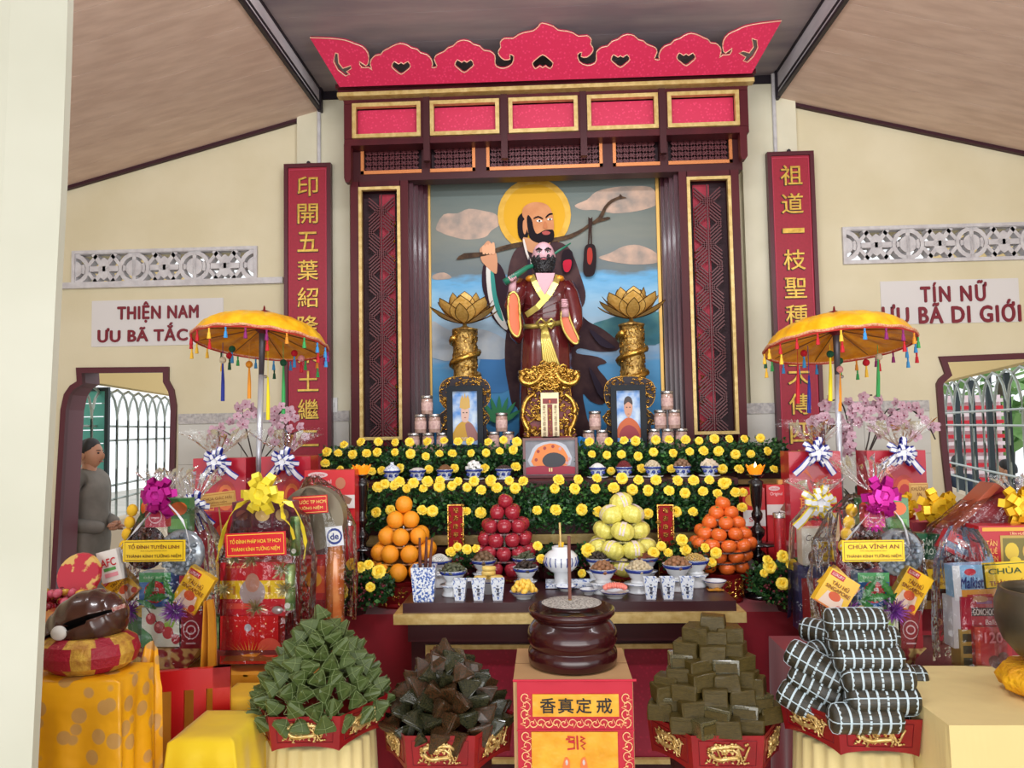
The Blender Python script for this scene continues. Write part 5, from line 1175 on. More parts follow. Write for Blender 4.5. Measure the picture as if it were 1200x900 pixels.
# bowls of food
def food_bowl(px, Y, label, kind, r=.052, zb=0, foot=0, col_=None):
    t = bowl_proto('food_bowl', r, r * .78, 1); t['label'] = label; t.location = PZ(px, Y, ZF + zb); t['group'] = 'blue-rimmed bowls of offerings on the altar table'
    z = r * .78 + .004
    M = {'peanut': ((222, 196, 150), .007, 70, .028), 'rice': ((238, 238, 234), .004, 200, .03), 'longan': ((120, 92, 66), .013, 22, .036), 'mushroom': ((60, 48, 40), .012, 26, .03), 'herbs': ((92, 96, 70), .012, 34, .03), 'walnut': ((160, 112, 76), .012, 26, .032), 'bark': ((140, 78, 56), .02, 16, .026), 'noodle': ((224, 186, 106), .005, 130, .030), 'shell': ((214, 196, 160), .010, 44, .034)}[kind]
    mt = mat('food_' + kind, M[0], .6, c2=tuple(int(v * .75) for v in M[0]), sc=50); m = MB()
    for k in range(M[2]):
        q = k / M[2]; a = k * 2.4; rr = r * .86 * math.sqrt(1 - q); v = Vector((rr * math.cos(a), rr * math.sin(a), z + M[3] * q)); s = M[1]
        if kind in ('bark',): m.box(v, (s * 2.2, s * .8, s * .25), (U(-.3, .3), U(-.3, .3), U(-.6, .6)))
        elif kind in ('noodle', 'herbs', 'peanut', 'mushroom'): m.ell(v, (s * 1.6, s * .7, s * .6), 6, 4, (U(-.7, .7), U(-.7, .7), U(0, 3)))
        else: m.ell(v, (s, s, s * .9), 7, 5, (U(0, 3), U(0, 3), 0))
    m.build('contents', mt, t, kind='stuff', smooth=kind != 'bark')
    return t
def dish(px, Y, label, r=.05, h=.02, zb=0, nm='dish'):
    t = thing(nm, label, 'dish', PZ(px, Y, ZF + zb)); MB().lathe([(r * .55, 0), (r * .52, .006), (r * .7, .009), (r, h), (r * 1.03, h + .001), (r * .95, h - .001), (r * .6, .012), (0, .011)], n=24).build('body', M_white, t, smooth=True)
    MB().lathe([(r * .90, h * .8), (r * 1.0, h * .98), (r * 1.035, h + .0015), (r * 1.0, h + .0015)], n=24, cap=False).build('blue_rim', M_cobalt, t, smooth=True); return t
def pedestal(px, Y, label, r=.04, h=.045):
    t = thing('pedestal_stand', label, 'stand', PZ(px, Y, ZF)); MB().lathe([(r * .95, 0), (r, .005), (r * .8, h * .5), (r * .95, h * .85), (r * 1.15, h), (0, h)], n=24).build('body', M_white, t, smooth=True)
    MB().lathe([(r * .99, h * .84), (r * 1.17, h + .0), (r * 1.1, h + .001)], n=24, cap=False).build('blue_rim', M_bw, t, smooth=True); return t
pedestal(531, 3.03, 'white pedestal under the peanut bowl left of the cups', .045, .042); food_bowl(531, 3.03, 'blue-rimmed bowl of pale shelled nuts behind the left cups', 'herbs', .053, .043)
pedestal(514, 3.20, 'white pedestal under the rice bowl at the table left', .04, .055); food_bowl(515, 3.20, 'blue-rimmed bowl heaped with white rice at the left end', 'rice', .052, .056)
pedestal(567, 3.22, 'white pedestal under the bowl of round brown fruit', .04, .050); food_bowl(567, 3.22, 'blue-rimmed bowl of round brown fruit before the apples', 'longan', .052, .051)
pedestal(616, 3.10, 'white pedestal under the bowl of dark mushrooms', .04, .04); food_bowl(616, 3.10, 'blue-rimmed bowl of dark mushrooms above the cut fruit', 'mushroom', .050, .041)
pedestal(614, 3.26, 'white pedestal under the bowl of greens', .04, .052); food_bowl(614, 3.26, 'blue-rimmed bowl of dark greens behind the mushrooms', 'herbs', .050, .053)
pedestal(707, 3.05, 'white pedestal under the walnut bowl right of the white pot', .046, .04); food_bowl(707, 3.05, 'blue-rimmed bowl of brown nuts right of the white pot', 'walnut', .052, .041)
pedestal(701, 3.24, 'white pedestal behind the walnut bowl', .042, .05); food_bowl(701, 3.24, 'blue-rimmed bowl behind the brown nuts', 'mushroom', .050, .051)
pedestal(749, 3.06, 'white pedestal under the heap of pale shells', .05, .036); food_bowl(749, 3.06, 'white bowl heaped with pale shells behind the right cups', 'shell', .055, .037)
pedestal(757, 3.24, 'white pedestal under the bowl of brown slices', .042, .05); food_bowl(757, 3.24, 'blue-rimmed bowl of flat brown slices before the melons', 'bark', .052, .051)
pedestal(794, 3.09, 'white pedestal under the bowl of mixed nuts', .046, .044); food_bowl(794, 3.09, 'blue-rimmed bowl of mixed brown nuts above the right cups', 'walnut', .056, .045)
pedestal(815, 3.16, 'white pedestal under the bowl of yellow noodles', .046, .05); food_bowl(815, 3.16, 'blue-rimmed bowl of yellow noodles at the right end', 'noodle', .056, .051)
# stack of yellow cakes on a pedestal plate
t = dish(573, 3.07, 'pedestal dish holding round pale yellow cakes', .058, .05, nm='pedestal_dish')
cm = MB().lathe([(.024, 0), (.028, .003), (.028, .013), (.024, .017), (0, .017)], n=16).mesh('cake', mat('pale_yellow_cake', (236, 208, 126), .6, c2=(220, 186, 96), sc=30), True)
for k, (dx, dy, dz) in enumerate(((-.03, -.012, .052), (.03, -.012, .052), (0, .022, .052), (0, -.002, .07), (.001, -.001, .087))):
    link('round_cake', cm, None, PZ(573, 3.07, ZF) + Vector((dx, dy, dz)), (U(-.1, .1), U(-.1, .1), 0), ('pale yellow round cake topping the pedestal dish' if k == 4 else 'pale yellow round cake in the stack on the pedestal dish'), 'cake', 'pale yellow cakes on the pedestal dish')
# star fruit dish, pink pomelo dish, saucers, trays, pot
dish(614, 2.97, 'shallow blue-rimmed dish of cut yellow fruit', .054, .026)
m1 = MB().ell((0, 0, 0), (.013, .009, .014), 8, 6).mesh('piece', mat('yellow_cut_fruit', (246, 214, 92), .35, c2=(244, 190, 70), sc=40), True)
m2 = MB().ell((0, 0, 0), (.006, .024, .011), 8, 6).mesh('segment', mat('pink_pomelo_flesh', (240, 132, 118), .35, c2=(250, 160, 140), sc=60), True)
for k in range(24):
    q = k / 24; a = k * 2.4; rr = .042 * math.sqrt(1 - q); link('fruit_piece', m1, None, PZ(614, 2.97, ZF + .03 + .034 * q) + Vector((rr * math.cos(a), rr * math.sin(a), 0)), (U(-1, 1), U(-1, 1), U(0, 3)), 'yellow fruit chunk heaped on the shallow dish', 'fruit', 'cut yellow fruit chunks')
dish(720.5, 2.97, 'shallow blue-rimmed dish of pink pomelo segments', .056, .024)
for k in range(13):
    a = R(-75 + k * 12.5); link('pomelo_segment', m2, None, PZ(720.5, 2.97, ZF + .034 + .012 * math.cos(a)) + Vector((math.sin(a) * .038, -.004 * (k % 2), 0)), (.1, a * .6, a * .25), 'pink pomelo segment fanned on the shallow dish', 'fruit', 'pink pomelo segments')
t = thing('leaf', 'small dried leaf beside the pomelo dish', 'leaf', put(737, 695) + Vector((0, 0, .002))); MB().grid(lambda u, v: Vector(((u - .5) * .04, (v - .5) * .024 * math.sin(math.pi * min(1, u + .05)), .006 + .008 * math.sin(5 * u))), 6, 4).build('blade', mat('olive_leaf', (112, 110, 52), .6), t)
c = put(668, 689); t = thing('rectangular_dish', 'long shallow blue-edged dish in the middle of the altar table', 'dish', c)
m = MB(); m.frame(0, 0, 0, 0, 0, 0, 0) if False else None
MB().box((0, .03, .006), (.19, .09, .006)).build('bottom', M_white, t)
for a, b, c_, d in ((0, -.018, .19, .006), (0, .078, .19, .006), (-.095, .03, .006, .1), (.095, .03, .006, .1)): MB().box((a, b, .012), (c_, d, .018)).build('side', M_bw, t)
dish(663, 3.10, 'white saucer in front of the white pot', .042, .018, nm='saucer')
for px, Y, l in ((549, 3.18, 'dark pitcher-like bowl between the cups and the round fruit'),): dish(px, Y, 'blue patterned saucer behind the left cups', .04, .03, nm='saucer')
dish(690, 3.03, 'blue patterned saucer right of the rectangular dish', .036, .02, nm='saucer'); dish(776, 3.14, 'blue patterned saucer behind the shells', .045, .03, nm='saucer'); dish(838, 3.12, 'blue patterned saucer at the right end of the table', .045, .03, nm='saucer')
c = PZ(658, 3.2, ZF); t = thing('porcelain_pot', 'round white ribbed porcelain incense pot with blue strokes', 'pot', c)
zz = .055
MB().lathe([(.036, 0), (.04, .005), (.028, .02), (.03, zz), (.045, zz + .004), (.064, zz + .022), (.071, zz + .045), (.066, zz + .068), (.05, zz + .084), (.036, zz + .09), (.036, zz + .104), (.03, zz + .104), (.03, zz + .09), (0, zz + .088)], n=32, ribs=16, ra=.018).build('body', M_white, t, smooth=True)
for k in range(9):
    a = -math.pi / 2 + (k - 4) * .34; MB().tube([(math.cos(a) * q, math.sin(a) * q, zz + z) for q, z in ((.0665, .028), (.0735, .045), (.069, .064))], .0022, 5).build('blue_stroke', M_cobalt, t)
MB().tube([(0, 0, zz + .09), (-.002, 0, zz + .2)], .0045, 6).build('incense_stick', M_goldp, t)
MB().tube([(.0, .01, zz + .09), (.003, .01, zz + .12)], .012, 6).build('yellow_bundle', M_yel, t)
# folded gold paper at the table's right end and a low brass rail behind the pot
c = put(838, 692); t = thing('paper_packet', 'small amber plastic packet on the right end of the altar table', 'packet', c); MB().grid(lambda u, v: Vector(((u - .5) * .06, (v - .5) * .05, .004 + .006 * math.sin(7 * u) * math.sin(6 * v))), 8, 8).build('film', mat('amber_film', (190, 130, 40), .3), t)
# ================================================================ URN, BOX, BANNER
YB = 2.33; bx0, bx1, bz0, bz1 = rect(603, 797, 744, 990, YB)
t = thing('cardboard_box', 'tall brown cardboard box standing before the altar table', 'box', ((bx0 + bx1) / 2, YB + .16, 0))
M_card = mat('brown_cardboard', (196, 156, 110), .8, c2=(184, 142, 96), sc=4)
HB = bz1; W = bx1 - bx0
MB().bb(-W / 2, W / 2, -.16, .17, 0, HB).build('carton', M_card, t)
MB().bb(-W / 2, W / 2, .0, .004, HB, HB + .0012).build('flap_seam', mat('cardboard_seam', (150, 112, 74), .8), t)
UX = PZ(671, 2.52, HB).x
u = thing('incense_urn', 'big dark wood incense urn filled with pale ash on the cardboard box', 'urn', (UX, 2.50, HB))
def rp(px): return px * 2.5 / F
H0 = P(671, 702, 2.5).z - HB
prof = [(rp(46), 0), (rp(50), .008), (rp(51), .03), (rp(51), .05), (rp(50), .062), (rp(47.5), .070), (rp(47), .076), (rp(49), .086), (rp(51.5), .105), (rp(51.5), .125), (rp(50), .145), (rp(46.5), .165), (rp(43), .178), (rp(42), .184), (rp(43), .19), (rp(46), .196), (rp(49.5), .21), (rp(50), .222), (rp(48), .23), (rp(40), H0 - .004), (rp(39), H0), (rp(36), H0), (rp(34), H0 - .012), (0, H0 - .014)]
k = H0 / .262; prof = [(r, z * k if z < .235 else z) for r, z in prof]
MB().lathe(prof, n=56).build('body', mat('dark_mahogany_gloss', (58, 14, 18), .25, c2=(44, 10, 14), sc=5, coat=.5, spec=.4, stretch=(1, 1, 3)), u, smooth=True)
MB().lathe([(rp(34.5), H0 - .010), (rp(15), H0 - .004), (0, H0 - .003)], n=32).build('ash', mat('pale_speckled_ash', (206, 202, 194), .9, c2=(120, 116, 110), sc=160, bump=.6, bsc=200), u)
MB().tube([(-.005, 0, H0 - .01), (-.004, 0, H0 + .20)], .0055, 8).build('incense_stick', mat('brown_incense', (118, 72, 60), .8), u)
MB().lathe([(.006, H0 - .004), (.004, H0 + .012), (0, H0 + .012)], (-.005, 0, 0), n=8).build('stick_tip', M_gold, u)
# banner
Yn = YB - .012; nx0, nx1, nz0, nz1 = rect(607, 797, 743, 960, Yn); nxc = (nx0 + nx1) / 2
bn = thing('altar_banner', 'red and gold embroidered banner hanging on the cardboard box', 'banner', (nxc, Yn, nz0))
M_bred = mat('banner_red', (190, 14, 48), .6, sheen=.2, bump=.1, bsc=20); M_bsat = mat('banner_gold_satin', (238, 178, 48), .4, c2=(222, 154, 30), sc=14, bump=.4, bsc=26)
MB().grid(lambda uu, v: Vector((nx0 + (nx1 - nx0) * uu, Yn - .002 * math.sin(uu * 16) * (1 - v * .5), nz0 + (nz1 - nz0) * v)), 40, 20).build('cloth', M_bred, bn, world=True)
MB().tube([(nx0 - .012, Yn + .002, nz1 - .002), (nx1 + .012, Yn + .002, nz1 - .002)], .004, 6).build('rod', M_bred, bn, world=True)
def R2(a, b, c, d): return rect(a, b, c, d, Yn)
q = R2(624, 813, 725, 839); MB().bb(q[0], q[1], Yn - .006, Yn - .002, q[2], q[3]).build('gold_field', M_bsat, bn, world=True)
M_ink = mat('black_ink', (24, 18, 20), .6)
for ch, px in zip('香真定戒', (642, 663, 684, 708)): text(ch, (P(px, 826, Yn).x, Yn - .0065, P(px, 826, Yn).z), .046, .044, M_ink, bn, name='character', bold=.012)
q = R2(624, 857, 725, 990)
MB().bb(q[0], q[1], Yn - .006, Yn - .002, nz0, q[3]).build('gold_field', M_bsat, bn, world=True)
M_emb = mat('pale_pink_embroidery', (240, 168, 130), .5, c2=(250, 206, 140), sc=40)
def scrolls(xa, za, xb, zb, n, r):
    m = MB(); A = Vector((xa, 0, za)); B = Vector((xb, 0, zb)); d = (B - A); pp_ = Vector((-d.z, 0, d.x)).normalized()
    for k in range(n):
        c = A + d * ((k + .5) / n); s = 1 if k % 2 else -1
        pts = []
        for q_ in range(14): a = q_ * .48; rr = r * (1 - q_ / 16); pts.append(c + d.normalized() * math.cos(a) * rr + pp_ * math.sin(a) * rr * s + Vector((0, Yn - .0055, 0)))
        m.tube(pts, .0016, 4); m.tube([c + d / n * .5 + Vector((0, Yn - .0055, 0)), c + d / n * .25 + pp_ * r * .9 * -s + Vector((0, Yn - .0055, 0)), c + Vector((0, Yn - .0055, 0))], .0014, 4)
    return m.build('embroidery', M_emb, bn, world=True, kind='stuff')
for px in (616, 734): a_ = P(px, 812, Yn); b_ = P(px, 850, Yn); scrolls(a_.x, a_.z, b_.x, b_.z, 4, .017); b2 = P(px, 856, Yn); scrolls(a_.x, b2.z, a_.x, nz0 + .0, 9, .017)
a_ = P(620, 847, Yn); b_ = P(730, 847, Yn); scrolls(a_.x, a_.z, b_.x, b_.z, 12, .014)
MB().bb(nx0 - .002, nx1 + .002, Yn - .0045, Yn - .002, P(675, 855.5, Yn).z - .002, P(675, 855.5, Yn).z + .002).build('hem', M_bred, bn, world=True)
# seal-like red glyph and two praying hands
def seg(pts, nm, m_): MB().tube([(P(a, b, Yn).x, Yn - .008, P(a, b, Yn).z) for a, b in pts], .0028, 5).build(nm, m_, bn, world=True)
M_gl = mat('red_embroidery', (196, 40, 50), .5)
for pts in ([(665, 862), (673, 863), (673, 867), (666, 868)], [(666, 868), (673, 869), (673, 876), (665, 877)], [(676, 861), (677, 877)], [(680, 862), (685, 864), (680, 867), (686, 870), (681, 873), (685, 877)], [(663, 865), (668, 865)]): seg(pts, 'seal_glyph', M_gl)
M_hand = mat('embroidered_orange_skin', (232, 120, 60), .5)
for s in (-1, 1):
    c = 674
    lp = [(c + s * 3, 990), (c + s * 4, 930), (c + s * 6, 900), (c + s * 7, 889), (c + s * 11, 886), (c + s * 13, 890), (c + s * 15, 900), (c + s * 17, 925), (c + s * 24, 960), (c + s * 24, 990)]
    w_ = [(P(a, b, Yn).x, max(P(a, b, Yn).z, nz0)) for a, b in smooth_loop(lp, 2)]; shape2d('hand_applique', [w_], Yn - .009, .003, M_hand, bn)
    MB().ell((P(c + s * 10, 892, Yn).x, Yn - .0095, P(c, 892, Yn).z), (.004, .0012, .008), 8, 6).build('fingernail', mat('pale_nail', (206, 190, 186), .5), bn, world=True)
# ================================================================ TRAYS AND CAKE PYRAMIDS
def hexpts(R_, rot=0): return [(R_ * math.cos(R(60 * k) + rot), R_ * math.sin(R(60 * k) + rot)) for k in range(6)]
def tray(px, Yc, zt, s, label, cloth, H=.10, top_in=.0, rz=0):
    c = PZ(px, Yc, zt - H); t = thing('offering_tray', label, 'tray', c, rz)
    hp = hexpts(s); hb = hexpts(s * .93)
    for k in range(6):
        (ax, ay), (bx, by) = hp[k], hp[(k + 1) % 6]; (cx_, cy_), (dx, dy) = hb[k], hb[(k + 1) % 6]
        def f(u, v, off_=0):
            zb = -.0 + .014 * (math.sin(math.pi * u) ** .6) if True else 0
            tx, ty, bx_, by_ = ax + (bx - ax) * u, ay + (by - ay) * u, cx_ + (dx - cx_) * u, cy_ + (dy - cy_) * u
            z = zb + (H - zb) * v; q = z / H; n = Vector((tx, ty, 0)).normalized() * off_; return Vector((bx_ + (tx - bx_) * q, by_ + (ty - by_) * q, z)) + n
        m = MB().grid(lambda u, v: f(u, v), 12, 2); m.grid(lambda u, v: f(1 - u, v) * .96, 12, 2)
        m.add([f(0, 1), f(1, 1), f(1, 1) * .96, f(0, 1) * .96], [(0, 1, 2, 3)])
        pn = m.build('side_panel', M_tray, t)
        mid = Vector(((ax + bx) / 2, (ay + by) / 2, 0)); nrm = mid.normalized(); tg = Vector((bx - ax, by - ay, 0)).normalized()
        if nrm.y < .3:
            L = (Vector((bx - ax, by - ay)).length); m = MB()
            # dragon relief: wavy body, legs, mane and clouds
            def Q(u, w_): return f(.5 + u, .5 + w_ * .9) + nrm * .004
            st_ = random.getstate(); random.seed(5 + k)
            body = [Q(.27 * math.cos(.5 + q * .42) * (1 - q / 40) - .02, .26 * math.sin(.5 + q * .42 + .5 * math.sin(q * .8)) * (1 - q / 34)) for q in range(19)]
            m.tube(body, [.003 + .004 * math.sin(math.pi * min(1, (q + 2) / 19)) for q in range(19)], 6)
            for s2 in (-1, 1): m.tube([Q(s2 * (.10 + .2 * q / 6), .24 * math.sin(q * 1.1 + s2)) for q in range(7)], .0032, 5)
            for q in range(34):
                a = Q(U(-.30, .30), U(-.30, .30)); dd = tg * U(-.013, .013) + Vector((0, 0, U(-.010, .010))); m.tube([a, a + dd * .5 + nrm * .002 + Vector((0, 0, .003)), a + dd], [.0014, .0034, .001], 4)
            for q in range(2, 18, 1):
                a = body[q]; d = Vector((U(-.006, .006), 0, U(-.012, .012))); m.tube([a, a + nrm * .003 + tg * d.x * 2 + Vector((0, 0, d.z))], [.0026, .001], 4)
            for q in (4, 8, 12, 15):
                a = body[q]; e = a + tg * U(-.02, .02) + Vector((0, 0, -.018)); m.tube([a, (a + e) / 2 + tg * .006, e, e + tg * .008], [.004, .003, .0025, .001], 5)
            for q in range(26):
                c_ = Q(U(-.31, .31), U(-.32, .32)); m.ell(c_, (U(.003, .006), .003, U(.002, .004)), 6, 4)
            h = body[-1]; m.ell(h, (.009, .006, .008), 8, 6); m.tube([h, h + tg * .012 + Vector((0, 0, .008))], [.003, .001], 4); m.tube([h, h + tg * .01 - Vector((0, 0, .01))], [.003, .001], 4)
            m.build('gold_dragon', mat('pale_gilt_relief', (232, 204, 140), .35, .6, c2=(190, 150, 80), sc=60), pn, kind='stuff', smooth=True); random.setstate(st_)
            e4 = [f(.1, .2, .001), f(.9, .2, .001), f(.9, .86, .001), f(.1, .86, .001), f(.1, .2, .001)]
            MB().tube(e4, .0012, 4).build('panel_line', mat('dull_red_line', (110, 10, 20), .5), pn)
    m = MB(); n = 6; m.add([(x * .95, y * .95, H * .55) for x, y in hp], [tuple(range(6))]); m.build('floor_board', M_tray, t)
    # stand below
    st_l = {'cream': 'stand draped in cream pleated cloth under the tray of %s', 'dark': 'dark round stool under the tray of %s'}[cloth] % label.split(' with ')[-1]
    sg = thing('draped_stand' if cloth == 'cream' else 'round_stool', st_l, 'stand', (c.x, c.y, 0)); z = c.z - .001
    if cloth == 'cream':
        m = MB().lathe([(s * .95, 0), (s * .85, z * .5), (s * .78, z - .004), (s * .7, z), (0, z)], n=120, ribs=24, ra=.03); m.build('pleated_cloth', M_cream, sg, smooth=True)
    else:
        MB().lathe([(s * .6, z - .05), (s * .66, z - .04), (s * .66, z - .01), (s * .6, z), (0, z)], n=32).build('seat', M_wood2, sg, smooth=True)
        for k in range(4): a = R(45 + 90 * k); MB().tube([(s * .55 * math.cos(a), s * .55 * math.sin(a), z - .04), (s * .7 * math.cos(a), s * .7 * math.sin(a), z * .4), (s * .6 * math.cos(a), s * .6 * math.sin(a), .01)], .018, 8).build('leg', M_wood2, sg, smooth=True)
    return c, H
T1, HH = tray(376, 2.36, .748, .205, 'red hexagonal tray with gold dragons heaped with green leaf dumplings', 'cream', rz=.03)
T2, _ = tray(525, 2.42, .672, .205, 'red hexagonal tray with gold dragons piled with glossy brown dumplings', 'dark', H=.115)
T3, _ = tray(838, 2.42, .672, .205, 'red hexagonal tray with gold dragons piled with square leaf cakes', 'dark', H=.115)
T4, _ = tray(1004, 2.30, .765, .215, 'red hexagonal tray with gold dragons piled with striped cylinder cakes', 'cream', rz=-.05)
M_bl = mat('bamboo_leaf_green', (58, 76, 34), .45, c2=(90, 106, 54), sc=30, stretch=(1, 1, 6), bump=.1); M_str = mat('pale_leaf_string', (126, 142, 92), .7)
M_bd = mat('boiled_leaf_brown', (40, 38, 22), .25, c2=(78, 46, 26), sc=12, coat=.35, spec=.3, bump=.15, bsc=40); M_bd2 = mat('boiled_leaf_olive', (28, 34, 22), .22, c2=(58, 56, 34), sc=12, coat=.4, spec=.3, bump=.15, bsc=40)
M_sq = mat('dried_banana_leaf', (92, 76, 32), .45, c2=(46, 40, 18), sc=26, spec=.25, stretch=(.2, 3, 4), coat=.15, bump=.15)
M_film = mat('film_glint_leaf', (96, 88, 56), .25, c2=(50, 48, 30), sc=20, coat=.5)
def tetra_mesh(name, m_, seed, cr=0):
    random.seed(seed); bm = bmesh.new(); L = 1.0
    A = [Vector((math.cos(R(90 + 120 * k)), math.sin(R(90 + 120 * k)), -.36)) * 1.0 for k in range(3)] + [Vector((U(-.1, .1), U(-.1, .1), 1.05))]
    vs = []
    for v in A: vs.append(bm.verts.new(v + Vector((U(-.08, .08), U(-.08, .08), U(-.06, .06)))))
    for f in ((0, 2, 1), (0, 1, 3), (1, 2, 3), (2, 0, 3)): bm.faces.new([vs[i] for i in f])
    bmesh.ops.bevel(bm, geom=bm.edges[:], offset=.16, segments=1, affect='EDGES', profile=.6)
    for v in bm.verts: v.co += Vector((U(-.03, .03), U(-.03, .03), U(-.03, .03))); v.co *= 1.02 if v.co.length < .6 else 1
    if cr:
        bmesh.ops.triangulate(bm, faces=bm.faces[:]); bmesh.ops.subdivide_edges(bm, edges=bm.edges[:], cuts=2, use_grid_fill=True)
        for v in bm.verts: v.co *= 1.06 + U(-cr, cr)
    me = bpy.data.meshes.new(name); bm.to_mesh(me); bm.free(); me.materials.append(m_); return me, A
GM = [tetra_mesh('leaf_dumpling', M_bl, i) for i in range(5)]
DM = [tetra_mesh('glossy_dumpling', (M_bd, M_bd2)[i % 2], i + 20, .085) for i in range(6)]
def strm(A):
    m = MB()
    for i, j, k in ((0, 1, 3), (1, 2, 3), (2, 0, 3)):
        a, b, c = A[i], A[j], A[k]; n = (b - a).cross(c - a).normalized()
        if n.dot((a + b + c) / 3) < 0: n = -n
        m.tube([(a * .5 + b * .5) * 1.0 + n * .04, (a + b + c) / 3 + n * .05, (c * .8 + a * .1 + b * .1) * .98 + n * .06], .016, 4)
        m.tube([(a * .6 + c * .4) * .98 + n * .03, (a + b + c) / 3 + n * .05, (b * .6 + c * .4) * .98 + n * .03], .016, 4)
    return m.mesh('string', M_str)
SM = [strm(g_[1]) for g_ in GM]
def dumpling_pile(T, zt, rows, meshes, strings, nm, adj, group, s, seed):
    random.seed(seed); N = len(rows)
    for i, (r, n, z) in enumerate(rows):
        tier = 'topmost' if i == N - 1 else ORD[i] if i else 'lowest'
        AN = [-math.pi / 2 + (k + .5 * (i % 2)) * 2 * math.pi / n + U(-.06, .06) for k in range(n)]
        fr_ = sorted([k for k in range(n) if math.sin(AN[k]) < .15], key=lambda k: math.cos(AN[k]))
        for k in range(n):
            a = AN[k]; q = random.randrange(len(meshes))
            p = Vector((T.x + r * math.cos(a), T.y + r * math.sin(a), zt + z + U(-.006, .006)))
            out_ = Vector((math.cos(a), math.sin(a), .55)).normalized() if n > 1 else Vector((0, 0, 1))
            M = Vector((0, 0, 1)).rotation_difference((out_ + Vector((U(-.35, .35), U(-.35, .35), U(-.35, .35)))).normalized()).to_matrix() @ Matrix.Rotation(U(0, 6.28), 3, 'Z')
            lab = ('%s %s on the peak of its pile' % (adj, nm)) if n == 1 else (nth(fr_.index(k), len(fr_), '%s %s' % (adj, nm)) + ' in the front of the %s layer up' % tier if k in fr_ else '%s %s at the back of the %s layer of its pile' % (adj, nm, tier))
            lab = lab.replace('lowest layer up', 'lowest layer').replace('topmost layer up', 'topmost layer')
            o = link('leaf_dumpling', meshes[q][0], None, p, M.to_euler(), lab, 'dumpling', group, scale=s * U(.92, 1.08))
            if strings: link('string', strings[q], o)
dumpling_pile(T1, .748, [(.186, 18, -.025), (.176, 18, .018), (.156, 16, .055), (.134, 14, .088), (.111, 12, .12), (.087, 9, .15), (.062, 6, .18), (.034, 4, .208), (0, 1, .235)], GM, SM, 'dumpling', 'green leaf-wrapped', 'green leaf dumplings on the left tray', .047, 3)
dumpling_pile(T2, .672, [(.170, 17, -.012), (.150, 15, .028), (.126, 13, .064), (.098, 11, .098), (.068, 8, .13), (.036, 4, .162), (.005, 1, .19)], DM, None, 'dumpling', 'glossy brown-green', 'glossy dumplings on the second tray', .053, 4)
# square cakes
def cake_mesh(seed, m_):
    random.seed(seed); bm = bmesh.new(); bmesh.ops.create_cube(bm, size=1)
    for v in bm.verts: v.co += Vector((U(-.05, .05), U(-.05, .05), U(-.05, .05)))
    bmesh.ops.bevel(bm, geom=bm.edges[:], offset=.05, segments=1, affect='EDGES')
    r = bmesh.ops.subdivide_edges(bm, edges=bm.edges[:], cuts=1)
    for v in bm.verts: v.co += Vector((U(-.015, .015), U(-.015, .015), U(-.015, .015)))
    me = bpy.data.meshes.new('square_cake'); bm.to_mesh(me); bm.free(); me.materials.append(m_); return me
CMs = [cake_mesh(i, (M_sq, M_film)[i in (2,)]) for i in range(5)]
foldm = MB().box((0, -.51, .05), (.85, .012, .5)).box((.15, -.52, -.05), (.04, .012, .9)).mesh('leaf_fold', M_sq)
random.seed(8)
def cake(px, py, Y, w, h, label, rz=0):
    p = P(px, py, Y); o = link('square_cake', random.choice(CMs), None, p, (U(-.05, .05), U(-.06, .06), rz), label, 'cake', 'square leaf cakes on the third tray', scale=(w, w * .8, h)); link('leaf_fold', foldm, o)
def O8(*v): return [(580 + a / 3.53, 680 + b / 3.53) for a, b in v]
rows = [O8((903, 176)), O8((835, 222), (909, 240), (966, 224)), O8((795, 285), (895, 297), (983, 290)), O8((770, 332), (838, 357), (955, 355), (1012, 340)), O8((765, 392), (850, 413), (957, 418), (1030, 405)), O8((718, 425), (795, 460), (908, 480), (1018, 478), (1065, 430)), O8((705, 460), (718, 510), (812, 530), (925, 552), (1035, 545), (1085, 500)), O8((690, 535), (775, 590), (870, 605), (965, 608), (1060, 600), (1130, 545))]
nm_ = ['topmost', 'second', 'third', 'fourth', 'fifth', 'sixth', 'seventh', 'lowest']
for i, r_ in enumerate(rows):
    for k, (a, b) in enumerate(r_):
        e = abs(a - 838) / 70; Yk = 2.40 - .02 * i + .10 * e * e - .0
        cake(a, b, Yk, .073, .048, nth(k, len(r_), 'olive leaf-wrapped square cake') + ' in the %s row of its pile' % nm_[i], U(-.55, .55))
    for k in range(len(r_)):
        if i > 0:
            a, b = r_[k]; cake(838 + (a - 838) * .8, b - 3, 2.50 + .02 * k, .07, .048, 'square leaf cake at the back of the %s row of its pile' % nm_[i], U(-.4, .4))
# cylinder cakes with pale ties
M_bt = mat('dark_banana_leaf_roll', (34, 38, 32), .35, c2=(74, 60, 38), sc=24, coat=.2, stretch=(.6, 4, 4), bump=.2, lo=.4, hi=.75); M_tie = mat('pale_blue_plastic_tie', (188, 206, 214), .4)
cyl = MB(); NP = 14
prof = [(.0, -.5), (.17, -.495), (.24, -.46), (.265, -.38), (.27, 0), (.265, .38), (.24, .46), (.17, .495), (0, .5)]
cylm = MB().lathe(prof, n=18, rot=(0, R(90), 0)).mesh('cylinder_cake', M_bt, True)
tm_ = MB()
for k in range(7):
    x = -.40 + k * .133; rr = .272 if abs(x) < .39 else .262
    tm_.ribbon([(x + .004 * math.sin(q), math.cos(q * math.pi / 9) * rr, math.sin(q * math.pi / 9) * rr) for q in range(19)], .03, (1, 0, 0), .008)
tiem = tm_.mesh('cross_ties', M_tie)
lm = MB()
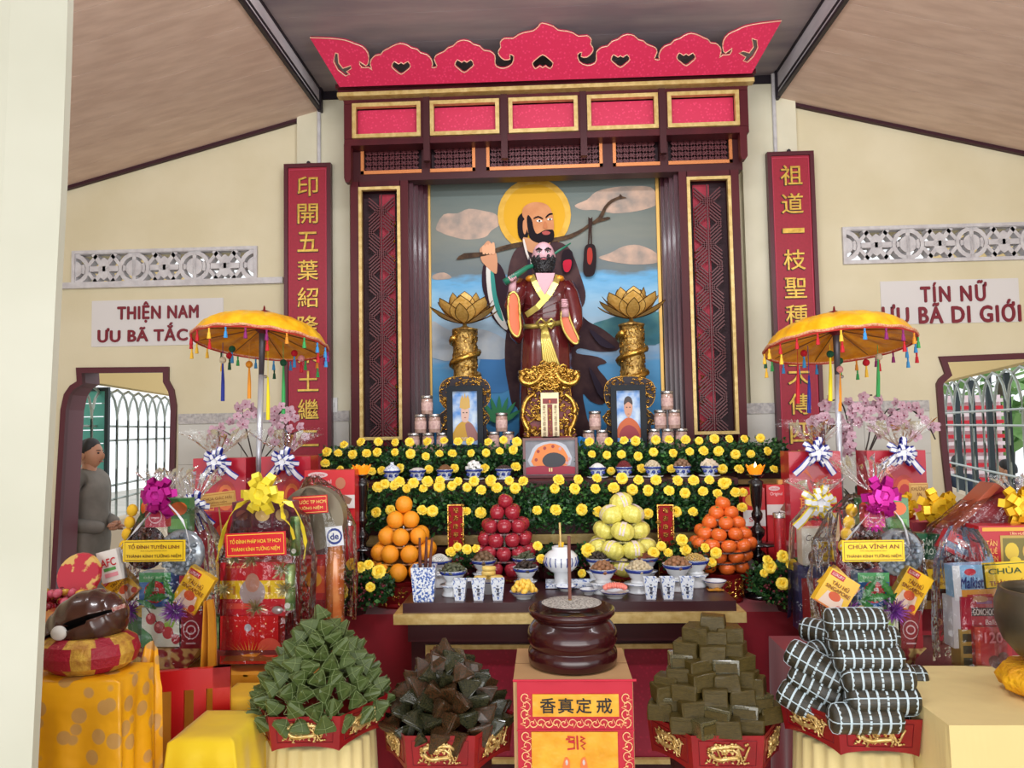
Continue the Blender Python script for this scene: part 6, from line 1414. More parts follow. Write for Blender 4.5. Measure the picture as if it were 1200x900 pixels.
for a in (R(-60), R(30), R(120), R(210)):
    lm.ribbon([(x, math.cos(a) * r_, math.sin(a) * r_) for x, r_ in ((-.50, .03), (-.49, .17), (-.455, .25), (-.38, .275), (0, .28), (.38, .275), (.455, .25), (.49, .17), (.50, .03))], .02, (0, -math.sin(a), math.cos(a)), .008)
lonm = lm.mesh('lengthwise_ties', M_tie)
def roll(px, py, Y, L, rz, ry, label, dz=0):
    p = P(px, py, Y); o = link('cylinder_cake', cylm, None, p, (U(0, 6.28), ry, rz), label, 'cake', 'tied cylinder cakes on the right tray', scale=(L, .128, .128)); o.scale = (L, L * .78, L * .78)
    link('cross_ties', tiem, o); link('lengthwise_ties', lonm, o)
def O4(*v): return [(900 + a / 4, 690 + b / 4) for a, b in v]
random.seed(12)
Yr = 2.18
for i, ((a, b), L, lab) in enumerate(zip(O4((405, 150), (432, 235), (468, 325), (512, 418), (535, 520), (455, 607)), (.165, .172, .182, .19, .19, .19), ('topmost', 'second', 'third', 'fourth', 'fifth', 'lowest'))):
    roll(a, b, Yr - .01 * i, L, U(-.04, .04), 0.0, '%s cylinder cake in the front stack, pale ties across dark leaf' % lab)
for i, ((a, b), lab) in enumerate(zip(O4((232, 365), (245, 470), (195, 552)), ('upper', 'middle', 'lower'))):
    roll(a, b, Yr + .06, .18, R(-28), R(26), '%s slanting cylinder cake at the left of its pile' % lab)
roll(*O4((648, 612))[0], Yr + .06, .14, R(75), 0, 'cylinder cake seen end-on at the bottom right of its pile')
for i, (a, b) in enumerate(O4((285, 215), (300, 290), (350, 380), (380, 470), (300, 520), (600, 420), (600, 520), (480, 300), (470, 230))): roll(a, b, Yr + .17, .17, U(-.9, .9), U(-.1, .1), '%s cylinder cake half hidden behind the front stack' % ('topmost left', 'second left', 'third', 'fourth', 'lowest left', 'upper right', 'lower right', 'inner', 'highest inner')[i])

# ================================================================ BOUQUETS BESIDE THE TABLE
random.seed(21)
def bouquet(cx, cy, rx, ry, Y, label, roses, side, n=2600, base_z=ZT):
    c = P(cx, cy, Y); t = thing('flower_bouquet', label, 'flowers', (c.x, Y, base_z))
    m = MB(); kx = Y / F
    for k in range(n):
        a = U(0, 6.28); q = math.sqrt(U(0, 1)); el = U(-1, 1)
        p = Vector((c.x + rx * kx * q * math.cos(a), Y + .09 * q * el, max(base_z + .01 if abs(0) else 0, c.z + ry * kx * q * math.sin(a)))); d = Vector((U(-1, 1), U(-1, .2), U(-.5, 1))).normalized(); s_ = d.cross(Vector((U(-1, 1), U(-1, 1), U(-1, 1)))).normalized(); L = U(.014, .028); m.m = 0 if U(0, 1) < .8 else 1
        m.add([p, p + d * L * .5 + s_ * L * .32, p + d * L, p + d * L * .5 - s_ * L * .32], [(0, 1, 2), (0, 2, 3)])
    m.build('foliage', [M_leaf, MATS['fresh_leaf_green']], t, world=True, kind='stuff')
    m = MB()
    for k in range(int(n / 28)):
        a = U(0, 6.28); q = math.sqrt(U(0, 1)); m.ell((c.x + rx * kx * q * math.cos(a) * .9, Y - .10 + U(0, .03), c.z + ry * kx * q * math.sin(a) * .9), .0055, 6, 4)
    m.build('berries', mat('dark_red_berries', (104, 34, 44), .4), t, world=True, kind='stuff', smooth=True)
    MB().lathe([(.05, 0), (.065, .05), (0, .05)], n=12).build('basket', M_wood2, t)
    g_ = label.split(' of ')[0]
    roses = sorted(roses)
    for i, (a, b, s) in enumerate(roses): rose(a, b, Y - .11, nth(i, len(roses), 'yellow rose') + ' in the bouquet ' + side, 'yellow roses in the bouquet ' + side, s)
bouquet(414, 688, 48, 24, 3.16, 'bouquet of yellow roses, dark leaves and berries left of the altar table', [(388, 667, 1.25), (373, 673, 1.0), (371, 697, 1.0), (398, 694, 1.5), (413, 661, 1.1), (423, 665, 1.0), (444, 670, 1.25), (434, 688, .85), (432, 662, .9)], 'left of the altar table', base_z=.802)
bouquet(926, 682, 46, 26, 3.16, 'bouquet of yellow roses, dark leaves and berries right of the altar table', [(902, 664, 1.15), (917, 652, 1.05), (899, 657, .9), (928, 662, 1.05), (917, 684, 1.1), (942, 669, .95), (955, 668, .9), (938, 703, .9), (895, 672, .7)], 'right of the altar table', base_z=.802)
bouquet(548, 660, 26, 13, 3.32, 'low cluster of yellow roses and red buds behind the peanut bowl', [(528, 647, .95), (536, 641, .8), (547, 644, .95), (558, 643, .8)], 'behind the left bowls', 500, base_z=.905)
bouquet(645, 655, 14, 16, 3.34, 'dark leaves with yellow roses left of the white pot', [(630, 640, .9), (634, 655, .9)], 'left of the white pot', 400, base_z=.905)
bouquet(688, 655, 16, 16, 3.36, 'dark leaves with yellow roses right of the white pot', [(689, 645, 1.3), (682, 672, .8)], 'right of the white pot', 400, base_z=.905)
bouquet(803, 655, 34, 16, 3.34, 'row of yellow roses and leaves behind the bowl of noodles', [(766, 648, 1.1), (775, 640, .9), (783, 648, .85), (799, 633, 1.1), (803, 645, 1.1), (826, 642, .85), (839, 648, 1.05), (834, 659, .9)], 'behind the right bowls', 900, base_z=.905)
# ================================================================ SIDE TABLES, GIFTS
random.seed(31)
def skin(verts, edges, rad, m_, name, parent, lev=2, world=True):
    me = bpy.data.meshes.new('sk'); o0 = wloc(parent) if (world and parent is not None) else Vector((0, 0, 0))
    me.from_pydata([tuple(Vector(v) - o0) for v in verts], edges, []); o = bpy.data.objects.new('sk', me); COL.objects.link(o)
    md = o.modifiers.new('s', 'SKIN'); sv = me.skin_vertices[0].data
    for i, r in enumerate(rad): sv[i].radius = (r, r) if not isinstance(r, tuple) else r
    sv[0].use_root = True; o.modifiers.new('d', 'SUBSURF').levels = lev
    dg = bpy.context.evaluated_depsgraph_get(); dg.update(); m2 = bpy.data.meshes.new_from_object(o.evaluated_get(dg), depsgraph=dg); bpy.data.objects.remove(o)
    m2.materials.clear(); m2.materials.append(m_); m2.polygons.foreach_set('use_smooth', [True] * len(m2.polygons)); m2.update()
    return link(name, m2, parent)
def side_table(name, label, a, b, y0, y1, z, m_, folds=8, zb=.06, cat='table'):
    x0, x1 = PZ(a, y0, z).x, PZ(b, y0, z).x; t = thing(name, label, cat, ((x0 + x1) / 2, (y0 + y1) / 2, 0)); m = MB()
    def f(u, v):
        per = [(x0, y1), (x0, y0), (x1, y0), (x1, y1)]; L = [y1 - y0, x1 - x0, y1 - y0]; s = u * sum(L); k = 0
        while k < 2 and s > L[k]: s -= L[k]; k += 1
        q = s / L[k]; x = per[k][0] + (per[k + 1][0] - per[k][0]) * q; y = per[k][1] + (per[k + 1][1] - per[k][1]) * q
        w_ = .012 * math.sin(u * folds * 6.28) * v; nx, ny = ((-1, 0), (0, -1), (1, 0))[k]; return Vector((x + nx * (w_ + .012 * v), y + ny * (w_ + .012 * v), z - (z - zb) * v))
    m.grid(f, folds * 12, 5); m.bb(x0, x1, y0, y1, z - .006, z); m.build('cloth', m_, t, world=True, smooth=False)
    for x in (x0 + .05, x1 - .05):
        for y in (y0 + .05, y1 - .05): MB().bb(x - .018, x + .018, y - .018, y + .018, 0, z - .01).build('leg', M_wood2, t, world=True)
    return t
M_tc = mat('deep_gold_drape', (226, 158, 24), .6, sheen=.1, c2=(204, 134, 14), sc=5, bump=.6, bsc=9)
side_table('gift_table', 'golden cloth covered table under the left gift hampers', 128, 352, 2.56, 3.02, .745, M_tc)
side_table('rear_gift_table', 'red cloth covered rear table under the left orchid and boxes', 196, 366, 3.24, 3.92, 1.03, M_redcloth)
side_table('gift_table', 'dark red cloth covered table under the right gift hampers', 952, 1180, 2.52, 3.0, .745, M_redcloth)
side_table('rear_gift_table', 'red cloth covered rear table under the right orchid and boxes', 932, 1110, 3.24, 3.92, 1.03, M_redcloth)
side_table('bell_table', 'cream yellow cloth covered table in front of the right hampers', 1112, 1290, 1.98, 2.45, .80, mat('cream_yellow_cloth', (226, 204, 140), .7, sheen=.1, bump=.7, bsc=8), 6)
def carton(parent, r, Y, d, c, name='carton', rot=0, pr=(), tx=(), yaw=0, tag_=None, rough=.35, coat=.3, bev=0):
    """printed box: front face rectangle r (pixels) at depth Y; pr = printed patches, tx = printed words, both in 0..1 face units"""
    x0, x1, z0, z1 = rect(*r, Y); W, H = x1 - x0, z1 - z0; o0 = wloc(parent) if parent is not None else Vector((0, 0, 0))
    mt = c if not isinstance(c, tuple) else mat('card_%d_%d_%d' % c, c, rough, coat=coat)
    b = MB().bb(-W / 2, W / 2, 0, d, -H / 2, H / 2).build(name, mt, parent)
    b.location = Vector(((x0 + x1) / 2, Y, (z0 + z1) / 2)) - o0; b.rotation_euler = (0, R(rot), R(yaw))
    if tag_: tag(b, *tag_)
    if pr:
        m = MB(); ms = []
        for i, p in enumerate(pr):
            mm = p[-1] if not isinstance(p[-1], tuple) else col(p[-1], .4)
            if mm not in ms: ms.append(mm)
            m.m = ms.index(mm); y = -.0008 - .0004 * i
            if p[0] == 'r': u0, v0, u1, v1 = p[1:5]; m.bb((u0 - .5) * W, (u1 - .5) * W, y, y + .0003, (v0 - .5) * H, (v1 - .5) * H)
            elif p[0] == 'c':
                u, v, ru, rv = p[1:5]; m.prism([((u - .5 + ru * math.cos(q * .449)) * W, (v - .5 + rv * math.sin(q * .449)) * H) for q in range(14)][::-1], y, y + .0003)
            elif p[0] == 'p': m.prism([((u - .5) * W, (v - .5) * H) for u, v in p[1]], y, y + .0003)
        m.build('print', ms, b)
    for t_ in tx:
        s, u, v, w_, h_, cc = t_[:6]; k = t_[6] if len(t_) > 6 else {}
        text(s, ((u - .5) * W, -.0008 - .0004 * len(pr) - .0004, (v - .5) * H), w_ * W, h_ * H, col(cc, .45), b, world=False, ext=0, **k)
    return b
def bow(parent, px, py, Y, r, m1, m2=None, n=14, w_=.022, tails=(), name='bow', seed=1):
    st_ = random.getstate(); random.seed(seed); c = P(px, py, Y); m = MB(); ms = [m1, m2 or m1]
    n = int(n * 1.6); w_ *= .85
    for k in range(n):
        a = 2 * math.pi * k / n + U(-.2, .2); el = (.1, .45, .8, 1.15)[k % 4]; rr = r * (1.08, .95, .8, .6)[k % 4]
        d = Vector((math.cos(a) * math.cos(el), -math.sin(el), math.sin(a) * math.cos(el))); s_ = Vector((-math.sin(a), 0, math.cos(a))); nn = d.cross(s_)
        pts = [c + d * rr * q + nn * h * r for q, h in ((0, 0), (.45, .22), (.8, .28), (1.0, .08), (.88, -.14), (.45, -.14), (0, 0))]
        m.m = 0; m.ribbon(pts, [w_ * .5, w_, w_ * 1.15, w_ * 1.15, w_ * 1.1, w_, w_ * .5], s_)
        if m2: m.m = 1; m.ribbon([p_ + d * .0015 + nn * (.0016 if i < 3 else -.0016) for i, p_ in enumerate(pts)], [w_ * .3, w_ * .6, w_ * .72, w_ * .72, w_ * .68, w_ * .6, w_ * .3], s_)
    for tx_, ty_ in tails:
        e = P(tx_, ty_, Y - .01); d = e - c; s_ = Vector((-d.z, 0, d.x)).normalized()
        pts = [c, c + d * .35 + Vector((0, -.02, .008)), c + d * .7 + Vector((0, -.012, 0)), e]
        m.m = 0; m.ribbon(pts, [w_ * .6, w_ * 1.2, w_ * 1.35, w_ * 1.4], s_)
        if m2: m.m = 1; m.ribbon([p_ + Vector((0, -.0022, 0)) for p_ in pts], [w_ * .35, w_ * .75, w_ * .85, w_ * .9], s_)
    b = m.build(name, ms, parent, world=True); random.setstate(st_); return b
def ribbonpx(parent, pts, Y, w_, m_, name='ribbon'):
    v = [P(a, b, Y - .004 * (i % 2)) for i, (a, b) in enumerate(smooth_loop(pts, 3, False))]; wd = []
    for k in range(len(v)): t_ = v[min(k + 1, len(v) - 1)] - v[max(k - 1, 0)]; wd.append(Vector((-t_.z, .3 * math.sin(k), t_.x)))
    return MB().ribbon(v, w_, wd).build(name, m_, parent, world=True)
def wrap(parent, secs, Y, d, name='cellophane', n=44):
    """crinkled clear bag; secs = (px centre, py, half width px)"""
    m = MB(); vs = []
    for j, (a, b, hw) in enumerate(secs):
        c = P(a, b, Y)
        for i in range(n):
            th = 2 * math.pi * i / n; f = 1 + .05 * math.sin(th * 9 + j * 1.3) + U(-.03, .03); hwm = hw * Y / F
            vs.append((c.x + math.cos(th) * hwm * f, Y + d / 2 + math.sin(th) * (d / 2 + .02) * f * min(1, hw / 14), c.z + U(-.003, .003)))
    L = len(secs); m.add(vs, [(j * n + i, j * n + (i + 1) % n, (j + 1) * n + (i + 1) % n, (j + 1) * n + i) for j in range(L - 1) for i in range(n)])
    return m.build(name, M_clear, parent, world=True)
def plume(parent, px, py, Y, r, h, lean=0, name='cellophane_plume', wide=1.0):
    c = P(px, py, Y); m = MB(); n = 60; vs = []; ph = [U(-.25, .25) for _ in range(n)]
    for j in range(7):
        q = j / 6; rr = .012 + r * q ** .8
        for i in range(n):
            th = 2 * math.pi * i / n; f = 1 + (.32 * math.sin(th * 13) + ph[i]) * q
            vs.append((c.x + math.cos(th) * rr * f * wide + lean * q, c.y + math.sin(th) * rr * f * .6, c.z + h * q * (1 + .18 * math.sin(th * 7 + 1) * q + ph[i] * .3)))
    m.add(vs, [(j * n + i, j * n + (i + 1) % n, (j + 1) * n + (i + 1) % n, (j + 1) * n + i) for j in range(6) for i in range(n)])
    return m.build(name, M_clear, parent, world=True)
def tinsel(parent, px, py, Y, r, m_, n=170, name='tinsel', stretch=1):
    c = P(px, py, Y); m = MB()
    for k in range(n):
        d = Vector((U(-1, 1), U(-1, .2), U(-1, 1) * stretch)); d = d.normalized() * r * U(.5, 1.1) if stretch == 1 else d * r; s_ = d.cross(Vector((U(-1, 1), U(-1, 1), U(-1, 1)))).normalized() * .0022
        b = d * (.1 if stretch == 1 else .8); m.add([c + b + s_, c + b - s_, c + d - s_ * .4, c + d + s_ * .4], [(0, 1, 2, 3)])
    return m.build(name, m_, parent, world=True, kind='stuff')
M_mag = mat('magenta_metallic_ribbon', (186, 24, 140), .28, .5); M_yr = mat('yellow_satin_ribbon', (244, 222, 60), .35, .15); M_gr = mat('gold_metallic_ribbon', (238, 190, 40), .28, .4)
M_bl2 = mat('royal_blue_ribbon', (26, 40, 150), .35); M_wr = mat('white_ribbon', (232, 234, 240), .4); M_ptin = mat('purple_tinsel', (160, 90, 190), .3, .5); M_gtin = mat('pale_gold_tinsel', (206, 196, 150), .25, .6)
RED, DRED, GLD, YEL, WHT, GRN, BLU = (200, 26, 40), (150, 16, 36), (224, 176, 84), (246, 206, 40), (234, 234, 232), (60, 130, 70), (30, 110, 180)
def sign(parent, r, Y, bg, fg, lines, edge=True, rot=0, name='sign'):
    n = len(lines); pr = [('r', .03, .06, .97, .94, fg), ('r', .037, .09, .963, .91, bg)] if edge else []
    tx = [(s, .5, v, w_, h_, c or fg, dict(bold=.012) if b else {}) for s, v, w_, h_, c, b in lines]
    return carton(parent, r, Y, .003, bg, name, rot, pr, tx, rough=.5, coat=0)
# ---- generic printed packets
def pudding(parent, r, Y, rot, cn='pudding_pack'):
    return carton(parent, r, Y, .03, (248, 196, 40), cn, rot, [('r', .04, .82, .5, .96, RED), ('p', [(.12, .05), (.88, .05), (.78, .42), (.22, .42)], (240, 214, 196)), ('c', .5, .36, .2, .12, (220, 90, 40)), ('r', .0, .0, 1, .04, (220, 120, 60)), ('c', .8, .12, .12, .09, (200, 60, 40))], [('LUXURY', .27, .89, .38, .08, WHT), ('TÀU HŨ\nSINGAPORE', .5, .62, .84, .28, (130, 50, 20), dict(bold=.01))])
def cherry(parent, r, Y, name='cherry_box'):
    return carton(parent, r, Y, .08, (226, 232, 214), name, 0, [('p', [(0, .0), (.35, 0), (.25, .3), (0, .5)], (70, 140, 80)), ('p', [(.6, .7), (.9, .75), (.8, .5), (.55, .45)], (150, 190, 70)), ('p', [(.1, 1), (.14, 1), (.5, .5), (.46, .5)], (90, 60, 50)), ('p', [(.5, .5), (.54, .52), (.84, .32), (.82, .3)], (90, 60, 50)), ('c', .24, .72, .13, .15, (186, 40, 50)), ('c', .46, .5, .14, .16, (176, 30, 44)), ('c', .68, .36, .14, .16, (190, 50, 56)), ('c', .88, .2, .11, .13, (170, 30, 46)), ('c', .21, .76, .04, .05, (230, 140, 140)), ('c', .43, .55, .04, .05, (230, 140, 140))])
def coffee(parent, r, Y, c=(150, 24, 44), name='coffee_pack'):
    return carton(parent, r, Y, .05, c, name, 0, [('c', .5, .5, .34, .26, (226, 200, 206)), ('c', .5, .5, .30, .23, c), ('c', .5, .5, .2, .13, (226, 200, 206)), ('c', .5, .5, .15, .09, c), ('r', .3, .12, .7, .16, (226, 200, 206))])
def plate(parent, px, py, Y, r, c1, c2, name='round_platter', seed=0):
    c = P(px, py, Y); rr = r * Y / F; m = MB().lathe([(0, 0), (rr * .9, 0), (rr, -.012), (rr * 1.02, -.010), (rr * .9, .006), (0, .006)], c, 28, rot=(R(90), 0, 0)); p = m.build(name, mat('platter_%d_%d_%d' % c1, c1, .2, .3, coat=.5), parent, world=True, smooth=True)
    m = MB(); st_ = random.getstate(); random.seed(seed)
    for k in range(34): a = k * 2.4; q = rr * .82 * math.sqrt(k / 34); m.ell(c + Vector((q * math.cos(a), -.014, q * math.sin(a))), (rr * .13, .012, rr * .10), 7, 5, (0, U(0, 3), 0))
    random.setstate(st_); m.build('sweets', mat('sweets_%d_%d_%d' % c2, c2, .3, c2=tuple(int(v * .6) for v in c2), sc=30, coat=.5), p, world=False, smooth=True, kind='stuff') if False else m.build('sweets', mat('sweets_%d_%d_%d' % c2, c2, .3, c2=tuple(int(v * .6) for v in c2), sc=30, coat=.5), p, world=True, smooth=True, kind='stuff')
    return p
def fruit_hamper(ox, oy, Y, label, line1, line1s, extra='', greenbox=True):
    """tall cellophane hamper; ox, oy = pixel offset from the left one"""
    def q(a, b, c, d): return (a + ox, b + oy, c + ox, d + oy)
    base = P(192 + ox, 796 + oy, Y); t = thing('gift_hamper', label, 'hamper', (base.x, Y + .05, .746))
    zb = .748; pyb = 498 + (1.55 - zb) * F / Y + (640 - 192 - ox) * .017
    x0, x1, z0, z1 = rect(*q(150, 757, 235, 797), Y); z0 = zb
    m = MB(); m.add([(x0 + .035, Y, z0), (x1 - .05, Y, z0), (x1 - .05, Y + .16, z0), (x0 + .035, Y + .16, z0), (x0 - .01, Y - .03, z1), (x1 + .01, Y - .03, z1), (x1 + .01, Y + .19, z1), (x0 - .01, Y + .19, z1)], [(0, 1, 5, 4), (1, 2, 6, 5), (2, 3, 7, 6), (3, 0, 4, 7), (3, 2, 1, 0), (4, 5, 6, 7)])
    m.build('basket_box', mat('cream_printed_basket', (226, 196, 128), .5, c2=(160, 50, 60), sc=26, lo=.5, hi=.58, detail=1), t, world=True)
    cherry(t, q(166, 712, 212, 758), Y - .035); coffee(t, q(210, 716, 238, 760), Y - .035)
    carton(t, q(150, 716, 166, 757), Y - .01, .06, (60, 120, 70), 'leafy_pack', 0, [('r', .1, .1, .9, .3, (200, 220, 180))])
    carton(t, q(163, 671, 200, 722), Y - .02, .06, (30, 104, 180), 'snack_box', 0, [('r', 0, .78, 1, 1, (70, 160, 90)), ('c', .5, .55, .34, .26, (214, 30, 50)), ('c', .5, .55, .30, .23, (226, 60, 60)), ('c', .2, .12, .3, .16, (240, 200, 50)), ('c', .8, .1, .2, .1, (240, 150, 60))], [('Sla\nOlai', .5, .55, .42, .3, WHT, dict(bold=.02)), ('ĐẶC BIỆT', .5, .89, .7, .08, (210, 235, 200))], rough=.3)
    m = MB(); 
    for k, (a, b, an, L) in enumerate(((176, 690, 60, 30), (186, 700, 10, 30), (197, 690, -60, 28), (172, 708, 150, 24), (200, 705, 60, 24))):
        c = P(a + ox, b + oy, Y - .05); d = Vector((math.cos(R(an)), -.2, math.sin(R(an)))); s_ = Vector((-d.z, 0, d.x)); Lm = L * Y / F
        m.grid(lambda u, v: c + d * Lm * (u - .5) + s_ * (v - .5) * Lm * .30 * math.sin(math.pi * min(1, u * .95 + .05)) * (1 + .25 * math.sin(u * 40)) + Vector((0, -.01 * math.cos((v - .5) * 3), 0)), 14, 4)
    m.build('leaf_spray', mat('artificial_leaf_green', (40, 120, 54), .4, c2=(84, 160, 84), sc=20), t, world=True)
    pudding(t, q(209, 668, 242, 716), Y - .05, 32); pudding(t, q(127, 668, 156, 706), Y - .03, -44)
    tinsel(t, 205 + ox, 716 + oy, Y - .06, .048, M_ptin); tinsel(t, 152 + ox, 716 + oy, Y - .05, .04, M_ptin)
    plate(t, 168 + ox, 642 + oy, Y - .01, 26, (70, 30, 36), (120, 60, 50), seed=1); plate(t, 212 + ox, 648 + oy, Y - .012, 27, (170, 180, 190), (170, 184, 200), seed=2)
    for a, b, c, d in ((164, 584, 174, 622), (197, 584, 222, 624)): carton(t, q(a, b, c, d), Y + .02, .04, (60, 124, 66), 'green_box', 0, [('c', .5, .7, .4, .2, (226, 110, 50)), ('r', .1, .1, .9, .4, (110, 170, 90))])
    carton(t, q(170, 592, 194, 618), Y - .02, .04, (190, 26, 60), 'red_tin', 0, [('c', .5, .5, .34, .34, (230, 180, 190)), ('c', .5, .5, .28, .28, (190, 26, 60)), ('r', .3, .4, .7, .46, (230, 180, 190))])
    sign(t, q(144, 633, 217, 658), Y - .125, (246, 208, 24), (100, 50, 20), [(line1, .73, .82 * line1s, .26, (120, 30, 24), 1), ('Kính mừng Đại lễ khánh thành', .5, .42, .08, (120, 60, 30), 0), ('THÀNH KÍNH TƯỞNG NIỆM', .26, .88, .22, (96, 44, 16), 1)])
    for pts in ([(148, 640), (143, 646), (146, 655)], [(217, 636), (224, 645), (216, 656)], [(190, 585), (160, 620), (142, 640)], [(192, 585), (214, 610), (222, 640)]): ribbonpx(t, [(a + ox, b + oy) for a, b in pts], Y - .055, .008, M_wr)
    for k in range(4): MB().ell(P(146 + ox + k * 3, 640 + oy - k * 14, Y - .01), (.02, .016, .022), 8, 6).build('yellow_flower', M_yel, t, world=True, smooth=True)
    bow(t, 188 + ox, 580 + oy, Y - .05, .060, M_mag, None, 15, .026, [(200 + ox, 606 + oy), (176 + ox, 600 + oy)], seed=int(ox) % 7)
    return t
h1 = fruit_hamper(0, 0, 2.62, 'cellophane hamper with yellow sign TỔ ĐÌNH TUYÊN LINH and magenta bow', 'TỔ ĐÌNH TUYÊN LINH', 1)
wrap(h1, [(190, 790, 46), (188, 740, 56), (188, 690, 64), (186, 640, 58), (186, 606, 34), (187, 588, 8)], 2.56, .20); plume(h1, 190, 578, 2.60, .07, .075)
carton(h1, (116, 645, 140, 682), 2.55, .03, (232, 228, 222), 'cracker_box', -14, [('r', .2, .35, .8, .45, (90, 160, 80)), ('r', .2, .15, .85, .28, (230, 150, 160))], [('AFC', .5, .62, .75, .26, (200, 24, 40), dict(bold=.02))])
h2 = fruit_hamper(843, 0, 2.58, 'cellophane hamper with yellow sign CHÙA VĨNH AN and magenta bow', 'CHÙA VĨNH AN', 1)
wrap(h2, [(1033, 790, 46), (1031, 740, 58), (1031, 690, 66), (1029, 640, 60), (1024, 606, 36), (1021, 584, 8)], 2.52, .20); plume(h2, 1020, 574, 2.60, .085, .10, -.02)
tinsel(h2, 1024, 606, 2.50, .028, mat('magenta_tinsel', (200, 40, 160), .3, .5), 160, stretch=1.6)
pudding(h2, (962, 672, 1000, 716), 2.50, 38 - 5)
# ---- hamper with the red sign (left, second)
Y = 2.66; t = thing('gift_hamper', 'tall hamper with red sign TỔ ĐÌNH PHÁP HOA TP HCM and yellow ribbon', 'hamper', (P(302, 790, Y).x, Y + .06, .746))
x0, x1, z0, z1 = rect(244, 777, 350, 797, Y); z0 = .748; z1 = z0 + .055
MB().add([(x0 + .04, Y, z0), (x1 - .02, Y, z0), (x1 - .02, Y + .15, z0), (x0 + .04, Y + .15, z0), (x0, Y - .03, z1), (x1, Y - .03, z1), (x1, Y + .17, z1), (x0, Y + .17, z1)], [(0, 1, 5, 4), (1, 2, 6, 5), (2, 3, 7, 6), (3, 0, 4, 7), (3, 2, 1, 0), (4, 5, 6, 7)]).build('tray', mat('dusty_maroon_tray', (132, 62, 70), .6), t, world=True)
b3 = carton(t, (258, 722, 326, 778), Y - .02, .07, (214, 34, 38), 'lower_gift_box', 0, [('p', [(.05, .06), (.1, .16), (.5, .2), (.9, .16), (.97, .06)], (160, 90, 40)), ('c', .85, .34, .2, .2, (230, 90, 70)), ('c', .48, .76, .06, .08, (190, 190, 200))] + [('p', [(.5 + .02 * k, .16), (.53 + .02 * k, .16), (.5 + .075 * k, .5 - .02 * abs(k))], (240, 160, 50)) for k in range(-5, 6)] + [('c', a, b, .012, .016, (250, 200, 150)) for a, b in ((.2, .7), (.3, .8), (.62, .8), (.7, .7), (.8, .85), (.15, .9), (.9, .7))], rough=.25)
b2 = carton(t, (258, 659, 334, 722), Y - .01, .07, (206, 24, 44), 'middle_gift_box', 0, [('r', 0, .32, 1, .66, (244, 206, 30)), ('c', .5, .44, .2, .26, (176, 160, 160)), ('c', .5, .62, .11, .18, (196, 140, 120)), ('r', .2, .4, .24, .56, (200, 140, 30)), ('r', .74, .4, .78, .56, (200, 140, 30)), ('r', .1, .14, .5, .24, (230, 80, 60))], [('Cao Cấp', .25, .92, .3, .06, (240, 200, 120))])
b1 = carton(t, (272, 588, 344, 650), Y + .01, .06, (110, 40, 58), 'chocolate_box', 0, [('r', .02 + .33 * i, .04 + .48 * j, .31 + .33 * i, .46 + .48 * j, (84, 30, 44)) for i in range(3) for j in range(2)] + [('c', .5, .75, .12, .12, (214, 180, 110)), ('c', .82, .75, .11, .12, (170, 140, 90)), ('p', [(.06, .22), (.16, .34), (.28, .24), (.18, .12)], (196, 176, 90)), ('c', .84, .22, .1, .12, (196, 176, 90)), ('c', .17, .75, .1, .1, (120, 60, 50))], [('MASSIH', .5, .24, .26, .08, (200, 150, 150))])
for r, n_ in (((247, 722, 258, 775), 'left'), ((330, 662, 344, 716), 'right'), ((338, 606, 350, 652), 'top')):
    xa, xb, za, zb_ = rect(*r, Y - .01); c_ = Vector(((xa + xb) / 2, Y + .01, za)); rr = (xb - xa) / 2
    dk = MB().lathe([(rr * .9, 0), (rr, .004), (rr, (zb_ - za) - .006), (rr * .85, zb_ - za), (0, zb_ - za)], c_, 16).build('drink_can', mat('green_can', (70, 126, 66), .3, .3, c2=(170, 190, 120), sc=30), t, world=True, smooth=True)
    MB().lathe([(0, 0), (rr * .5, 0)], c_ + Vector((0, -rr - .001, .018)), 10, rot=(R(90), 0, 0), cap=False).build('can_label', col((226, 230, 220)), dk, world=True)
for a, b, r_ in ((295, 655, .035), (330, 668, .04), (335, 690, .035), (300, 712, .035), (262, 690, .03), (275, 655, .03), (335, 640, .03)): tinsel(t, a, b, Y - .04, r_, M_gtin, 90)
MB().ell(P(325, 715, Y - .03), (.02, .008, .014), 10, 6).build('foil_heart', mat('silver_foil', (206, 200, 204), .3, .6), t, world=True, smooth=True)
sign(t, (264, 624, 335, 652), Y - .125, (214, 30, 44), (248, 214, 70), [('TỔ ĐÌNH PHÁP HOA TP HCM', .68, .84, .24, None, 1), ('THÀNH KÍNH TƯỞNG NIỆM', .32, .80, .24, None, 1)], rot=-2)
ribbonpx(t, [(308, 580), (280, 592), (266, 612), (258, 640), (254, 658)], Y - .05, .02, M_yr); ribbonpx(t, [(312, 580), (340, 590), (352, 610), (358, 635), (356, 655)], Y - .05, .02, M_yr); ribbonpx(t, [(330, 590), (332, 606), (340, 616), (345, 632)], Y - .06, .02, M_yr)
bow(t, 309, 578, Y - .05, .070, M_yr, None, 16, .028, seed=3)
wrap(t, [(300, 780, 54), (300, 720, 56), (304, 660, 56), (306, 610, 44), (308, 590, 12)], Y - .05, .2); plume(t, 309, 572, Y - .02, .05, .03)
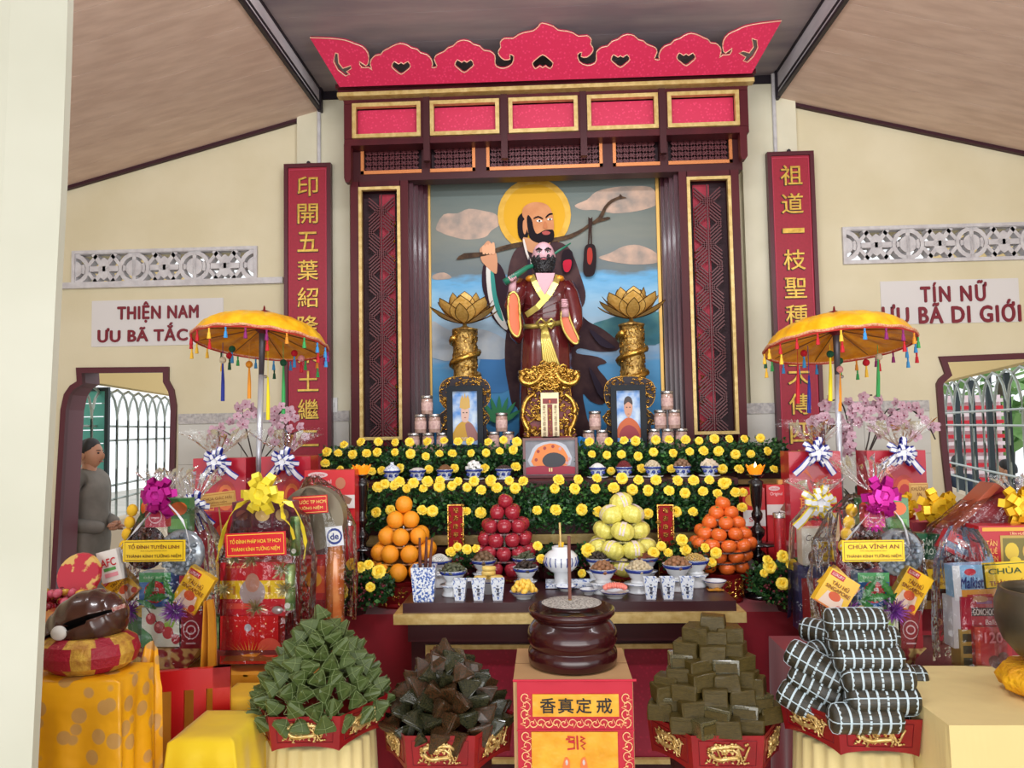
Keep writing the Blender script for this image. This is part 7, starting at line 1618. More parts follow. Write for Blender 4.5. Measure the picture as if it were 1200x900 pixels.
# ---- round tin hamper behind
Y = 2.92; t = thing('gift_hamper', 'round tin hamper with red sign PHƯỚC TP HCM behind the yellow-ribboned one', 'hamper', (P(372, 700, Y).x, Y + .05, .746))
c = P(370, 606, Y); rr = 37 * Y / F
MB().lathe([(0, 0), (rr * .93, 0), (rr, -.01), (rr * 1.02, .0), (rr * 1.0, .05), (0, .05)], c, 40, rot=(R(90), 0, 0)).build('round_tin', mat('olive_grey_tin', (140, 130, 110), .35, .3), t, world=True, smooth=False)
MB().lathe([(0, 0), (rr * .86, 0)], c + Vector((0, -.012, 0)), 40, rot=(R(90), 0, 0), cap=False).build('tin_print', mat('tin_floral_print', (170, 160, 150), .4, c2=(120, 110, 126), sc=24), t, world=True)
carton(t, (352, 612, 386, 650), Y - .03, .04, (150, 120, 110), 'printed_scene', 0, [('p', [(0, .2), (.3, .7), (.5, .4), (.75, .8), (1, .2)], (100, 80, 80)), ('r', 0, 0, 1, .2, (90, 60, 60))])
carton(t, (350, 655, 384, 735), Y - .01, .08, (196, 50, 50), 'red_orange_pack', 0, [('r', .1, .5, .9, .9, (226, 90, 50)), ('r', .1, .1, .9, .4, DRED), ('c', .5, .7, .3, .12, (240, 170, 60))])
bt = MB(); c = P(393, 735, Y - .02)
zt_ = P(393, 655, Y).z - c.z
MB().lathe([(.03, 0), (.034, .01), (.034, zt_), (.026, zt_ + .05), (.012, zt_ + .07), (.011, zt_ + .10), (0, zt_ + .10)], c, 20).build('bottle', mat('amber_bottle', (206, 104, 50), .2, coat=.5, c2=(226, 150, 90), sc=12), t, world=True, smooth=True)
carton(t, (382, 617, 402, 640), Y - .055, .003, (232, 232, 236), 'bottle_label', -6, [('c', .5, .5, .46, .42, (40, 60, 140)), ('c', .5, .5, .36, .3, WHT)], [('de', .5, .5, .5, .34, (30, 50, 130), dict(bold=.03))])
sign(t, (343, 581, 384, 602), Y - .11, (210, 30, 44), (248, 220, 120), [('PHƯỚC TP HCM', .68, .9, .24, None, 1), ('TƯỞNG NIỆM', .32, .72, .24, None, 1)], rot=-3)
wrap(t, [(372, 735, 36), (372, 680, 40), (371, 620, 40), (366, 578, 24), (358, 560, 6)], Y - .05, .16)
# ---- red boxes
def biscuit(r, Y, d, label):
    return carton(None, r, Y, d, (206, 40, 48), 'biscuit_box', 0, [('r', 0, .80, 1, 1, (222, 60, 66)), ('r', 0, .71, 1, .81, (232, 226, 222)), ('p', [(.45, .76), (.62, .83), (.8, .81), (.95, .78), (.9, .74), (.6, .74)], (150, 110, 90)), ('c', .72, .90, .10, .045, (200, 130, 100)), ('c', .27, .965, .2, .022, (236, 210, 210)), ('p', [(0, .71), (.5, .6), (1, .71)], (180, 24, 40)), ('c', .6, .35, .2, .06, (230, 90, 60)), ('r', 0, 0, 1, .12, (160, 20, 34))], [('Original', .33, .91, .42, .04, (250, 220, 220)), ('ORiON', .27, .965, .26, .018, (200, 40, 50))], tag_=(label, 'box'))
biscuit((357, 551, 416, 706), 3.30, .08, 'tall red biscuit box with word Original left of the black candlestick')
biscuit((900, 568, 934, 690), 3.50, .07, 'red and white biscuit box standing right of the lit candlestick')
carton(None, (872, 572, 898, 690), 3.50, .07, (214, 40, 48), 'biscuit_box', 0, [('r', 0, .62, 1, .78, WHT), ('c', .4, .88, .3, .06, (240, 170, 60)), ('r', 0, .2, 1, .3, WHT)], [('SỐ', .5, .7, .5, .07, RED)], tag_=('narrow red biscuit box with white band behind the lit candlestick', 'box'))
def moonbox(r, Y, label, bowc, tails, plm=1, c=(186, 28, 50)):
    t = thing('gift_box', label, 'gift', (P((r[0] + r[2]) / 2, r[3], Y).x, Y + .06, 1.031)); x0, x1, z0, z1 = rect(*r, Y)
    pyb = r[3]
    b = carton(t, r, Y, .12, c, 'red_carton', 0, [('c', .62, .55, .2, .2, (196, 60, 50)), ('c', .62, .55, .15, .15, (226, 120, 60)), ('c', .62, .55, .1, .1, (190, 40, 50)), ('p', [(.1, .1), (.3, .3), (.5, .15), (.7, .3), (.9, .1)], (206, 90, 60)), ('p', [(.15, .75), (.3, .85), (.45, .7), (.3, .78)], (224, 110, 60)), ('r', .7, .05, .92, .35, (216, 196, 150))], [('聖', .3, .4, .25, .22, (226, 140, 70))])
    h = z0 - 1.031
    MB().bb(x0 + .01, x1 - .01, Y + .01, Y + .11, 1.031, max(z0, 1.04)).build('base', mat('card_%d_%d_%d' % DRED, DRED, .4), t, world=True)
    bow(t, bowc[0], bowc[1], Y - .03, .062, M_bl2, M_wr, 12, .024, tails, seed=int(r[0]) % 5)
    plume(t, bowc[0], bowc[1] - 8, Y, .10, .10, 0, wide=1.2)
    return t
moonbox((226, 537, 288, 640), 3.42, 'red gift box with blue and white bow just left of the left umbrella pole', (255, 541), [(236, 562), (278, 560)])
moonbox((306, 535, 364, 640), 3.42, 'red gift box with blue and white bow under the left umbrella, right of the pole', (334, 541), [(313, 560), (354, 562)])
moonbox((926, 529, 987, 640), 3.42, 'red gift box with blue and white bow just left of the right umbrella pole', (956, 530), [(931, 556), (978, 556)])
moonbox((1018, 528, 1087, 640), 3.42, 'red gift box with blue and white bow beside the right window', (1055, 530), [(1032, 548), (1082, 554)])
# left rear red packs and small gold banner
carton(None, (230, 600, 272, 748), 2.98, .04, (176, 26, 48), 'red_gift_pack', 0, [('p', [(.2, .5), (.55, .62), (.85, .5), (.85, .35), (.2, .35)], (226, 176, 60)), ('r', .1, .7, .3, .95, (216, 190, 140)), ('c', .7, .82, .18, .08, (220, 90, 60)), ('r', .05, .1, .95, .2, (120, 16, 34))], tag_=('red gift pack with gold house-shaped print between the left hampers', 'gift'))
t = thing('gift_bag', 'clear gift bag with blue and white bow beside the left window', 'gift', (P(226, 700, 2.85).x, 2.87, .746))
carton(t, (216, 605, 240, 737), 2.84, .06, (150, 30, 50), 'red_carton', 0, [('r', .2, .2, .8, .5, (216, 190, 140))])
bow(t, 230, 592, 2.80, .05, M_bl2, M_wr, 10, .022, [(250, 615), (236, 622), (216, 582)], seed=4); plume(t, 226, 588, 2.82, .09, .10, -.01)
t = carton(None, (234, 577, 276, 594), 2.90, .004, (224, 180, 100), 'gold_name_card', -6, [('r', .02, .1, .98, .9, (200, 140, 70)), ('r', .03, .16, .97, .84, (224, 180, 100))], [('CHÙA GIÁC HẢI', .5, .62, .8, .26, (130, 50, 30)), ('TƯỞNG NIỆM', .5, .3, .5, .2, (130, 50, 30))], tag_=('curved gold name card held above the red packs on the left', 'card'))
MB().bb(-.002, .002, .004, .008, -.16 - .2, 0).build('card_stick', M_goldp, t)
# candy basket far left
Y = 2.5; t = thing('candy_basket', 'oval red and gold basket of wrapped sweets behind the wooden fish', 'basket', (P(72, 700, Y).x, Y, .747))
c = P(75, 700, Y)
MB().lathe([(.10, 0), (.14, c.z - .747 - .03), (.15, c.z - .747 - .02), (0, c.z - .747 - .03)], (0, 0, 0), 28, sx=1, sy=.6).build('basket', mat('red_gold_basket', (170, 40, 44), .4, c2=(210, 160, 80), sc=30), t)
m = MB(); ms = [col((170, 30, 50), .25), col((214, 170, 70), .25), col((120, 30, 40), .25), col((200, 90, 110), .25)]
for k in range(90):
    a = U(0, 6.28); q = math.sqrt(U(0, 1)); m.m = k % 4; m.ell((.13 * q * math.cos(a), -.02 + .07 * q * math.sin(a), c.z - .747 + U(-.04, .03)), (U(.012, .02), U(.01, .016), U(.01, .018)), 7, 5, (U(0, 3), U(0, 3), 0))
m.build('sweets', ms, t, kind='stuff', smooth=True)
MB().lathe([(0, 0), (.07, 0), (.075, -.012), (.07, -.016), (0, -.012)], P(91, 674, Y) - Vector((P(72, 700, Y).x, Y, .747)), 24, rot=(R(75), 0, 0)).build('round_lid', mat('red_printed_lid', (190, 40, 60), .3, c2=(220, 180, 100), sc=22, lo=.55, hi=.6), t)
# ---- right side goods
Y = 2.98; t = thing('gift_box', 'cream coffee gift box with yellow and white bow right of the bouquet', 'gift', (P(956, 700, Y).x, Y + .04, .80)); t.location.z = .80
carton(t, (940, 619, 972, 664), Y, .06, (226, 222, 210), 'cream_carton', 0, [('c', .5, .25, .3, .2, (120, 90, 70))], [('Coffee', .5, .75, .7, .16, (70, 50, 50), dict(shear=.3))])
carton(t, (936, 662, 976, 740), Y, .08, (60, 60, 110), 'lower_carton', 0, [('r', .1, .2, .9, .8, (180, 60, 60))])
bow(t, 958, 588, Y - .03, .062, M_yr, M_wr, 12, .026, [(932, 618), (978, 612)], seed=6); sign(t, (960, 635, 977, 658), Y - .03, (246, 208, 40), (120, 60, 20), [('CHÙA', .7, .8, .22, None, 1), ('THÀNH', .3, .7, .18, None, 0)]); plume(t, 958, 582, Y, .08, .06); wrap(t, [(957, 730, 26), (957, 660, 26), (957, 615, 24), (957, 592, 6)], Y - .03, .1)
carton(None, (912, 562, 935, 575), 3.52, .02, (224, 170, 90), 'gold_name_card', 0, [], [('CHÙA', .5, .5, .7, .5, (130, 50, 30))], tag_=('small gold card above the right biscuit box', 'card'))
t = carton(None, (1066, 566, 1088, 590), 3.1, .004, (224, 184, 110), 'gold_name_card', 0, [('r', .04, .06, .96, .94, (190, 130, 70)), ('r', .07, .1, .93, .9, (226, 188, 116))], [('KHƯƠNG\nAN', .5, .6, .8, .5, (130, 60, 30))], tag_=('arched gold name card standing by the right window', 'card'))
Y = 2.95
t = thing('gift_box', 'box with big yellow bow by the right window sill', 'gift', (P(1094, 690, Y).x, Y + .05, .746))
carton(t, (1072, 612, 1120, 735), Y, .09, (150, 60, 74), 'carton', 0, [('c', .5, .85, .36, .1, (206, 200, 214)), ('r', 0, .3, 1, .5, (190, 40, 50))], [('Sm', .5, .85, .3, .08, (180, 40, 70))])
bow(t, 1097, 596, Y - .03, .075, M_gr, None, 17, .03, seed=8)
t = thing('gift_box', 'red box with small gold bow left of the big yellow bow', 'gift', (P(1060, 690, 3.05).x, 3.1, .746)); carton(t, (1046, 604, 1076, 730), 3.06, .08, (160, 24, 44), 'carton', 0, [('r', .1, .8, .9, .9, (220, 150, 80))]); bow(t, 1058, 592, 3.03, .05, M_gr, None, 12, .022, seed=9)
t = thing('gift_pack', 'green printed drink pack beside the magenta-bowed right hamper', 'pack', (P(1092, 700, 2.78).x, 2.8, .746))
carton(t, (1074, 626, 1118, 656), 2.74, .05, (24, 96, 60), 'green_pack', 4, [('c', .78, .45, .16, .3, (190, 70, 130)), ('c', .74, .5, .08, .16, (230, 150, 190))], [('SÂM\nĐÀO', .28, .52, .34, .66, (220, 240, 220), dict(bold=.02))])
carton(t, (1078, 655, 1114, 739), 2.76, .06, (196, 150, 70), 'product_box', 0, [('r', 0, 0, 1, .3, DRED), ('r', .1, .42, .45, .66, (110, 70, 40)), ('c', .7, .55, .2, .1, (60, 40, 36)), ('c', .5, .12, .2, .06, (210, 130, 80))], [('Lụa Là', .3, .82, .4, .08, (120, 60, 30))])
sign(t, (1083, 667, 1126, 690), 2.66, (246, 204, 36), (140, 80, 20), [('CHÙA T', .68, .6, .26, (140, 60, 30), 1), ('THÀNH KÍNH', .3, .86, .22, (140, 60, 30), 0)], edge=False)
# big slanted maroon box
Y = 2.72; t = thing('gift_box', 'large tilted maroon gift box with white snowflakes and a yellow bow', 'gift', (P(1150, 690, Y).x, Y + .08, .746))
x0, x1, z0, z1 = rect(1100, 575, 1215, 665, Y)
w_ = poly([(1097, 640), (1112, 618), (1168, 568), (1182, 573), (1200, 585), (1218, 600), (1218, 668), (1130, 668), (1112, 662)], Y)
shape2d('maroon_carton', [w_], Y, .08, mat('maroon_gift_card', (142, 34, 44), .3, c2=(128, 26, 38), sc=8, coat=.4), t)
shape2d('wooden_edge', [poly([(1110, 622), (1166, 566), (1174, 569), (1118, 626)], Y - .006)], Y - .006, .09, mat('orange_brown_edge', (160, 72, 44), .4), t)
for a, b, s_ in ((1140, 601, .012), (1131, 612, .011), (1143, 617, .01)):
    m = MB(); c = P(a, b, Y - .004)
    for k in range(3): m.box(c, (s_ * 2, .001, s_ * .35), (0, k * math.pi / 3, 0))
    m.build('snowflake', M_wr, t, world=True)
bow(t, 1192, 592, Y - .05, .065, M_gr, None, 15, .028, [(1180, 640)], seed=11); plume(t, 1192, 580, Y, .07, .06)
carton(t, (1104, 628, 1146, 652), Y - .05, .03, (190, 30, 44), 'snack_pack', 28, [('r', .1, .2, .9, .5, (120, 140, 170)), ('r', .3, .6, .7, .8, (230, 190, 190))])
MB().bb(x0 + .1, x1, Y + .01, Y + .07, .747, z0 + .01).build('support_carton', mat('card_%d_%d_%d' % DRED, DRED, .4), t, world=True)
wrap(t, [(1150, 720, 60), (1152, 660, 62), (1160, 620, 56), (1176, 590, 30), (1190, 578, 8)], Y - .04, .14)
t = thing('gift_box', 'red gold-trimmed cake box with clear window at the right edge', 'gift', (P(1185, 700, 2.6).x, 2.62, .746))
carton(t, (1148, 616, 1216, 668), 2.60, .08, (186, 24, 40), 'cake_carton', 0, [('r', .06, .88, 1, .96, (236, 170, 60)), ('r', .36, .1, 1, .78, (190, 160, 80)), ('r', .40, .16, 1, .72, (120, 110, 50)), ('c', .55, .42, .12, .2, (220, 190, 60)), ('c', .85, .42, .12, .2, (206, 170, 80)), ('c', .6, .2, .1, .1, (240, 214, 60))], [('TÂN HUÊ VIÊN', .72, .83, .4, .07, (250, 220, 160)), ('TÂN\nHUÊ\nVIÊN', .2, .45, .2, .5, (240, 190, 100))])
carton(t, (1150, 668, 1216, 740), 2.60, .08, DRED, 'lower_carton')
sign(t, (1152, 658, 1216, 690), 2.50, (246, 208, 36), (60, 90, 40), [('CHÙA T', .7, .8, .26, (50, 80, 40), 1), ('THÀNH KÍNH', .26, .8, .22, (160, 60, 40), 1)], rot=-3)
# stack of the biscuit box, red pouch and nut box
t = thing('gift_stack', 'wrapped stack of blue biscuit box, red pouch and red box behind the bell', 'gift', (P(1148, 770, 2.5).x, 2.53, .801)); t.location.z = .745
carton(t, (1117, 662, 1166, 703), 2.50, .05, (130, 176, 216), 'wafer_box', -2, [('r', 0, 0, 1, .3, (226, 160, 70)), ('r', 0, 0, .18, 1, (220, 224, 230)), ('c', .42, .8, .14, .1, (190, 30, 50)), ('r', .3, .08, .9, .16, (200, 60, 50))], [('Malkist', .44, .5, .56, .34, (40, 50, 120), dict(bold=.03, shear=.2))])
carton(t, (1127, 700, 1172, 738), 2.49, .06, (176, 26, 56), 'coconut_pouch', 0, [('r', .26, .42, .96, .68, (60, 20, 30)), ('r', .4, .8, .8, .9, (150, 90, 150)), ('c', .5, .95, .2, .1, (200, 150, 110))], [('GONCHOCO', .61, .55, .64, .2, (240, 230, 230), dict(bold=.01)), ('Balls', .75, .24, .3, .16, (240, 220, 220))])
carton(t, (1117, 700, 1128, 760), 2.50, .06, (206, 206, 214), 'side_box', 0)
carton(t, (1143, 735, 1186, 785), 2.47, .08, (190, 40, 50), 'nut_box', 0, [('r', 0, 0, .14, 1, (214, 74, 56)), ('c', .5, .2, .16, .14, (110, 50, 40)), ('c', .75, .3, .15, .12, (130, 64, 46)), ('c', .6, .08, .15, .1, (96, 44, 38)), ('c', .86, .12, .12, .12, (120, 56, 40))], [('120', .5, .76, .5, .26, (236, 150, 160), dict(bold=.03))])
carton(t, (1126, 738, 1144, 785), 2.49, .06, (170, 140, 70), 'side_carton', 0, [('r', .15, .1, .85, .3, (60, 60, 50)), ('r', .15, .4, .85, .6, (60, 60, 50)), ('r', .15, .7, .85, .9, (60, 60, 50))])
wrap(t, [(1150, 784, 38), (1148, 740, 38), (1144, 700, 34), (1142, 665, 30), (1142, 640, 22), (1142, 622, 10)], 2.46, .12)
# bell on its cushion
c = PZ(1240, 2.18, .80); t = thing('cushion', 'golden yellow lumpy cushion under the metal bowl bell', 'cushion', c)
MB().lathe([(0, 0), (.09, .0), (.13, .02), (.14, .045), (.12, .075), (.07, .085), (0, .085)], n=40, ribs=12, ra=.05).build('pad', mat('crinkled_yellow_cloth', (240, 180, 20), .6, bump=.9, bsc=60, c2=(220, 150, 10), sc=30), t, smooth=True)
c2_ = c + Vector((0, 0, .086)); t = thing('bowl_bell', 'large dark olive metal bowl bell resting on the yellow cushion at the right edge', 'bell', c2_)
hb_ = .20; MB().lathe([(0, 0), (.055, .002), (.09, .02), (.122, .06), (.138, .11), (.138, .16), (.128, hb_ - .012), (.126, hb_), (.118, hb_), (.112, hb_ - .02), (.118, .10), (.08, .03), (0, .02)], n=48).build('body', mat('dull_olive_bronze', (104, 96, 82), .4, .7, c2=(90, 82, 68), sc=10), t, smooth=True)

# ================================================================ FRONT LEFT: wooden fish, chairs, stools
M_leafsat = mat('gold_satin_leaf_pattern', (250, 186, 24), .35, c2=(196, 148, 84), sc=9, kind='vor', lo=.30, hi=.24, bump=1, bsc=11)
r_ = M_leafsat.node_tree.nodes['Color Ramp'].color_ramp
r_.elements[0].color = lin((198, 150, 84)); r_.elements[1].color = lin((236, 168, 22)); r_.elements[0].position = .34; r_.elements[1].position = .40
vt = [n for n in M_leafsat.node_tree.nodes if n.type == 'TEX_VORONOI'][0]; vt.inputs['Scale'].default_value = 19; vt.inputs['Randomness'].default_value = .9
M_rp = mat('red_plastic', (190, 14, 22), .3, coat=.3)
def draped_table(name, label, xs4, z, y0, y1, zb, m_, seed=0, cat='table'):
    """cloth thrown over a small table; xs4 = px left/right at the top and at the hem"""
    xa, xb = PZ(xs4[0], y0, z).x, PZ(xs4[1], y0, z).x; t = thing(name, label, cat, ((xa + xb) / 2, (y0 + y1) / 2, 0)); ha, hb2 = PZ(xs4[2], y0, zb).x, PZ(xs4[3], y0, zb).x; m = MB()
    ctr = Vector(((xa + xb) / 2, (y0 + y1) / 2, z))
    def f(u, v):
        per = [(xa, y1), (xa, y0), (xb, y0), (xb, y1), (xa, y1)]; k = min(3, int(u * 4)); q = u * 4 - k; x = per[k][0] + (per[k + 1][0] - per[k][0]) * q; y = per[k][1] + (per[k + 1][1] - per[k][1]) * q
        if v < .25: w_ = v * 4; return Vector((ctr.x + (x - ctr.x) * w_, ctr.y + (y - ctr.y) * w_, z + .002 - .006 * w_ ** 8))
        w_ = (v - .25) / .75; sx = 1 + ((hb2 - ha) / (xb - xa) - 1) * w_ ** .8 + .10 * w_ * abs(math.sin(u * 4 * math.pi)) ** 0 * (1 if abs((u * 4) % 1 - .5) > .42 else 0); fold = .03 * math.sin(u * 2 * math.pi * 9 + seed) * w_ + .018 * math.sin(u * 2 * math.pi * 4 + 1.3) * w_
        dx, dy = x - ctr.x, y - ctr.y; d = Vector((dx, dy, 0)).normalized(); return Vector((ctr.x + dx * sx + d.x * fold, ctr.y + dy * (1 + .12 * w_) + d.y * fold, z - .006 - (z - zb) * w_))
    m.grid(f, 144, 16, cu=True); m.build('cloth', m_, t, world=True, smooth=True)
    MB().bb(xa + .01, xb - .01, y0 + .01, y1 - .01, z - .025, z - .008).build('top_board', M_rp, t, world=True)
    for x in (xa + .03, xb - .03):
        for y in (y0 + .03, y1 - .03): MB().bb(x - .015, x + .015, y - .015, y + .015, 0, z - .02).build('leg', M_rp, t, world=True)
    return t
tf = draped_table('draped_table', 'small table under gold satin cloth with leaf pattern bearing the wooden fish', (20, 140, 4, 136), .93, 1.93, 2.10, .1, M_leafsat)
draped_table('draped_stool', 'stool draped in plain bright yellow cloth before the hampers', (196, 274, 172, 292), .73, 2.06, 2.30, .06, mat('plain_yellow_cloth', (238, 206, 18), .6, c2=(228, 192, 8), sc=5, sheen=.2, bump=.8, bsc=9), 2, 'stool')
draped_table('draped_stand', 'yellow draped stand behind the bright yellow stool', (252, 300, 240, 312), .735, 2.36, 2.53, .06, mat('warm_yellow_cloth', (230, 180, 36), .6, sheen=.1, bump=.7, bsc=9), 5, 'stand')
# hanging gold cloth tail between the red chairs
c0, c1 = P(160, 776, 2.12), P(191, 776, 2.12)
clt = MB().grid(lambda u, v: Vector((c0.x + (c1.x - c0.x) * (u * (.55 + .45 * min(1, v * 5)) + .1 * (1 - min(1, v * 5))), 2.145 - .03 * min(1, v * 6) - .008 * math.sin(u * 9 + v * 3), c0.z + .03 - .5 * v + .02 * math.sin(u * 3) - (.10 * u * max(0, v - .6)))), 14, 20).build('hanging_cloth', M_leafsat, None, smooth=True, label='tail of gold leaf-patterned cloth hanging over a red chair back', cat='cloth')
c0, c1 = P(229, 705, 2.45), P(250, 705, 2.45)
MB().grid(lambda u, v: Vector((c0.x + (c1.x - c0.x) * (u * (.35 + .65 * v ** .6) + .4 * (1 - v)), 2.47 - .02 * math.sin(u * 12), c0.z - .40 * v)), 20, 12).build('hanging_drape', M_tc, None, smooth=True, label='narrow golden drape hanging between the two left hampers', cat='cloth')
def chair(px0, px1, ytop, Y, label, rz):
    p0, p1 = P(px0, ytop, Y), P(px1, ytop, Y); W = .30; c = Vector(((p0.x + p1.x) / 2, Y, 0)); Ht = p0.z; t = thing('plastic_chair', label, 'chair', c, rz)
    m = MB(); m.bb(-W / 2, W / 2, 0, .02, Ht - .06, Ht); m.bb(-W / 2, -W / 2 + .05, 0, .02, .42, Ht); m.bb(W / 2 - .05, W / 2, 0, .02, .42, Ht); m.bb(-W / 2, W / 2, 0, .02, .42, .50)
    for k in range(3): x = -W / 2 + .07 + k * .063; m.bb(x, x + .035, 0, .016, .5, Ht - .06)
    m.build('backrest', M_rp, t); MB().bb(-W / 2, W / 2, 0, .22, .42, .45).build('seat', M_rp, t)
    for sx in (-1, 1):
        for y in (.02, .20): MB().tube([(sx * (W / 2 - .02), y, .43), (sx * (W / 2 + .01), y + (.02 if y > .1 else -.02), .0)], [.02, .015], 8).build('leg', M_rp, t)
        MB().bb(sx * (W / 2 - .01) - .012, sx * (W / 2 - .01) + .012, .02, .20, .22, .25).build('side_rail', M_rp, t)
    return t
chair(104, 160, 800, 2.34, 'red plastic chair behind the gold-draped table, partly under the hanging cloth', .9)
chair(180, 236, 786, 2.30, 'red slotted plastic chair behind the bright yellow stool', .25)
# cushion and wooden fish
Y = 2.03; c = PZ(104, Y, .934); t = thing('round_cushion', 'round red and gold brocade cushion under the wooden fish', 'cushion', c)
M_broc = mat('gold_brocade', (214, 170, 66), .45, .2, c2=(176, 120, 50), sc=50, bump=.3, bsc=150); M_broc2 = mat('red_brocade', (206, 120, 80), .5, c2=(158, 18, 44), sc=60, kind='vor', lo=.02, hi=.12, bump=.3, bsc=120)
rc = .128; m = MB(); n = 64; prof = [(0, .004), (.75, .0), (.95, .018), (1.02, .045), (.95, .072), (.75, .088), (0, .092)]
k0 = 0
for j in range(len(prof) - 1):
    for i in range(n):
        a0, a1 = 2 * math.pi * i / n, 2 * math.pi * (i + 1) / n; am = (a0 + a1) / 2; zz_ = (prof[j][1] + prof[j + 1][1]) / 2
        q = abs(((am / (2 * math.pi) * 6 + .25) % 1) - .5) * 2; m.m = 1 if q < .72 * (1 - abs(zz_ - .046) / .062) + .06 else 0
        f = lambda r_, a, z: Vector((r_ * rc * math.cos(a), r_ * rc * .8 * math.sin(a), z)); r0, z0_ = prof[j]; r1_, z1_ = prof[j + 1]
        m.add([f(r0, a0, z0_), f(r0, a1, z0_), f(r1_, a1, z1_), f(r1_, a0, z1_)], [(0, 1, 2, 3)])
m.build('pad', [M_broc, M_broc2], t, smooth=False)
zt_ = .934 + .088; Yf = 2.02; c = P(112, 722, Yf); t = thing('wooden_fish', 'large dark brown wooden fish drum lying on the brocade cushion', 'drum', (c.x, Yf + .02, zt_ - .002))
ax = (P(40, 752, Yf) - P(135, 712, Yf)); L = ax.length; ax.normalize(); up = Vector((-ax.z, 0, ax.x)); up = up if up.z > 0 else -up; org = P(148, 712, Yf + .02)
M_fish = mat('dark_brown_polished_wood', (80, 46, 36), .25, c2=(62, 34, 28), sc=7, coat=.5, stretch=(1, 1, 3)); NU, NV = 72, 72; vs = []; dk = []
def fr_(u):
    tb_ = [(0, .0), (.03, .34), (.1, .64), (.22, .92), (.36, 1.0), (.5, .92), (.64, .70), (.76, .46), (.86, .32), (.95, .27), (1.0, .2)]
    for (a, b), (c_, d) in zip(tb_, tb_[1:]):
        if u <= c_: q = (u - a) / (c_ - a); q = q * q * (3 - 2 * q) if b else math.sqrt(q); return b + (d - b) * q
    return .2
for i in range(NU + 1):
    u = i / NU; cen = org + ax * (u * .290) + up * (.004 * math.sin(u * 3)); r0 = .084 * fr_(u)
    for j in range(NV):
        th = 2 * math.pi * j / NV; d = up * math.sin(th) + Vector((0, 1, 0)) * math.cos(th); s_ = 0
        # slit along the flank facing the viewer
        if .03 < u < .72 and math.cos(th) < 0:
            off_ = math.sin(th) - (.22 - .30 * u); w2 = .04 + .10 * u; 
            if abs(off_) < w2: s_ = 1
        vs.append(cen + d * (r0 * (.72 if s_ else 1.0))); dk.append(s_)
m = MB(); base_i = 0; m.v = [tuple(v) for v in vs]
for i in range(NU):
    for j in range(NV):
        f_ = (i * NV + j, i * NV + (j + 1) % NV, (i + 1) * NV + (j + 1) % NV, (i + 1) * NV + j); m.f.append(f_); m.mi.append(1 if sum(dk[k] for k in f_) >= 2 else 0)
m.f.append(tuple(NU * NV + j for j in range(NV))); m.mi.append(0)
m.build('body', [M_fish, mat('slit_shade_black', (14, 8, 8), .9, spec=.1)], t, world=True, smooth=True)  # shallow slit coloured black to stand in for the shade of the hollow
MB().ell(P(69, 742, Yf - .06), (.021, .012, .019), 16, 10).build('mallet_head', mat('white_mallet_pad', (226, 222, 216), .7), t, world=True, smooth=True)
MB().box(P(139, 712, Yf - .062), (.036, .002, .010), (0, R(-18), 0)).build('red_tag', mat('red_tag_print', (170, 40, 52), .6, c2=(226, 200, 190), sc=120), t, world=True)
for k in range(3): MB().tube([P(78 + k * 4, 712 - k * 3, Yf - .02), P(82 + k * 4, 706 - k * 3, Yf - .02), P(86 + k * 3, 707 - k * 3, Yf - .02)], .002, 4).build('carved_scale', M_black, t, world=True)

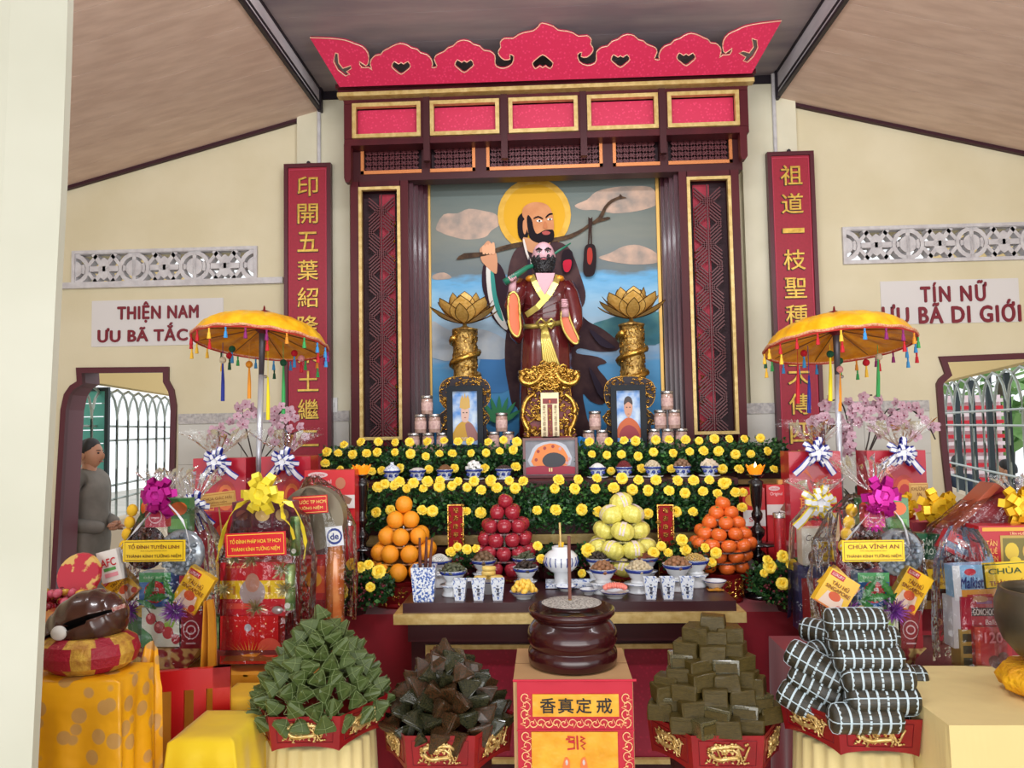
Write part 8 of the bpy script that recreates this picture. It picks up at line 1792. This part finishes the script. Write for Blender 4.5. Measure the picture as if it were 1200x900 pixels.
# ================================================================ UMBRELLAS
COLS = {'red': (196, 22, 40), 'blue': (60, 150, 214), 'navy': (28, 44, 140), 'green': (60, 170, 90), 'dgreen': (24, 84, 56), 'yellow': (246, 196, 60), 'purple': (140, 30, 110), 'orange': (232, 150, 40), 'lemon': (246, 226, 30), 'pink': (226, 150, 150), 'cream': (220, 206, 176)}
def umbrella(cx, cy, rpx, Y, apex, label, polebot, longs, poms, ph, tl):
    c = P(cx, cy, Y); r = rpx * Y / F; bx, by = polebot; bp = PZ(bx, Y + .02, 1.032); t = thing('ceremonial_umbrella', label, 'umbrella', bp)
    ap = P(apex[0], apex[1], Y); tilt = R(9); TM = Matrix.Rotation(tl, 3, 'Y') @ Matrix.Rotation(tilt, 3, 'X').inverted()
    hA = (ap - c).length * 1.0
    def S_(rr, a, z): return c + TM @ Vector((rr * math.cos(a), rr * math.sin(a), z))
    n = 16
    prof = [(0.03, hA * 1.12), (.2, hA * 1.06), (.45, hA * .94), (.7, hA * .74), (.88, hA * .46), (1.0, .0)]
    def f(u, v):
        q = v * (len(prof) - 1); i = min(int(q), len(prof) - 2); w_ = q - i; rr = prof[i][0] + (prof[i + 1][0] - prof[i][0]) * w_; z = prof[i][1] + (prof[i + 1][1] - prof[i][1]) * w_; a = 2 * math.pi * u; sag = .035 * abs(math.sin(a * n / 2)) ** .7 * v * (1 - v * .4)
        return S_(rr * r, a, z + (sag - .02) * .5 * min(1, v * 2))
    MB().grid(f, 128, 14, cu=True).build('canopy', M_satin, t, world=True, smooth=True)
    MB().grid(lambda u, v: S_(r * (.06 + .93 * v), 2 * math.pi * u, hA * .60 * (1 - v) ** .8 + .006 * math.sin(u * 100) * math.sin(3.1 * v) - .004), 96, 10, cu=True).build('lining', mat('orange_satin_lining', (250, 170, 36), .4, c2=(232, 142, 20), sc=20, bump=.6, bsc=30), t, world=True, smooth=True)
    MB().tube([S_(r * 1.005, 2 * math.pi * k / 96, -.004 + .003 * math.sin(k * math.pi / 3)) for k in range(97)], .006, 6).build('pink_braid', mat('salmon_braid', (206, 110, 80), .6, c2=(240, 190, 150), sc=140), t, world=True)
    MB().tube([S_(r * 1.0, 2 * math.pi * k / 96, -.013) for k in range(97)], .004, 5).build('red_cord', mat('red_cord', (190, 50, 40), .6), t, world=True)
    MB().lathe([(.012, -.01), (.034, 0), (.036, .008), (.024, .014), (.006, .02), (.003, .04), (0, .04)], c + TM @ Vector((0, 0, hA * 1.10)), 16).build('finial', mat('dark_red_finial', (120, 20, 24), .4), t, world=True, smooth=True)
    for k in range(8):
        a = 2 * math.pi * k / 8; MB().tube([S_(.02, a, hA * .5), S_(r * .97, a, .0)], .0025, 4).build('rib', mat('brown_rib', (130, 80, 40), .6), t, world=True)
    top = c + TM @ Vector((0, 0, hA * .55)); q1 = bp + (top - bp) * .78
    MB().tube([bp, q1], .0135, 12).build('pole', mat('pale_blue_steel_pole', (206, 212, 222), .25, .4), t, world=True, smooth=True)
    MB().tube([bp + (top - bp) * .76, bp + (top - bp) * .93, top], [.012, .015, .018], 12).build('pole_socket', mat('grey_pole_socket', (96, 92, 100), .4, .4), t, world=True, smooth=True)
    MB().lathe([(.03, 0), (.034, -.012), (.012, -.03), (0, -.03)], top, 14).build('hub', mat('maroon_hub', (110, 30, 40), .5), t, world=True)
    MB().ell(q1 + Vector((.02, 0, -.01)), (.010, .008, .008), 8, 6).build('clamp_screw', M_steel, t, world=True); MB().lathe([(.06, 0), (.06, .012), (.016, .02), (.014, .05), (0, .05)], bp, 20).build('foot', M_steel, t, world=True)
    cl = ['blue', 'red', 'yellow', 'blue', 'green', 'purple', 'red', 'yellow', 'green', 'blue', 'purple', 'yellow', 'red', 'dgreen', 'blue', 'orange']
    def tassel(p, cn, L=.042, rad=.009, nm='tassel'):
        m = MB(); mt = mat('thread_' + cn, COLS[cn], .7); m.lathe([(0, 0), (.004, -.001), (.0045, -.008), (.003, -.010), (rad * .7, -.016), (rad, -L), (0, -L)], p - Vector((0, 0, .006)), 8); m.ell(p - Vector((0, 0, .004)), .005, 6, 4); m.tube([p + Vector((0, 0, .008)), p - Vector((0, 0, .006))], .0012, 4)
        m.build(nm, mt, t, world=True)
    for k in range(22):
        a = 2 * math.pi * (k + ph) / 22; cn = cl[(k * 5) % 16]; p = S_(r * 1.0, a, -.016); tassel(p, cn)
        if k % 3 == 0: tassel(p + Vector((.003, 0, -.046)), cl[(k * 7 + 3) % 16])
    for lx, y0, y1, cn, pc in longs:
        yy = Y + .02 + U(-.04, .04); a, b = P(lx, y0, yy), P(lx, y1, yy); m = MB(); m.tube([a, (a + b) / 2 + Vector((.001, 0, 0)), b], [.004, .0085, .0095], 8)
        m.tube([Vector((a.x, a.y, c.z + .0)), a], .0014, 4); m.build('long_tassel', mat('thread_' + cn, COLS[cn], .7), t, world=True)
        if pc: MB().ell(a + Vector((0, 0, .012)), .017, 10, 8).build('pompom', mat('wool_' + pc, COLS[pc], .9, bump=.8, bsc=150), t, world=True)
    for pxp, pyp, cn in poms:
        MB().ell(P(pxp, pyp, Y + .05), .0165, 10, 8).build('pompom', mat('wool_' + cn, COLS[cn], .9, bump=.8, bsc=150), t, world=True)
        a = P(pxp, pyp, Y + .05); tassel(a - Vector((0, 0, .012)), cl[int(pxp) % 16], .05)
umbrella(306, 401, 78, 3.58, (308, 370), 'yellow satin tasselled umbrella in front of the left red couplet', (300, 575), [(261, 425, 470, 'navy', 'cream'), (292, 430, 467, 'orange', 'orange'), (314, 442, 492, 'lemon', None), (332, 428, 485, 'green', 'dgreen')], [(272, 409, 'dgreen'), (269, 417, 'red'), (345, 414, 'red'), (353, 420, 'pink')], 0, R(3))
umbrella(982, 404, 82, 3.58, (981, 371), 'yellow satin tasselled umbrella in front of the right red couplet', (986, 600), [(935, 427, 473, 'red', None), (948, 440, 484, 'navy', None), (973, 418, 470, 'lemon', 'dgreen'), (984, 436, 482, 'orange', 'pink'), (1029, 420, 465, 'green', None)], [(984, 423, 'dgreen'), (942, 414, 'red'), (1015, 425, 'red'), (1030, 418, 'cream')], .4, R(-1))

# ================================================================ ORCHIDS
M_orc = mat('pale_pink_orchid', (206, 172, 184), .7, c2=(186, 146, 162), sc=40); M_lip = mat('deep_magenta_lip', (130, 30, 70), .5)
m = MB()
for k, (a, L, W_) in enumerate(((90, 1, .42), (162, .95, .5), (18, .95, .5), (232, .9, .38), (308, .9, .38))):
    M = Matrix.Rotation(-R(a), 3, 'Y')
    m.grid(lambda u, v: M @ Vector((.05 + L * u, -.12 + .25 * u * u - .3 * abs(v - .5), (v - .5) * 2 * W_ * math.sin(math.pi * min(1, u * .85 + .1)) ** .7)), 4, 2)
m.m = 1; m.ell((0, -.15, -.08), (.16, .15, .2), 7, 5)
orc = m.mesh('orchid_flower', [M_orc, M_lip], True)
def orchid(label, pts, pot, stems, Y):
    pb_ = PZ(pot, Y, 1.031); t = thing('potted_orchid', label, 'plant', pb_)
    MB().lathe([(.05, 0), (.065, .01), (.085, .11), (.09, .12), (.08, .12), (.07, .10), (0, .10)], n=24).build('pot', M_white, t, smooth=True)
    for a, b, y in pts: link('flower', orc, t, P(a, b, Y - .06 + U(-.06, .03)) - pb_, (R(U(-25, 25)), R(U(-50, 50)), R(U(-40, 40))), scale=.025 * U(.85, 1.3))
    for s_ in stems: MB().tube([P(a, b, Y - .03) for a, b in smooth_loop(s_, 3, False)], .0035, 5).build('stem', mat('dark_orchid_stem', (60, 50, 44), .7), t, world=True)
    m = MB()
    for k in range(11):
        a = k * .6; M = Matrix.Rotation(a, 3, 'Z'); m.grid(lambda u, v: M @ Vector((.02 + .10 * u, (v - .5) * .045 * math.sin(math.pi * min(1, u * .9 + .08)), .11 + .10 * math.sin(u * 2.4) * (.6 + .4 * (k % 3) / 2))), 6, 2)
    m.build('leaves', mat('dark_orchid_leaf', (30, 52, 40), .4), t, kind='stuff')
def O5(*v): return [(900 + a / 5.714, 460 + b / 5.714, 0) for a, b in v]
orchid('pale pink orchid in a white pot behind the left boxes', [(280, 478, 0), (288, 474, 0), (296, 478, 0), (278, 488, 0), (290, 486, 0), (300, 486, 0), (285, 497, 0), (270, 494, 0), (260, 500, 0), (250, 505, 0), (245, 512, 0), (262, 510, 0), (274, 506, 0), (322, 482, 0), (330, 476, 0), (340, 482, 0), (334, 490, 0), (322, 492, 0), (346, 490, 0), (328, 500, 0), (340, 502, 0), (352, 500, 0), (318, 506, 0), (334, 512, 0), (348, 512, 0), (358, 512, 0), (322, 518, 0), (345, 522, 0), (268, 518, 0), (254, 520, 0)], 298, [[(298, 545), (290, 510), (284, 480), (292, 474)], [(296, 545), (276, 515), (256, 502)], [(302, 545), (316, 505), (330, 482), (346, 484)], [(303, 545), (330, 515), (352, 505)]], 3.72)
orchid('large pale pink orchid in a white pot between the right boxes', O5((640, 30), (740, 45), (650, 70), (720, 90), (640, 120), (600, 105), (690, 120), (745, 130), (380, 90), (400, 65), (540, 60), (565, 100), (330, 180), (380, 165), (420, 200), (560, 180), (600, 200), (500, 220), (540, 240), (500, 275), (560, 290), (520, 330), (550, 360), (530, 410), (700, 190), (745, 190), (775, 175), (700, 240), (750, 235), (740, 290), (785, 260), (830, 130), (865, 160), (905, 150), (850, 65), (895, 85), (940, 100), (990, 100), (1015, 140), (1050, 190), (1080, 215), (1115, 235), (950, 230), (985, 290), (820, 200), (860, 230), (900, 210), (300, 200), (340, 230), (660, 170), (560, 140), (480, 180)), 1010, [[(1010, 545), (1020, 500), (1012, 468), (1022, 463)], [(1008, 545), (995, 500), (985, 470), (968, 472)], [(1012, 545), (1030, 500), (1040, 480), (1050, 482)], [(1014, 540), (1040, 490), (1062, 478), (1085, 495), (1096, 515)]], 3.72)

# ================================================================ PEOPLE SEEN THROUGH THE WINDOWS
def person(base, H, rz, label, clothc, hairc, seated=False):
    t = thing('person', label, 'person', base, rz); M_c = mat('cloth_%d_%d_%d' % clothc, clothc, .8, c2=tuple(int(v * .85) for v in clothc), sc=6, bump=.4, bsc=12); M_s = mat('warm_skin', (186, 132, 104), .5); M_h = mat('hair_%d' % hairc[0], hairc, .6); k = H / 1.6
    # local: facing -Y
    if not seated:
        V = [(0, 0, .86), (0, 0, 1.05), (0, -.01, 1.25), (0, 0, 1.36), (.17, 0, 1.30), (.21, .02, 1.02), (.05, -.20, 1.00), (-.17, 0, 1.30), (-.21, .02, 1.02), (-.05, -.19, .97), (.10, 0, .80), (.11, .01, .45), (.11, .02, .09), (-.10, 0, .80), (-.11, .01, .45), (-.11, .02, .09), (.11, -.12, .03), (-.11, -.12, .03)]
    else:
        V = [(0, 0, .50), (0, .0, .70), (0, .02, .92), (0, .02, 1.02), (.17, .02, .97), (.21, -.02, .70), (.10, -.26, .58), (-.17, .02, .97), (-.21, -.02, .70), (-.10, -.26, .58), (.10, -.05, .46), (.12, -.42, .47), (.12, -.40, .09), (-.10, -.05, .46), (-.12, -.42, .47), (-.12, -.40, .09), (.12, -.52, .03), (-.12, -.52, .03)]
    E_ = [(0, 1), (1, 2), (2, 3), (3, 4), (4, 5), (5, 6), (3, 7), (7, 8), (8, 9), (0, 10), (10, 11), (11, 12), (0, 13), (13, 14), (14, 15), (12, 16), (15, 17)]
    Rd = [.16, .15, .16, .07, .075, .062, .045, .075, .062, .045, .115, .085, .055, .115, .085, .055, .04, .04]
    skin([Vector(v) * k for v in V], E_, [r * k for r in Rd], M_c, 'robed_body', t, 2, world=False)
    hz = (1.49 if not seated else 1.16) * k; hy = -.03 * k
    m = MB(); m.tube([(0, 0, hz - .19 * k), (0, hy, hz - .05 * k)], [.052 * k, .05 * k], 12); vs = []
    for j in range(13):
        th = math.pi * j / 12
        for i in range(20):
            a = 2 * math.pi * i / 20; x, y, z = math.sin(th) * math.cos(a), math.sin(th) * math.sin(a), math.cos(th); v = Vector((x * .073, y * .088, z * .105)) * k
            if z < 0: v.x *= 1 + .25 * z; 
            if y < -.6 and abs(x) < .25 and -.3 < z < .1: v.y -= .022 * k * (1 - abs(x) * 4 * .8)
            vs.append(v + Vector((0, hy, hz)))
    m.add(vs, [(j * 20 + i, j * 20 + (i + 1) % 20, (j + 1) * 20 + (i + 1) % 20, (j + 1) * 20 + i) for j in range(12) for i in range(20)]); hd = m.build('head', M_s, t, smooth=True)
    m = MB(); m.grid(lambda u, v: Vector((0, hy + .012 * k, hz + .012 * k)) + Vector((math.cos(2 * math.pi * u) * math.sin(v * 1.9) * .079, math.sin(2 * math.pi * u) * math.sin(v * 1.9) * .094 * (1 if math.sin(2 * math.pi * u) > 0 else .82), math.cos(v * 1.9) * .106 + (.045 * v if math.sin(2 * math.pi * u) < -.2 else 0))) * k, 24, 8, cu=True); m.build('hair', M_h, hd, smooth=True)
    for s in (-1, 1):
        MB().ell((s * .074 * k, hy + .01, hz - .01), (.01 * k, .018 * k, .028 * k), 8, 6).build('ear', M_s, hd, smooth=True); MB().ell((s * .028 * k, hy - .08 * k, hz + .012 * k), (.012 * k, .006, .006), 8, 5).build('eye', M_black, hd); MB().tube([(s * .012 * k, hy - .086 * k, hz + .03 * k), (s * .045 * k, hy - .078 * k, hz + .032 * k)], .003, 5).build('eyebrow', M_h, hd)
    MB().tube([(-.02 * k, hy - .084 * k, hz - .05 * k), (.02 * k, hy - .084 * k, hz - .05 * k)], .004, 5).build('mouth', mat('lip_brown', (150, 84, 76), .5), hd)
    for s, i in ((1, 6), (-1, 9)):
        c_ = Vector(V[i]) * k + Vector((-s * .04, -.03, 0)) * k; m = MB(); m.ell(c_, (.038 * k, .032 * k, .02 * k), 10, 6)
        for q in range(4): m.tube([c_ + Vector((-s * .02, -.022 + .0145 * q, 0)) * k, c_ + Vector((-s * .055, -.026 + .015 * q, -.004)) * k, c_ + Vector((-s * (.078 - .005 * abs(q - 1.5)), -.022 + .014 * q, -.02)) * k], [.009 * k, .008 * k, .006 * k], 6)
        m.tube([c_ + Vector((0, -.02, .012)) * k, c_ + Vector((-s * .03, -.045, .014)) * k, c_ + Vector((-s * .05, -.052, .006)) * k], [.01 * k, .009 * k, .007 * k], 6); m.build('hand', M_s, t, smooth=True)
    return t
pb_ = PZ(93, 5.14, 0); person((pb_.x + .03, 5.14, 0), 1.52, R(86), 'person in grey robe with folded arms standing outside the left window', (128, 120, 112), (36, 30, 32))
for px_, Yp_, l_, cc in ((1130, 10.2, 'person in dark blue seated outside the right window beside the striped board', (34, 48, 70)), (1160, 11.4, 'person in black seated at the middle of the right window', (28, 32, 40)), (1190, 8.9, 'person in navy seated outside at the right end of the window', (40, 50, 84))):
    b_ = PZ(px_, Yp_, -.3); person((b_.x, b_.y, -.3), 1.75, R(U(120, 240)), l_, cc, (24, 22, 26), True)
    s_ = thing('low_stool', 'low blue stool under the ' + l_.split(' seated')[0] + ' outside the right window', 'stool', (b_.x, b_.y, -.3)); MB().bb(-.16, .16, -.12, .18, .28, .32).build('seat', col((50, 90, 160)), s_)
    for a in (-1, 1):
        for b in (-1, 1): MB().bb(a * .13 - .015, a * .13 + .015, b * .13 - .0, b * .13 + .03, 0, .28).build('leg', col((50, 90, 160)), s_)
